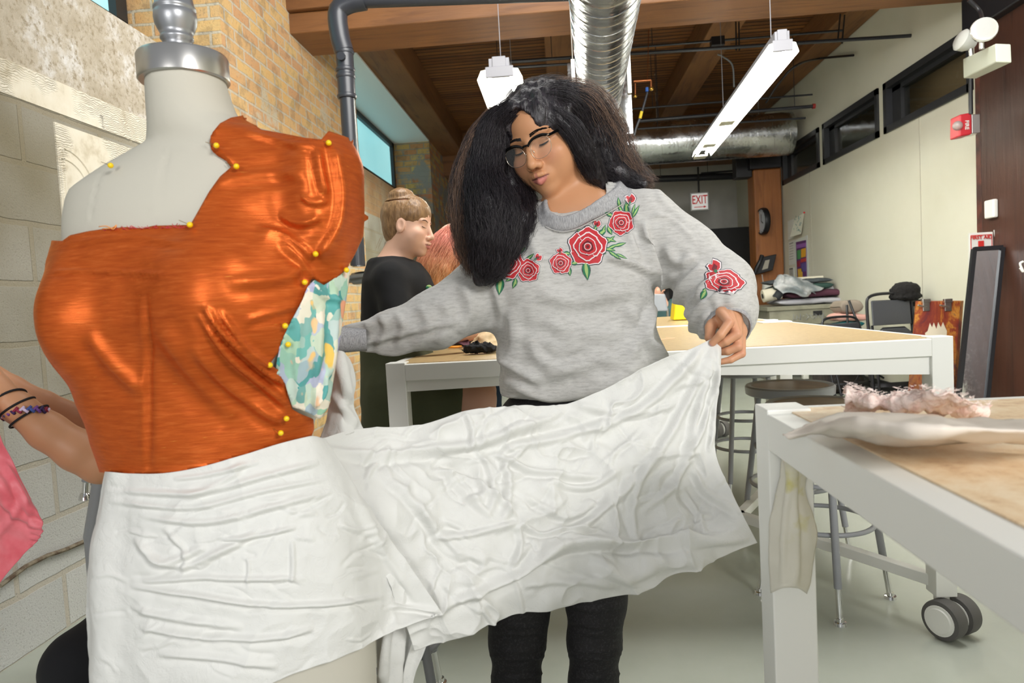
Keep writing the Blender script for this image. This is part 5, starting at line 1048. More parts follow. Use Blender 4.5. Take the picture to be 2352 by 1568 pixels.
def f_torso(P,off=0.):
    z=P[:,2]; xl=np.interp(z,*SL);xr=np.interp(z,*SR);a=np.maximum((xr-xl)/2,.02);c=(xl+xr)/2; b=np.interp(z,[.80,.95,1.10,1.20,1.28,1.34],[.125,.135,.135,.125,.09,.05])
    q_=np.sqrt((np.abs((P[:,0]-c)/a))**2.3+(np.abs((P[:,1]-YT)/b))**2.3+1e-9); d=(q_-1)*np.minimum(a,b)
    for x,y in ((1215,640),(1400,630)): d=smin(d,ell(P,atY(x,y,1.585),(.075,.055,.07)),.05)
    return d-off
RG1=[(1252,466,1.60),(1258,489,1.565),(1283,503,1.55),(1315,499,1.545),(1352,481,1.55),(1390,455,1.575),(1424,428,1.63),(1405,410,1.71),(1345,415,1.75),(1285,435,1.70),(1252,466,1.60)]
RG2=[(1246,478,1.60),(1256,500,1.568),(1283,514,1.553),(1318,510,1.548),(1357,492,1.553),(1397,465,1.578),(1434,436,1.63),(1410,418,1.72),(1345,422,1.76),(1280,445,1.71),(1246,478,1.60)]
RG3=catmull([np.array(atY(x,y+9,Y+.002))+q((0.012 if x>1380 else (-.006 if x<1260 else 0),0,0)) for x,y,Y in RG2],30); RG1=catmull([atY(x,y-1,Y+.003) for x,y,Y in RG1],30);RG2=catmull([atY(*p) for p in RG2],30)
def ringd(P,G):
    c=G.mean(0); near=np.linalg.norm(P-c,axis=1)<.16; d=np.full(len(P),.05); Pn=P[near]; b=np.full(len(Pn),9.)
    for a_,b_ in zip(G[:-1],G[1:]): b=np.minimum(b,cap(Pn,a_,b_,0,0))
    d[near]=b; return d
def f_sweat(P):
    d=f_torso(P); d=smin(d,chainf(armR+foreR[1:],P,.03),.028); d=smin(d,chainf(armL,P,.02),.04); d=np.maximum(d,P[:,2]-float(atY(1330,425,1.66)[2]))
    zb=ZH+(ZHr-ZH)*np.clip((P[:,0]-.08)/.25,-1,1.2); d=np.maximum(d,zb-P[:,2]-1*(np.abs(P[:,0]-.09)>.32))
    c=atY(1672,746,1.455); ax=nrm(foreR[2][0]-foreR[0][0]); d=smax(d,((P-c)@ax)-.006,.004)
    d=smax(d,-cap(P,atY(1325,400,1.66),atY(1335,460,1.65),.075,.064),.006); d=smax(d,-cap(P,atY(1290,420,1.64),atY(1296,464,1.625),.060,.050),.006)
    d=smin(d,np.minimum(np.minimum(ringd(P,RG1),ringd(P,RG2)),ringd(P,RG3))-.0075,.008)
    return d
print('sweater grid'); V,Q=nets(f_sweat,(-.50,1.36,.74),(.56,1.86,1.42),.0058); Nn=vnormals(V,Q); X=proj(V); fr=((CAM-V)*Nn).sum(1)>-.05
wf=[([(1478,505),(1482,560),(1500,620),(1540,690),(1560,720)],.012,9),([(1392,592),(1430,600),(1465,612),(1500,632)],.011,7),([(1440,520),(1455,560),(1480,600)],.006,9),
([(1503,700),(1478,750),(1483,785),(1505,805),(1525,840)],.010,9),([(1545,720),(1575,655),(1620,610)],.012,13),([(1565,745),(1590,690),(1650,640)],.012,11),([(1590,770),(1605,715),(1650,690),(1700,690)],.012,10),([(1525,560),(1555,600),(1600,590)],.007,12),([(1610,782),(1620,730),(1660,705),(1705,712)],.008,8),
([(1490,500),(1540,500),(1600,560)],.003,6),([(1130,640),(1150,720),(1140,760)],.006,12),([(1060,650),(1080,710),(1050,765)],.006,14),([(1010,690),(1035,735),(1000,790)],.004,12),([(960,700),(985,750),(950,805)],.003,11),([(905,712),(925,750),(910,800)],.003,8),([(870,722),(885,755),(860,806)],.004,8),([(835,735),(850,770),(835,806)],.002,6),
([(1150,870),(1250,905),(1390,880),(1500,820)],.007,16),([(1170,700),(1180,780),(1160,850)],.006,16),([(1140,790),(1170,840),(1250,880)],.008,12),([(1440,700),(1470,760),(1440,830)],.007,16),([(800,795),(900,772),(1000,748),(1060,735)],.005,8),([(1230,670),(1330,690),(1450,660)],.005,18),([(1200,900),(1300,915),(1420,880),(1500,850)],.006,10),([(1250,740),(1330,770),(1430,760)],.004,16),([(1210,530),(1230,580),(1235,640)],.006,14),([(1430,450),(1460,500),(1470,560)],.004,10),([(1505,430),(1530,470),(1590,520)],.003,8)]
gW=np.random.default_rng(3); wf=wf+creases(gW,[(1540,600),(1640,590),(1710,700),(1600,760)],9,50,110,-1.0,.3,.004,9)+creases(gW,[(1150,720),(1490,720),(1510,850),(1200,910)],10,80,200,-.1,.5,.0035,14)
wst=[([(1478,498),(1474,545),(1484,600),(1503,655)],.007,40,-1),([(1488,520),(1540,545),(1600,580)],.003,20,1),([(1496,690),(1480,750),(1486,790),(1508,812),(1526,845)],.010,30,-1)]
V=V+Nn*((folds(X,wf,1.6)+steps(X,wst)+.0022*vnoise(V,13,6,3))*np.where(fr,1,.3))[:,None]
s=N('heather_grey_knit'); v=s.obj((14,14,60)); n=s.noise(v,3.2,5,.7); n2=s.noise(s.obj(),500,2); c=s.ramp(n,[(.3,(172,171,167)),(.5,(193,192,189)),(.7,(205,204,200))]); s.P(Base_Color=c,Roughness=.9,Sheen_Weight=.25,Normal=s.bump(n2,.25,.001)); m_heath=s.m
s=N('grey_rib_knit'); wv=s.n('TexNoise',{'Vector':s.obj((6,6,1)),'Scale':90.}); s.P(Base_Color=s.ramp(wv,[(.3,(140,140,142)),(.7,(186,186,188))]),Roughness=.9); m_rib=s.m
W_=empty('person',(.05,1.66,0),'woman standing with long black hair and glasses, grey rose sweater, lifting white cloth','person')
V0=V.copy(); cen=V[Q].mean(1); rd=np.minimum(np.minimum(ringd(cen,RG1),ringd(cen,RG2)),ringd(cen,RG3)); sw=mobj('sweater',V,Q,[m_heath,m_rib],None,True,mi=(rd<.0100).astype(int).tolist()); sw.parent=W_
_cp=catmull([atY(x,y,Y) for x,y,Y in ((1252,470,1.60),(1257,490,1.565),(1283,503,1.55),(1315,497,1.545),(1352,481,1.55),(1390,455,1.575),(1424,426,1.63),(1405,405,1.72),(1340,415,1.76),(1280,440,1.70),(1252,470,1.60))],60)[:-1]
MB().tube(catmull([p+nrm(CAM-p)*.006+q((0,0,-.008)) for p in RG3],60)[:-1],.0011,6,closed=True).build('collar_seam',m_heath,sw,smooth=True)
ax=nrm(foreR[2][0]-foreR[0][0]); c=atY(1671,748,1.452); 
cuff=MB().lathe([(.043,-.030),(.0485,-.022),(.049,0),(.047,.012),(.044,.013),(.042,.0),(.038,-.03)],c,ax,44,cap=False).build('cuff',m_rib,sw,smooth=40)
ax2=nrm(armL[-1][0]-armL[-2][0]); cuff2=MB().lathe([(.027,-.06),(.0285,-.02),(.029,.04),(.027,.05),(.02,.05)],armL[-1][0],ax2,36,cap=False).build('cuff',m_rib,sw,smooth=40)
# body: head, neck, hands in one mesh
nb=atY(1345,485,1.66); nt=HD.w((0,-.02,-.07))[0]; ch_=HD.w((0,.03,-.09))[0]
def f_hn(P):
    d=f_head(HD.l(P),.009); d=smin(d,cap(P,nt,nb,.054,.066),.022); d=smin(d,ell(P,atY(1322,494,1.655),(.108,.070,.054)),.03); return d
V1,Q1=nets(f_hn,HD.c+q((-.16,-.16,-.26)),HD.c+q((.22,.16,.13)),.0021); L1=HD.l(V1); C1=head_cols(L1,(206,150,110),(198,122,112))
k=(np.abs(L1[:,0])<.2)&(L1[:,2]<-.11)|(L1[:,1]<-.02)
def fingers(spec,P,k=.004):
    d=None
    for ch in spec:
        e=None
        for (a,ra),(b,rb) in zip(ch[:-1],ch[1:]):
            x=cap(P,a,b,ra,rb); e=x if e is None else smin(e,x,.002)
        d=e if d is None else np.minimum(d,e)
    return d
def FC(L): return [(atY(x,y,Y),r) for x,y,Y,r in L]
fing=[FC([(1656,716,1.425,.0105),(1675,741,1.385,.0098),(1655,769,1.375,.0088),(1637,787,1.385,.0072)]),
      FC([(1676,724,1.42,.0105),(1692,768,1.385,.0098),(1668,784,1.385,.0088),(1644,795,1.40,.0076)]),
      FC([(1693,736,1.425,.0100),(1695,796,1.39,.0095),(1672,806,1.395,.0085),(1648,808,1.41,.0072)]),
      FC([(1703,752,1.435,.0092),(1703,812,1.405,.0085),(1678,826,1.40,.0072),(1650,832,1.405,.0060)]),
      FC([(1650,722,1.455,.0150),(1632,752,1.43,.0115),(1630,775,1.415,.0098),(1642,790,1.41,.0080)])]
palm=FC([(1672,700,1.50,.029),(1672,728,1.455,.030)]); p2=FC([(1660,722,1.43,.015),(1700,760,1.435,.014)]); p3=FC([(1672,735,1.44,.024),(1690,765,1.43,.018)])
def f_hand(P):
    d=chainf(palm,P,.01); d=smin(d,chainf(p2,P,.01),.012); d=smin(d,chainf(p3,P,.01),.012)
    for ch in fing: d=smin(d,fingers([ch],P),.0035)
    return d
hc=atY(1672,760,1.42); V2,Q2=nets(f_hand,hc-.085,hc+q((.075,.10,.09)),.0018); C2=np.tile(np.array(lin((212,156,120))[:3]),(len(V2),1))
kn=np.zeros(len(V2))
for ch in fing[:4]: kn+=np.exp(-(((V2-ch[1][0])**2).sum(1))/.010**2)+.7*np.exp(-(((V2-ch[3][0])**2).sum(1))/.008**2)
C2=C2*(1-.35*np.clip(kn,0,1)[:,None])+np.array(lin((216,140,122))[:3])*(.35*np.clip(kn,0,1)[:,None])
# far hand reaching behind the form
hl=armL[-1][0]; fl=[[(hl+q((-.02,0,.0)),.024),(hl+q((-.075,-.01,.0)),.026)]]+[[(hl+q((-.07,-.01,.024-.016*j)),.010),(hl+q((-.115,-.02,.026-.018*j)),.009),(hl+q((-.14,-.04,.014-.016*j)),.008)] for j in range(4)]+[[(hl+q((-.04,-.01,.02)),.012),(hl+q((-.085,-.035,.03)),.010),(hl+q((-.105,-.045,.015)),.008)]]
V3,Q3=nets(lambda P:smin(chainf(fl[0],P,.01),fingers(fl[1:],P),.006),hl+q((-.17,-.08,-.07)),hl+q((.03,.05,.07)),.003); C3=np.tile(np.array(lin((212,156,120))[:3]),(len(V3),1))
# legs/feet under the jeans and inner torso
V4,Q4=nets(lambda P:smin(ell(P,atY(1325,700,1.66),(.12,.09,.26)),cap(P,nb,nb+q((0,0,-.12)),.05,.08),.03),(-.1,1.5,.75),(.3,1.8,1.36),.012); C4=np.tile(np.array(lin((212,156,120))[:3]),(len(V4),1))
Vs=[];Qs=[];Cs=[];o_=0
for v_,q__,c_ in ((V1,Q1,C1),(V2,Q2,C2),(V3,Q3,C3),(V4,Q4,C4)): Vs.append(v_);Qs.append(q__+o_);Cs.append(c_);o_+=len(v_)
body=mobj('body',np.concatenate(Vs),np.concatenate(Qs),m_skin,W_,True); attr(body,'tint',np.concatenate(Cs))
m_nail=mat('nail',(214,146,140),.25); nl=[]
for ch in (fing[0],fing[3]):
    tip=ch[3][0]; d=nrm(tip-ch[2][0]); nl.append(MB().ball(tip+d*.0015+nrm(CAM-tip)*.0046,(.0052,.0030,.0060),8,R=np.stack([np.cross(nrm(CAM-tip),d),nrm(CAM-tip),d],1)).build('fingernail',m_nail,body,smooth=True))
# eyes: lash lines, brows
mb=MB(); ml=mat('lash_black',(16,12,12),.5)
for sx in (-1,1):
    pts=[]
    for t in np.linspace(-1,1,15): pts.append(HD.w((sx*.032+.0150*t,.0800-.0050*t*t+.0012,-.0072+.0030*t*t))[0])
    mb.tube(pts,[.0005+.0015*(1-abs(t))**.5 for t in np.linspace(-1,1,15)],6)
    for t in np.linspace(-.9,.95,16):
        a=HD.w((sx*.032+.0150*t,.0800-.0050*t*t+.0015,-.0072+.0030*t*t))[0]; b_=HD.w((sx*.032+.0175*t,.0850-.005*t*t,-.0112+.0030*t*t))[0]; mb.tube([a,b_],[.0005,.0002],3)
    pts=[HD.w((sx*.032+.0150*t,.0790-.006*t*t,.0075-.0035*t*t))[0] for t in np.linspace(-1,1,11)]; mb.tube(pts,.0003,4)
mb.build('eyelashes',ml,body,smooth=True)
def fold(P,cam=None): return P
mb=MB(); rr=random.Random(9)
def headproj(x,z): # surface point in local coordinates
    ys=np.linspace(.125,.03,160); Pt=np.stack([np.full(160,x),ys,np.full(160,z)],1); d=f_head(Pt,.009); k=np.argmax(d<0); return np.array((x,ys[k]+.0004,z))
for sx in (-1,1):
    for j in range(210):
        t=rr.random(); x=sx*(.011+.042*t); z=.0205+.0075*math.sin(t*2.4)-.004*t+rr.uniform(-.0036,.0036)*(1-.6*t); a=headproj(x,z); b_=headproj(x+sx*.005,z+.0016*(1-2*t)); mb.tube([HD.w(a)[0],HD.w((a+b_)/2+q((0,.0008,0)))[0],HD.w(b_)[0]],[.0005,.0004,.0002],3)
mb.build('eyebrows',ml,body)
# glasses
gl=empty('glasses',HD.c,None,None); gl.parent=W_; m_gb=mat('glossy_black_acetate',(12,12,13),.12); m_gw=mat('pale_gold_wire',(222,212,194),.2,.9)
s=N('spectacle_lens'); s.P(Base_Color=(.9,.95,.95,1),Roughness=.02,Alpha=.05,Specular_IOR_Level=.3); m_lens=s.m
gob=[]; DY=.1015; ZC=-.011
for sx in (-1,1):
    def rim(t): # outline, t angle
        ca,sa=math.cos(t),math.sin(t); return (sx*(.0345+.0262*np.sign(ca)*abs(ca)**.85), DY-.0035*((.0345+.0262*ca)/.06)**2, ZC+ (.0200*abs(sa)**.8 if sa>0 else -.0225*abs(sa)**.9)+.003*(ca))
    P_=[HD.w(rim(t))[0] for t in np.linspace(0,2*math.pi,48,endpoint=False)]
    gob.append(MB().tube(P_,.0006,8,closed=True).build('wire_rim',m_gw,None,smooth=True)); gob.append(MB().add(P_,[tuple(range(48))]).build('lens',m_lens,None))
    top=[HD.w((sx*x,DY+.0008-.0035*(x/.06)**2,ZC+z))[0] for x,z in ((.0065,.012),(.014,.0185),(.024,.0228),(.036,.0242),(.048,.0235),(.058,.0200),(.0625,.0175))]
    gob.append(MB().tube(catmull(top,24),[.0026+.0009*math.sin(i/23*3.1) for i in range(24)],10).build('brow_bar',m_gb,None,smooth=True))
    gob.append(MB().bar(HD.w((sx*.062,DY-.004,ZC+.0175))[0],HD.w((sx*.0745,.010,ZC+.022))[0],.0028,.0060,HD.R@q((0,0,1))).build('temple_arm',m_gb,None,bevel=.0006))
    gob.append(MB().ball(HD.w((sx*.0625,DY+.001,ZC+.0185))[0],(.0030,.0010,.0012),6,R=HD.R).build('rivet',m_gw,None,smooth=True))
    gob.append(MB().tube(catmull([HD.w((sx*.0095,DY-.001,ZC+.004))[0],HD.w((sx*.0105,DY-.006,ZC+.0))[0],HD.w((sx*.0105,DY-.008,ZC-.005))[0]],8),.0005,6).ball(HD.w((sx*.0105,DY-.008,ZC-.004))[0],(.0016,.001,.003),6,R=HD.R).build('nose_pad',m_gw,None,smooth=True))
gob.append(MB().tube(catmull([HD.w((-.010,DY,ZC+.0135))[0],HD.w((0,DY+.002,ZC+.0155))[0],HD.w((.010,DY,ZC+.0135))[0]],9),.0024,8).build('bridge',m_gb,None,smooth=True))
under(gl,*gob)
# jeans
def legpts(px1,py1,px2,py2,Y,r0,r1,r2):
    a=atY(px1,py1,Y);b=atY(px2,py2,Y); return a,b
zl=[]; hipc=atY(1310,960,1.66)
LA=[(atY(1235,1010,1.66),.105),(atY(1208,1220,1.66),.090),(atY(1192,1400,1.66),.0715),(atY(1188,1470,1.66),.066),(atY(1186,1568,1.66),.057)]; LB=[(atY(1395,1010,1.66),.105),(atY(1380,1200,1.66),.090),(atY(1369,1380,1.66),.070),(atY(1365,1470,1.66),.062),(atY(1363,1568,1.66),.057)]
for L_ in (LA,LB): e_=L_[-1][0].copy(); e_[2]=.10; e_[0]+=.012; L_.append((e_,.045))
def f_jean(P): return smin(smin(chainf(LA,P,.03),chainf(LB,P,.03),.02),ell(P,hipc,(.165,.115,.10)),.05)
V,Q=nets(f_jean,(-.27,1.5,.07),(.36,1.84,1.0),.0065); X=proj(V); Nn=vnormals(V,Q); fr=((CAM-V)*Nn).sum(1)>0
jf=[]
for x0,w_ in ((1190,66),(1368,64)):
    for y_ in (1395,1432,1448,1490,1505,1550): jf.append(([(x0-w_,y_+rr.uniform(-8,4)),(x0,y_+8),(x0+w_,y_+rr.uniform(-10,4))],.0045,5))
V=V+Nn*((folds(X,jf)+.0012*vnoise(V,30,2,2))*fr)[:,None]
jn=mobj('jeans',V,Q,mat('black_denim',(24,23,26),.75,var=(200,(50,48,52),.5,.7),bump=(300,.3,.001)),None,True); jn.parent=W_
shs=[]
for L_ in (LA,LB):
    e_=L_[-1][0]; V,Q=nets(lambda P:smax(smin(ell(P,e_+q((0,-.06,-.055)),(.045,.125,.045)),cap(P,e_+q((0,0,-.07)),e_+q((0,0,-.0)),.045,.042),.03),.004-P[:,2],.004),e_+q((-.08,-.22,-.13)),e_+q((.08,.1,.06)),.008); shs.append(mobj('shoe',V,Q,m_ch,None,True))
# hair
HR=C_([(1222,232,1.585,26),(1285,240,1.62,48),(1332,285,1.68,58),(1368,340,1.70,56),(1392,385,1.69,42),(1432,410,1.68,26),(1478,425,1.66,9)])
HR2=C_([(1262,256,1.56,18),(1312,296,1.56,22),(1342,350,1.58,24),(1366,400,1.61,22),(1382,430,1.63,12)])
HL=C_([(1182,244,1.56,20),(1140,285,1.585,30),(1120,340,1.585,34),(1112,410,1.57,40),(1128,480,1.54,56),(1135,550,1.52,52),(1122,610,1.52,38),(1105,645,1.52,16)])
HL2=C_([(1158,290,1.60,18),(1153,335,1.61,24),(1162,395,1.64,28),(1185,455,1.64,38),(1192,505,1.58,36),(1168,565,1.54,32),(1150,620,1.52,20)])
crown=HD.w((0,-.030,.048))[0]
def f_hair(P):
    d=ell(HD.l(P),(0,-.022,.044),(.090,.116,.092)); L=HD.l(P)
    for ch,s_ in ((HR,.93),(HR2,.9),(HL,.93),(HL2,.92)): d=smin(d,chainf(ch,P,.012,s_),.014)
    d=smax(d,-ell(L,(0,.108,-.052),(.058,.062,.103)),.006); d=smax(d,-ell(L,(0,.115,.016),(.040,.070,.070)),.008)
    ns=vnoise(P*q((1,1,.35)),70,12,3); wn=np.clip(ell(L,(0,.108,-.052),(.058,.062,.103))/.05,0.04,1); ns=ns*wn
    return d+.0060*ns+.0030*(1-np.abs(vnoise(P*q((1,1,.25)),120,3,2)))+.003*vnoise(P*q((1,1,.8)),34,8,2)
V,Q=nets(f_hair,atY(1060,700,1.6)*q((1,0,1))+q((-.03,1.40,0)),(.34,1.84,1.66),.0036)
hv=mobj('hair',V,Q,m_hair,None,True); hv.parent=W_
K=dict(npt=24)
st=[strands(HR,1700,m_hair,(.75,1.12),r=.00042,amp=.010,freq=34,seed=1,parent=hv,**K),strands(HR2,500,m_hair,(.4,1.25),r=.0004,amp=.005,freq=30,seed=2,parent=hv,**K),
 strands(HL,2200,m_hair,(.75,1.16),r=.00042,amp=.012,freq=32,seed=3,parent=hv,**K),strands(HL2,900,m_hair,(.5,1.25),r=.0004,amp=.011,freq=32,seed=4,parent=hv,**K)]
HF=C_([(1150,250,1.60,22),(1105,330,1.60,34),(1085,410,1.60,44),(1080,480,1.58,44),(1088,560,1.56,40),(1100,630,1.54,30)])
st.append(strands(HF,2600,m_frizz,(.1,1.12),r=.00030,amp=.009,freq=34,seed=5,parent=hv,**K)); st.append(strands(HF,600,m_hair,(.3,1.2),r=.0003,amp=.010,freq=34,seed=15,parent=hv,**K))
HRf=C_([(1260,215,1.62,34),(1340,245,1.66,52),(1395,320,1.70,50),(1430,380,1.70,40),(1465,410,1.70,28),(1500,425,1.68,14)]); st.append(strands(HRf,700,m_frizz,(.2,1.15),r=.00028,amp=.010,freq=36,seed=6,parent=hv,**K)); st.append(strands(HRf,500,m_hair,(.2,1.1),r=.0003,amp=.009,freq=36,seed=16,parent=hv,**K))
HT=C_([(1160,255,1.58,16),(1200,215,1.62,22),(1260,200,1.66,24),(1320,215,1.70,26),(1370,260,1.72,26)]); st.append(strands(HT,350,m_hair,(.3,1.1),r=.0003,amp=.006,freq=40,seed=7,parent=hv,**K))
# centre part
mb=MB(); 
pp=[HD.w(headproj(0,.080)-q((0,.0,0)))[0]]
# ---- embroidery
emb=[]; m_er=mat('thread_red',(196,46,54),.6,bump=(300,.4,.001)); m_ed=mat('thread_dark_red',(112,22,34),.6); m_ew=mat('thread_white',(238,226,228),.6); m_eg=mat('thread_green',(40,120,84),.6); m_ey=mat('thread_lime',(164,196,120),.6); m_ek=mat('thread_navy',(48,48,62),.6)
mats_e=[m_er,m_ed,m_ew,m_eg,m_ey,m_ek]
class Emb:
    def __init__(s): s.poly=[]
    def add(s,pts,mi,lv): s.poly.append((np.array(pts,float),mi,lv)); return s
    def build(s,name,y0=1.3,y1=1.8):
        allp=[];V=[];Fc=[];mi=[]
        for pts,m_,lv in s.poly:
            c=pts.mean(0); n=len(pts); rings=[c+(pts-c)*k for k in (.35,.7,1.)]; o=len(allp); allp+= [c]+[p for r_ in rings for p in r_]
            for i in range(n): Fc.append((o,o+1+i,o+1+(i+1)%n)); mi.append(m_)
            for rg in range(2):
                for i in range(n): a=o+1+rg*n; Fc.append((a+i,a+n+i,a+n+(i+1)%n,a+(i+1)%n)); mi.append(m_)
            V+= [lv]*(1+3*n)
        P=rays(SURF,allp,y0,y1,140); lv=np.array(V); P=P+(CAM-P)/np.linalg.norm(CAM-P,axis=1)[:,None]*(.0012+.00045*lv)[:,None]
        o=MB(); o.v=[tuple(p) for p in P]; o.f=Fc; o.mi=mi; return o.build(name,mats_e,None,smooth=True)
# surface for projection: displaced mesh via nearest vertex depth
from mathutils.bvhtree import BVHTree
bv=BVHTree.FromPolygons([tuple(v_) for v_ in sw.data.vertices.foreach_get and [w.co[:] for w in sw.data.vertices]],[tuple(p.vertices) for p in sw.data.polygons])
def rays(f,XY,y0,y1,n=0):
    out=[]
    for x,y in XY:
        r=nrm(ray(x,y)); h=bv.ray_cast(Vector(CAM),Vector(r)); out.append(np.array(h[0]) if h[0] is not None else (out[-1] if out else CAM+r*1.6))
    return np.array(out)
SURF=None
def petal(c,a0,a1,r0,r1,n=9,pt=.18,sq=(1,1),rot=0):
    P=[]
    for i in range(n): t=i/(n-1); a=a0+(a1-a0)*t; r=r1*(.86+pt*math.sin(t*math.pi)+.05*math.cos(t*14)); P.append((r*math.cos(a),r*math.sin(a)))
    for i in range(n): t=1-i/(n-1); a=a0+(a1-a0)*t; P.append((r0*math.cos(a),r0*math.sin(a)))
    P=np.array(P); P[:,0]*=sq[0];P[:,1]*=sq[1]; R_=np.array([[math.cos(rot),-math.sin(rot)],[math.sin(rot),math.cos(rot)]]); return P@R_.T+np.array(c)
def rose(name,c,R,a=0.,sq=(1,1),rot=0):
    E_=Emb(); lv=0
    for ring,(n,r0,r1,ph) in enumerate(((5,.35,1.0,a),(4,.22,.70,a+.5),(3,.10,.46,a+1.2))):
        for k in range(n):
            a0=ph+k*2*math.pi/n; a1=a0+2*math.pi/n*1.12
            E_.add(petal(c,a0-.04,a1+.04,r0*R*.9,r1*R*1.06,sq=sq,rot=rot),5 if ring==0 else 2,lv); E_.add(petal(c,a0-.02,a1+.02,r0*R*.9,r1*R*1.02,sq=sq,rot=rot),2,lv+1); E_.add(petal(c,a0+.04,a1-.04,r0*R,r1*R*.965,sq=sq,rot=rot),0,lv+2); E_.add(petal(c,a0+.14,a1-.14,r0*R*1.05,r1*R*.72,pt=.1,sq=sq,rot=rot),1,lv+3); lv+=.6
        lv+=4
    for rr_,mi in ((.20,2),(.165,0),(.09,1)): 
        E_.add([np.array(c)+q((math.cos(t)*rr_*R*sq[0],math.sin(t)*rr_*R*sq[1])) for t in np.linspace(0,2*math.pi,14,endpoint=False)],mi,lv); lv+=1
    emb.append(E_.build(name))
def leaf(c,ang,L,w,E_,lime=True):
    a=math.radians(ang); d=q((math.cos(a),math.sin(a))); n_=q((-d[1],d[0])); c=q(c)
    def sh(k,j=0): return [c+d*L*t+n_*w*k*math.sin(math.pi*t**.8)*(1+.14*j*math.cos(t*30)) for t in np.linspace(0,1,9)]+[c+d*L*t-n_*w*k*math.sin(math.pi*t**.8)*(1+.14*j*math.cos(t*30)) for t in np.linspace(1,0,9)[1:-1]]
    E_.add(sh(1.12),5,0); E_.add(sh(1.,1),3,1)
    if lime: E_.add([c+(p-c)*.86+d*L*.05 for p in sh(.5)],4,2)
LF=[(1344,600,82,44,9),(1372,575,20,22,5),(1385,570,10,30,4),(1395,572,-25,28,4),(1390,560,-40,30,4),(1398,576,35,36,4),(1410,565,-15,30,4),(1415,582,25,30,3),(1382,540,-70,26,4),(1388,545,20,30,4),(1392,528,150,26,6),(1408,495,200,20,5),(1395,520,60,22,5),(1440,495,-95,32,6),(1452,500,-60,34,4),(1452,492,-75,26,3),(1430,488,-120,22,4),(1424,478,-100,26,4),(1436,480,-60,20,3),(1345,535,200,22,5),(1358,535,-110,20,4),(1366,530,-75,22,4),(1310,582,180,20,5),(1312,605,-10,20,5),(1306,612,80,22,5),
 (1182,585,-110,22,4),(1190,582,-40,24,4),(1186,580,-20,20,3),(1203,602,-40,32,4),(1150,636,95,42,9),(1180,635,150,22,4),(1186,640,110,24,5),(1183,638,80,18,4)]
E_=Emb()
for x,y,a,L,w in LF: leaf((x,y),a,L,w,E_)
E_.add([(1446,470),(1447,470),(1449,500),(1448,500)],3,0)
emb.append(E_.build('embroidered_leaves'))
rose('embroidered_rose',(1350,566),43,.3); rose('embroidered_rose',(1427,511),28,1.0); rose('embroidered_rose',(1288,604),25,2.0,(1,1),-.5); rose('embroidered_rose',(1213,621),26,.2); rose('embroidered_rose',(1172,606),33,1.4,(.9,1.05),.5)
rose('embroidered_rose',(1663,646),46,.5,(1.,.60),.12)
def bud(c,R,ang=0,mode=0):
    E_=Emb(); a=math.radians(ang)
    def T(P): P=np.array(P,float)*R; return P@np.array([[math.cos(a),math.sin(a)],[-math.sin(a),math.cos(a)]])+np.array(c)
    hs=[(0,.9),(-.75,.3),(-1,-.3),(-.6,-.55),(-.25,-.35),(.05,-1.),(.5,-.75),(.9,-.3),(.75,.35)]
    E_.add(T(np.array(hs)*1.22),5,0); E_.add(T(np.array(hs)*1.12),2,1); E_.add(T(np.array(hs)*.92),0,2); E_.add(T([(0,.75),(-.45,.2),(-.2,-.1),(.05,-.45),(.4,.05)]),1,3); E_.add(T([(0,.95),(-.3,.6),(0,.35),(.3,.6)]),3,4)
    emb.append(E_.build('embroidered_bud'))
bud((1448,457),13,10); bud((1371,514),10,30); bud((1286,576),8,0); bud((1236,591),10,60); bud((1184,556),11,20); bud((1641,612),17,-15)
E_=Emb(); leaf((1622,666),120,26,7,E_); leaf((1622,664),150,10,4,E_); leaf((1682,630),-20,10,3,E_); emb.append(E_.build('embroidered_leaves'))
for o in emb: o.parent=sw
W_.location=Vector((.05,1.66,0)); under(W_,sw,body,hv,jn,gl,*shs)
gl.matrix_parent_inverse=Matrix.Translation(-W_.location)
# seams on sleeve/shoulder
print('woman done')
# ---- seated woman in profile, behind the table's left end
def sit(loc,lab): return empty('person',loc,lab,'person')
Yb=2.55
H2=Head(atY(938,518,Yb),(1.42,.16,.05),.92); B2=sit((-.62,2.55,0),'woman seated in profile with brown bun, black rose top and olive skirt')
m_sk2=m_skin
n0=H2.w((0,-.02,-.07))[0]; n1=atY(902,606,Yb)
def f_b2(P): 
    d=f_head(H2.l(P),.005); d=smin(d,cap(P,n0,n1,.050,.060),.03); return smin(d,ell(P,atY(905,622,Yb),(.07,.11,.045)),.04)
V1,Q1=nets(f_b2,H2.c+q((-.26,-.2,-.26)),H2.c+q((.16,.2,.13)),.0032); C1=head_cols(H2.l(V1),(224,178,152),(196,122,112),0,(.8,.42,.36))
th=[(atY(925,905,2.45),.10),(atY(1040,905,2.40),.088),(atY(1098,915,2.38),.062),(atY(1100,925,2.38)+q((0,.02,-.42)),.042)]
th2_=[(a+q((-.02,.2,.0)),r) for a,r in th]
fa=[(atY(905,640,2.42),.06),(atY(925,745,2.38),.048),(atY(1010,775,2.42),.036),(atY(1085,762,2.50),.024)]
V2,Q2=nets(lambda P:np.minimum(smin(chainf(th,P,.02),ell(P,th[-1][0]+q((.05,0,-.03)),(.10,.04,.03)),.02),np.minimum(chainf(th2_,P,.02),ell(P,(-.60,2.55,.80),(.13,.20,.13)))),(-.78,2.2,.3),(-.15,2.80,1.0),.009)
V3,Q3=nets(lambda P:chainf(fa[1:],P,.01),(-.72,2.2,.9),(-.1,2.7,1.3),.007)
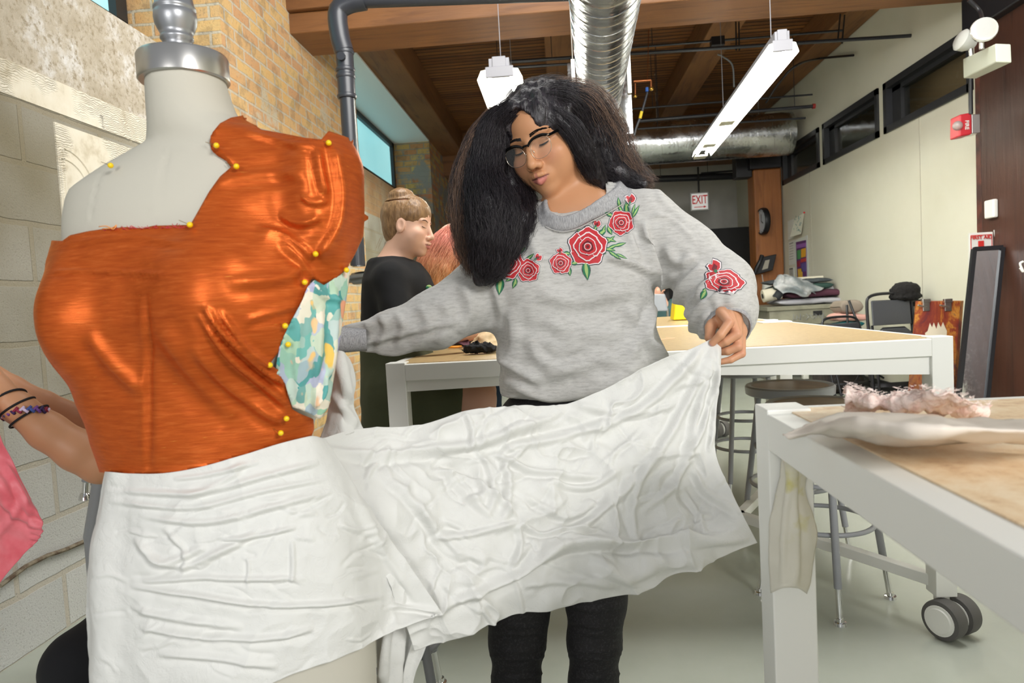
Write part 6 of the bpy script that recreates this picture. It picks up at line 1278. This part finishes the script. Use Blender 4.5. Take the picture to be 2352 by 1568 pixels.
def joinb(L,name,m,root):
    Vs=[];Qs=[];Cs=[];o_=0
    for v_,q__,c_ in L: Vs.append(v_);Qs.append(q__+o_);Cs.append(np.broadcast_to(c_,(len(v_),3)));o_+=len(v_)
    b=mobj(name,np.concatenate(Vs),np.concatenate(Qs),m,root,True); attr(b,'tint',np.concatenate(Cs)); return b
sk=np.array(lin((222,172,150))[:3]); bd2=joinb([(V1,Q1,C1),(V2,Q2,sk),(V3,Q3,sk)],'body',m_sk2,None)
# eye details
def facebits(H_,parent,full,browc,sidex=(-1,1),open_=False):
    mb=MB(); rr=random.Random(3)
    for sx in sidex:
        mb.tube([H_.w((sx*.032+.0150*t,.0800-.0050*t*t+.0012,-.0062+.0030*t*t))[0] for t in np.linspace(-1,1,11)],.0010,5)
        for t in np.linspace(-.8,.9,9): mb.tube([H_.w((sx*.032+.0150*t,.0815-.005*t*t,-.0062+.003*t*t))[0],H_.w((sx*.032+.0170*t,.0880-.005*t*t,-.0082+.003*t*t))[0]],[.0004,.0002],3)
    mb.build('eyelashes',ml,parent,smooth=True); mb=MB(); mbm=mat('brow_brown_%d'%int(browc[0]) if False else 'brow_hair',browc,.6)
    for sx in sidex:
        for j in range(90):
            t=rr.random(); x=sx*(.012+.040*t); z=.0170+.0075*math.sin(t*2.4)-.004*t+rr.uniform(-.0028,.0028)*(1-.6*t)
            ys=np.linspace(.125,.03,120); Pt=np.stack([np.full(120,x),ys,np.full(120,z)],1); k=np.argmax(f_head(Pt,full)<0); a=q((x,ys[k]+.0006,z)); mb.tube([H_.w(a)[0],H_.w(a+q((sx*.005,-.001,.0012)))[0]],[.0005,.0002],3)
    mb.build('eyebrows',mbm,parent)
facebits(H2,bd2,.005,(90,60,44))
tl=zx2([(836,1000),(838,900),(838,840),(834,790),(833,740),(833,690),(836,640),(848,600),(866,588),(885,580)],Yb); tr=zx2([(985,1000),(985,900),(985,840),(985,790),(990,740),(1003,690),(998,660),(985,630),(965,604),(940,592)],Yb)
def f_t2(P,off=0):
    z=P[:,2]; xl=np.interp(z,*tl);xr=np.interp(z,*tr);a=np.maximum((xr-xl)/2,.02);c=(xl+xr)/2; b=np.interp(z,[.55,.8,1.0,1.2,1.3],[.17,.16,.15,.17,.09]); ztt=float(atY(900,592,Yb)[2]); qq=np.sqrt(((P[:,0]-c)/a)**2+((P[:,1]-Yb)/b)**2); return np.maximum((qq-1)*np.minimum(a,b)-off,z-ztt)
zw=float(atY(900,800,Yb)[2])
def f_top(P): 
    d=smin(f_t2(P),cap(P,atY(896,640,2.42),atY(915,735,2.36),.062,.056),.03); d=np.maximum(d,zw-.01-P[:,2]); return smax(d,-ell(P,atY(912,572,Yb),(.066,.075,.042)),.01)
V,Q=nets(f_top,(-.86,2.22,.9),(-.38,2.8,1.35),.008); V+=.002*vnoise(V,14,3)[:,None]*vnormals(V,Q); top=mobj('black_top',V,Q,mat('black_jersey',(15,15,17),.9),None,True)
def f_skirt(P):
    d=smin(f_t2(P,.006),chainf([(th[0][0],.125),(th[1][0],.105),(atY(1068,900,2.40),.085)],P,.04),.06); d=smin(d,chainf([(a+q((0,.2,0)),r+.012) for a,r in th[:3]],P,.04),.08); d=np.maximum(d,P[:,2]-zw-.012); d=np.maximum(d,P[:,0]-atY(1075,900,2.4)[0]-.15*(P[:,2]-.85)); d=np.maximum(d,.56-P[:,2])
    return d
V,Q=nets(f_skirt,(-.9,2.15,.55),(-.2,2.86,1.12),.009); V+=.004*vnoise(V,9,5)[:,None]*vnormals(V,Q); skt=mobj('olive_skirt',V,Q,mat('olive_cotton',(70,74,50),.85,bump=(60,.2,.003)),None,True)
m_bh=hairmat('brown_hair',(112,82,52),(150,116,78),.4,160)
def f_h2(P):
    L=H2.l(P); d=ell(L,(0,-.024,.040),(.080,.098,.092)); d=smin(d,ell(L,(0,.018,.045),(.079,.070,.074)),.01); d=smin(d,ell(L,(0,-.045,-.030),(.060,.055,.062)),.03); d=smax(d,-ell(L,(0,.122,-.038),(.082,.064,.085)),.006); d=smax(d,-ell(L,(.0,.045,-.060),(.12,.055,.055)),.006)
    d=smin(d,ell(P,atY(921,450,Yb),(.047,.047,.030)),.006); d=smax(d,-ell(P,atY(921,462,Yb)+q((0,0,-.002)),(.06,.06,.003)),.003); d=smin(d,cap(P,atY(921,462,Yb),atY(921,475,Yb),.022,.05),.01); return d+.0015*vnoise(P*q((1,1,.5)),110,2,2)
V,Q=nets(f_h2,H2.c-.14,H2.c+q((.15,.14,.19)),.0036); hr2=mobj('hair',V,Q,m_bh,None,True)
mb=MB(); rr=random.Random(12)
for k in range(26):
    a0=rr.uniform(0,6.28); r0=rr.uniform(.028,.046); c=atY(921,452,Yb); zz=rr.uniform(-.018,.018); mb.tube([c+q((math.cos(a0+t*2.6)*r0,math.sin(a0+t*2.6)*r0,zz+.010*math.sin(t*3))) for t in np.linspace(0,1,9)],.0018,5)
mb.build('bun_coils',m_bh,hr2,smooth=True)
st=strands(C_([(880,540,Yb,10),(872,560,Yb,14),(866,572,Yb,12)]),8,m_bh,(.2,1),r=.0004,amp=.008,seed=9,npt=10,parent=hr2)
# rose on the black top
c=atY(1000,668,2.50)
mb=MB(); mb.k=0
for k,(dx,dz,r,mi) in enumerate(((0,0,.018,2),(0.0,0,.015,0),(0,.002,.008,1),(-.016,.014,.011,4),(-.02,.012,.008,3),(.006,-.022,.010,3))):
    mb.k=mi; mb.ball(c+q((dx,-.035-.001*k,dz)),(r,.003,r*.8),6)
rs=mb.build('rose_embroidery',mats_e,top,smooth=True)
under(B2,bd2,top,skt,hr2)
stl=stool((-.62,2.58),.62,'grey stool under the woman in the olive skirt',.3) 
# ---- pink haired person beyond
Yp=3.0; B3=sit((-.42,3.05,0),'person with long wavy pink and copper hair seated facing away behind the table'); H3=Head(atY(1050,575,Yp),(2.3,.35,0),.95)
nn0=H3.w((0,-.02,-.07))[0]
def f_b3(P): return smin(smin(f_head(H3.l(P),.004),cap(P,nn0,nn0+q((-.02,0,-.12)),.05,.055),.02),ell(P,nn0+q((-.02,0,-.30)),(.17,.12,.24)),.05)
V1,Q1=nets(f_b3,H3.c+q((-.3,-.25,-.65)),H3.c+q((.3,.25,.14)),.008); C1=head_cols(H3.l(V1),(226,178,158),(200,120,112))
a3=[(atY(1010,700,2.95),.05),(atY(1060,770,2.85),.038),(atY(1108,757,2.8),.026)]; f3=[[(atY(1100+6*j,756+7*j,2.8),.011),(atY(1118+4*j,748+9*j,2.78),.009),(atY(1128,745+11*j,2.8),.007)] for j in range(4)]
V2,Q2=nets(lambda P:smin(chainf(a3,P,.01),fingers(f3,P),.006),(-.7,2.6,.8),(-.1,3.1,1.3),.006); b3=joinb([(V1,Q1,C1),(V2,Q2,np.array(lin((222,160,148))[:3]))],'body',m_skin,None)
V,Q=nets(lambda P:smin(ell(P,nn0+q((-.02,0,-.32)),(.19,.14,.26)),cap(P,nn0+q((-.06,-.05,-.2)),atY(1060,770,2.85),.07,.05),.03),(-.85,2.6,.62),(-.05,3.4,1.35),.010); t3=mobj('dark_top',V,Q,mat('dark_top',(46,40,46),.85),None,True)
V,Q=nets(lambda P:chainf([(q((-.42,3.1,.72)),.12),(atY(1105,885,2.9),.085),(atY(1118,905,2.88)+q((0,0,-.45)),.06)],P,.03),(-.7,2.6,.2),(-.05,3.35,.92),.010); j3=mobj('blue_jeans',V,Q,mat('blue_denim',(38,62,92),.8,bump=(200,.3,.002)),None,True)
m_ph=hairmat('pink_copper_hair',(206,140,84),(232,184,128),.45,150,(1.20,1.36,(200,104,108)))
HP=C_([(1052,545,2.92,34),(1030,575,2.86,46),(1010,615,2.84,48),(1000,660,2.84,46),(1010,700,2.84,40)]); HP2=C_([(1070,545,2.9,30),(1080,590,2.84,36),(1075,640,2.83,36),(1065,690,2.83,30)])
V,Q=nets(lambda P:smin(smin(chainf(HP,P,.02,.92),chainf(HP2,P,.02,.92),.02),ell(P,H3.c+q((0,.0,.02)),(.10,.10,.10)),.02)+.006*vnoise(P*q((1,1,.3)),45,3,2),(-.75,2.6,1.0),(-.15,3.2,1.52),.006); h3=mobj('hair',V,Q,m_ph,None,True)
strands(HP,700,m_ph,(.8,1.12),r=.0009,amp=.012,freq=18,seed=21,parent=h3,npt=20); strands(HP2,500,m_ph,(.8,1.12),r=.0009,amp=.012,freq=18,seed=22,parent=h3,npt=20)
under(B3,b3,t3,j3,h3); stool((-.42,3.12),.60,'grey stool under the pink haired person',.5)
# things on the table's left side
Gq=[[(1118,745,2.62),(1130,728,2.62),(1145,726,2.62)],[(1112,765,2.58),(1128,760,2.56),(1146,760,2.58)],[(1100,775,2.6),(1125,775,2.58),(1148,778,2.6)]]
cloth('pink_cloth',Gq,30,24,mat('pink_scrap',(226,150,160),.8),[],.01,30,3,label='small pink cloth held in the hands above the middle table',cat='fabric')
Gq=[[(1100,768,2.56),(1120,757,2.56),(1148,752,2.56)],[(1086,788,2.54),(1118,780,2.5),(1150,776,2.54)],[(1078,797,2.5),(1110,800,2.47),(1152,800,2.5)]]
o=cloth('cream_cloth',Gq,40,30,mat('cream_mesh_cloth',(222,196,154),.7,bump=(300,.5,.002)),[([(1095,785),(1120,772),(1148,765)],.008,5)],.008,26,7,label='cream netted cloth lying beside the black lace heap on the middle table',cat='fabric'); o.location.z+=.004
p=atZ(1100,800,TH+.02); V,Q=nets(lambda P:ell(P,p,(.055,.03,.018))+.011*vnoise(P,60,4,3),p-.08,p+q((.08,.06,.05)),.0028); V[:,2]=np.maximum(V[:,2],TH+.003); mobj('black_lace',V,Q,mat('black_lace',(16,16,18),.8),None,True,label='crumpled heap of black lace near the middle table left corner',cat='fabric')
root=empty('scissors',tuple(atZ(1050,797,TH)),'small scissors with orange handle lying left of the black lace','scissors'); a=atZ(1034,797,TH+.008);b_=atZ(1056,796,TH+.008);c=atZ(1072,799,TH+.008)
lp=[a+(b_-a)*.5+q((math.cos(t)*.026,math.sin(t)*.018,0)) for t in np.linspace(0,6.28,20,endpoint=False)]
o1=MB().tube(lp,.004,8,closed=True).build('handle',mat('orange_handle',(236,150,30),.4),root,smooth=True); o2=MB().bar(b_,c,.012,.003).build('blade',m_steel,root); under(root,o1,o2)
a=atZ(1128,802,TH+.012); MB().box((a[0]-.02,a[1]-.01,TH+.001),(a[0]+.045,a[1]+.02,TH+.02)).build('metal_clip',m_steel,bevel=.004,label='small metal clip right of the black lace heap',cat='clip')
a=atY(1135,730,2.9); MB().box((a[0]+.0,2.88,TH),(a[0]+.05,2.93,a[2])).build('white_post',m_white,bevel=.003,label='white upright post rising from the table behind the grey sweater',cat='post')
Gq=[[(1040,785,2.5),(1060,778,2.5),(1075,780,2.5)],[(1040,796,2.45),(1060,794,2.44),(1080,796,2.45)]]
cloth('plum_cloth',Gq,20,12,mat('plum_scrap',(112,70,82),.8),[],.006,40,2,label='small plum coloured scrap by the seated woman hands',cat='fabric').location.z+=.006
# ---- person behind the dress form at left: arms, black trousers, bracelets
B4=sit((-.55,1.55,0),'person hidden behind the dress form, bare forearms with black bracelets reaching left')
fa1=[(atY(330,1000,1.40),.046),(atY(232,1062,1.32),.041),(atY(180,1035,1.30),.040),(atY(110,990,1.28),.036),(atY(40,935,1.25),.0285),(atY(-10,895,1.24),.027),(atY(-50,850,1.24),.032)]
fa2=[(atY(340,1030,1.60),.044),(atY(250,985,1.50),.034),(atY(190,965,1.48),.031),(atY(100,925,1.44),.026),(atY(30,890,1.42),.024),(atY(-40,850,1.40),.026)]
fg=[[(atY(-55,835+14*j,1.24-.0),.011),(atY(-95,830+15*j,1.22),.009),(atY(-120,850+13*j,1.22),.008)] for j in range(4)]+[[(atY(-10,905,1.22),.012),(atY(-45,930,1.20),.010),(atY(-70,935,1.2),.008)]]
H4=Head(atY(450,520,1.60),(-1.2,.35,0),.95); sh=atY(450,690,1.6)
nk=H4.w((0,-.02,-.07))[0]
def f_b4(P): return smin(smin(f_head(H4.l(P),.004),cap(P,nk,sh,.05,.07),.02),ell(P,sh+q((0,0,-.16)),(.17,.11,.22)),.05)
V1,Q1=nets(f_b4,H4.c+q((-.3,-.25,-.65)),H4.c+q((.3,.25,.16)),.010); C1=head_cols(H4.l(V1),(206,150,112),(180,110,100))
V2,Q2=nets(lambda P:np.minimum(smin(chainf(fa1+[],P,.012),fingers(fg,P),.006),chainf(fa2,P,.012)),(-1.45,1.14,.72),(-.62,1.68,1.12),.005)
V3,Q3=nets(lambda P:np.minimum(cap(P,fa1[0][0],sh+q((-.14,-.03,-.03)),.045,.055),cap(P,fa2[0][0],sh+q((-.1,.1,-.03)),.045,.055)),(-1.0,1.3,.7),(-.4,1.85,1.3),.009)
b4=joinb([(V1,Q1,C1),(V2,Q2,np.array(lin((206,150,112))[:3])),(V3,Q3,np.array(lin((206,150,112))[:3]))],'body',m_skin,None)
V,Q=nets(lambda P:smin(ell(P,sh+q((0,0,-.2)),(.185,.13,.26)),ell(P,sh+q((0,0,-.42)),(.17,.15,.12)),.03),(-.9,1.25,.5),(-.2,1.95,1.28),.011); t4=mobj('dark_shirt',V,Q,mat('navy_shirt',(30,32,44),.85),None,True)
tg=[(atY(440,1330,1.62),.12),(atY(290,1480,1.38),.095),(atY(190,1530,1.30),.072),(atY(150,1560,1.30)+q((.0,.05,-.30)),.055),(atY(150,1560,1.30)+q((.02,.08,-.42)),.045)]
V,Q=nets(lambda P:chainf(tg,P,.03),(-1.15,1.1,.05),(-.3,1.85,.95),.010); j4=mobj('black_trousers',V,Q,mat('black_leggings',(14,15,20),.9),None,True)
h4v,h4q=nets(lambda P:ell(H4.l(P),(0,-.03,.035),(.085,.10,.10)),H4.c-.14,H4.c+.15,.010); h4=mobj('hair',h4v,h4q,m_hair,None,True)
V,Q=nets(lambda P:smax(ell(P,tg[-1][0]+q((0,-.05,-.045)),(.045,.12,.045)),.004-P[:,2],.004),tg[-1][0]+q((-.1,-.22,-.12)),tg[-1][0]+q((.1,.12,.05)),.010); s4=mobj('shoe',V,Q,m_ch,None,True)
under(B4,b4,t4,j4,h4,s4)
def band(pa,pb,t,r,thick,m,name,tw=0,parent=None,mats=None):
    c=pa+(pb-pa)*t; ax=nrm(pb-pa)+q((.0,0,.0)); ax=nrm(ax+q((0,tw,0))); u=nrm(np.cross(ax,(0,0,1)));v=np.cross(ax,u)
    return MB().tube([c+(u*math.cos(a)+v*math.sin(a))*r for a in np.linspace(0,2*math.pi,32,endpoint=False)],thick,8,closed=True).build(name,m,parent,smooth=True)
m_elas=mat('black_elastic',(24,22,26),.8)
for k,(t,r,lab) in enumerate(((.62,.0345,'black elastic hair tie nearest the elbow on the forearm at left'),(1.0,.0310,'black elastic hair tie in the middle of three on the forearm'),(1.22,.0300,'black elastic hair tie nearest the hand'))):
    pa,pb=(fa1[3][0],fa1[4][0]) if t<=1 else (fa1[4][0],fa1[5][0]); o=band(pa,pb,t if t<=1 else (t-1)*1.8,r+.0015,.0022,m_elas,'hair_tie',.35); tag(o,lab,'bracelet','black hair ties on the wrist')
cols=[(150,40,70),(220,200,230),(70,90,160),(120,70,150),(60,40,90)]; c=fa1[3][0]+(fa1[4][0]-fa1[3][0])*.72; ax=nrm(fa1[4][0]-fa1[3][0]); ax=nrm(ax+q((.25,.8,.45))); u=nrm(np.cross(ax,(0,0,1)));v=np.cross(ax,u); mb=MB(); ms=[mat('thread_%d'%k if False else 'friendship_thread_'+'abcde'[k],cc,.7) for k,cc in enumerate(cols)]
for k in range(44):
    a=k/44*2*math.pi; mb.k=(k//2)%5; p=c+(u*math.cos(a)+v*math.sin(a))*.0375; p2_=c+(u*math.cos(a+.25)+v*math.sin(a+.25))*.038+ax*.006*(-1)**k; mb.tube([p-ax*.003*(-1)**k,p2_],.0028,6)
mb.build('braided_bracelet',ms,smooth=True,label='braided friendship bracelet in red, white, blue and purple',cat='bracelet')
stool((-.52,1.72),.58,'grey stool behind the dress form under the hidden person',.2)
s=N('pink_organza'); n=s.noise(s.obj(),20,4); s.P(Base_Color=s.ramp(n,[(.3,(222,88,102)),(.7,(238,128,138))]),Roughness=.45,Alpha=.88,Sheen_Weight=.4); m_org=s.m
G=[[(-160,905,1.22),(-110,900,1.20),(-60,905,1.18),(-12,960,1.2)],[(-160,1020,1.2),(-100,1020,1.17),(-40,1015,1.2),(22,1045,1.2)],[(-170,1120,1.2),(-90,1120,1.18),(-10,1115,1.16),(62,1130,1.2)],[(-170,1220,1.2),(-80,1215,1.16),(10,1205,1.19),(100,1212,1.2)],[(-180,1300,1.2),(-100,1290,1.18),(-20,1270,1.2),(58,1272,1.2)],[(-190,1420,1.2),(-130,1400,1.18),(-60,1375,1.19),(0,1335,1.2)]]
cloth('pink_organza',G,60,70,m_org,[([(10,1060),(40,1120),(80,1200)],.008,8),([(0,1150),(40,1180),(95,1215)],.007,7),([(60,1140),(20,1200),(-10,1230)],.007,8)],.006,14,3,extra=lambda X,P:.004*np.sin(X[:,1]*.9)*np.clip((X[:,0]-(X[:,1]*0+70)),0,1),label='crinkled pink organza hanging from the hands at the left image edge',cat='fabric')
# grey legs glimpsed behind the elbow
root=empty('stool_leg_stack',(-1.5,2.2,0),'grey metal stool against the block wall, only its raised chrome foot and slanted leg showing','stool')
a=atY(212,1030,2.1);b_=atY(197,1105,2.1); o1=MB().tube([a,b_],.013,10).build('leg',m_stg,root,smooth=50); o2=MB().tube([b_,atY(195,1135,2.1)],.010,10).lathe([(.012,.01),(.018,.0),(.020,-.012),(.012,-.014)],atY(195,1138,2.1),n=16).build('chrome_glide',m_chrome,root,smooth=50)
o3=MB().tube([atY(235,1060,2.0),atY(222,1150,2.0),atY(208,1235,2.0)],.021,12).build('leg',m_stg,root,smooth=50); o4=MB().tube([atY(250,1110,2.0)+q((math.cos(t)*.05,0,math.sin(t)*.05)) for t in np.linspace(0,6.28,24,endpoint=False)],.008,8,closed=True).build('foot_ring',m_pipe,root,smooth=True)
o5=MB().tube([atY(208,1235,2.0),q((atY(208,1235,2.0)[0],2.0,.0))],.019,12).build('leg',m_stg,root,smooth=50); root.name='stool'; under(root,o1,o2,o3,o4,o5)
# ---- far people
B5=sit(tuple(atZ(1545,742,0)*q((1,0,0))+q((0,7.6,0))),'distant woman in teal jacket drinking from a green and white cup'); H5=Head(atY(1513,662,7.6),(-.9,-.1,0),1.0)
V1,Q1=nets(lambda P:smin(f_head(H5.l(P),.004),cap(P,H5.w((0,-.02,-.07))[0],H5.c+q((.05,0,-.2)),.05,.06),.02),H5.c-.24,H5.c+.2,.009); C1=head_cols(H5.l(V1),(222,170,146),(190,110,100)); b5=joinb([(V1,Q1,C1)],'body',m_skin,None); facebits(H5,b5,.004,(40,28,24))
V,Q=nets(lambda P:smin(ell(P,H5.c+q((.16,.05,-.38)),(.22,.16,.26)),cap(P,H5.c+q((.2,-.05,-.25)),H5.c+q((.10,-.2,-.5)),.08,.06),.04),H5.c+q((-.2,-.35,-.8)),H5.c+q((.5,.3,.02)),.02); t5=mobj('teal_jacket',V,Q,mat('teal_jacket',(52,82,84),.85),None,True)
V,Q=nets(lambda P:smin(smax(ell(H5.l(P),(0,-.03,.035),(.088,.105,.10)),-ell(H5.l(P),(0,.11,-.02),(.07,.085,.10)),.006),cap(P,H5.c+q((.05,.02,.0)),H5.c+q((.08,.03,-.12)),.05,.04),.02),H5.c-.18,H5.c+.2,.010); h5=mobj('hair',V,Q,m_hair,None,True)
V,Q=nets(lambda P:chainf([(H5.c+q((.15,.05,-.6)),.15),(H5.c+q((-.1,-.3,-.62)),.08),(H5.c+q((-.1,-.3,-1.1)),.06)],P,.03),H5.c+q((-.3,-.5,-1.2)),H5.c+q((.4,.3,-.4)),.02); j5=mobj('trousers',V,Q,m_ch,None,True); under(B5,b5,t5,h5,j5)
c=H5.w((0,.125,-.075))[0]; root=empty('drink_cup',tuple(c),'green and white cup held to the distant woman mouth','cup'); o1=MB().lathe([(.001,-.06),(.030,-.06),(.042,.0),(.001,0)],c,(.75,.35,.15),20,cap=False).build('cup_body',m_white,root,smooth=40); o2=MB().lathe([(.043,-.012),(.045,.004),(.03,.012),(.001,.012)],c,(.75,.35,.15),20,cap=False).build('green_lid',mat('cup_green',(30,110,70),.4),root,smooth=40); under(root,o1,o2)
root=empty('grey_chair',tuple(atY(1518,715,6.6)*q((1,1,0))),'grey plastic chair back seen through the gap under the arm','chair'); P_=[atY(1500,675,6.6),atY(1528,675,6.6),atY(1535,714,6.6),atY(1498,715,6.6)]
o1=MB().prism(P_,(0,.03,0)).build('backrest',mat('grey_plastic',(160,164,172),.4),root,bevel=.01); x0_,x1_=P_[3][0],P_[2][0]; o2=MB().box((x0_,6.62,.44),(x1_+.05,7.0,.47)).build('seat',bpy.data.materials['grey_plastic'],root,bevel=.01); lg=[]
for x,y in ((x0_+.02,6.64),(x1_,6.64),(x0_+.02,6.97),(x1_,6.97)): lg.append(MB().tube([(x,y,0),(x,y,P_[3][2]+.02 if y<6.7 else .44)],.012,8).build('leg',m_chrome,root,smooth=50))
under(root,o1,o2,*lg)
B6=sit(tuple(atY(1640,700,8.6)*q((1,1,0))),'distant person in a dark cap standing before the charcoal partition'); H6=Head(atY(1632,566,8.6),(.3,0,0),.95)
V1,Q1=nets(lambda P:smin(f_head(H6.l(P),.004),cap(P,H6.w((0,-.02,-.07))[0],H6.c+q((.0,0,-.2)),.05,.06),.02),H6.c-.24,H6.c+.2,.010); b6=joinb([(V1,Q1,head_cols(H6.l(V1),(170,120,96),(150,90,80)))],'body',m_skin,None)
V,Q=nets(lambda P:smin(ell(H6.l(P),(0,-.02,.06),(.09,.11,.075)),ell(H6.l(P),(0,.09,.03),(.06,.07,.008)),.01),H6.c-.2,H6.c+.22,.012); c6=mobj('dark_cap',V,Q,mat('cap_dark',(44,46,44),.8,var=(40,(70,74,66),.45,.6)),None,True)
V,Q=nets(lambda P:smin(ell(P,H6.c+q((-.02,0,-.48)),(.20,.13,.32)),chainf([(H6.c+q((0,0,-.75)),.15),(q((H6.c[0]-.03,8.6,.06)),.09)],P,.03),.05),(H6.c[0]-.35,8.3,.0),(H6.c[0]+.35,8.9,1.45),.022); t6=mobj('dark_clothes',V,Q,mat('charcoal_clothes',(34,34,38),.85),None,True); under(B6,b6,c6,t6)
t=text('8','chalk_mark',atY(1697,611,11.55),.16,mat('chalk',(96,96,98),.8),None); tag(t,'faint chalk 8 on the charcoal partition','marking')
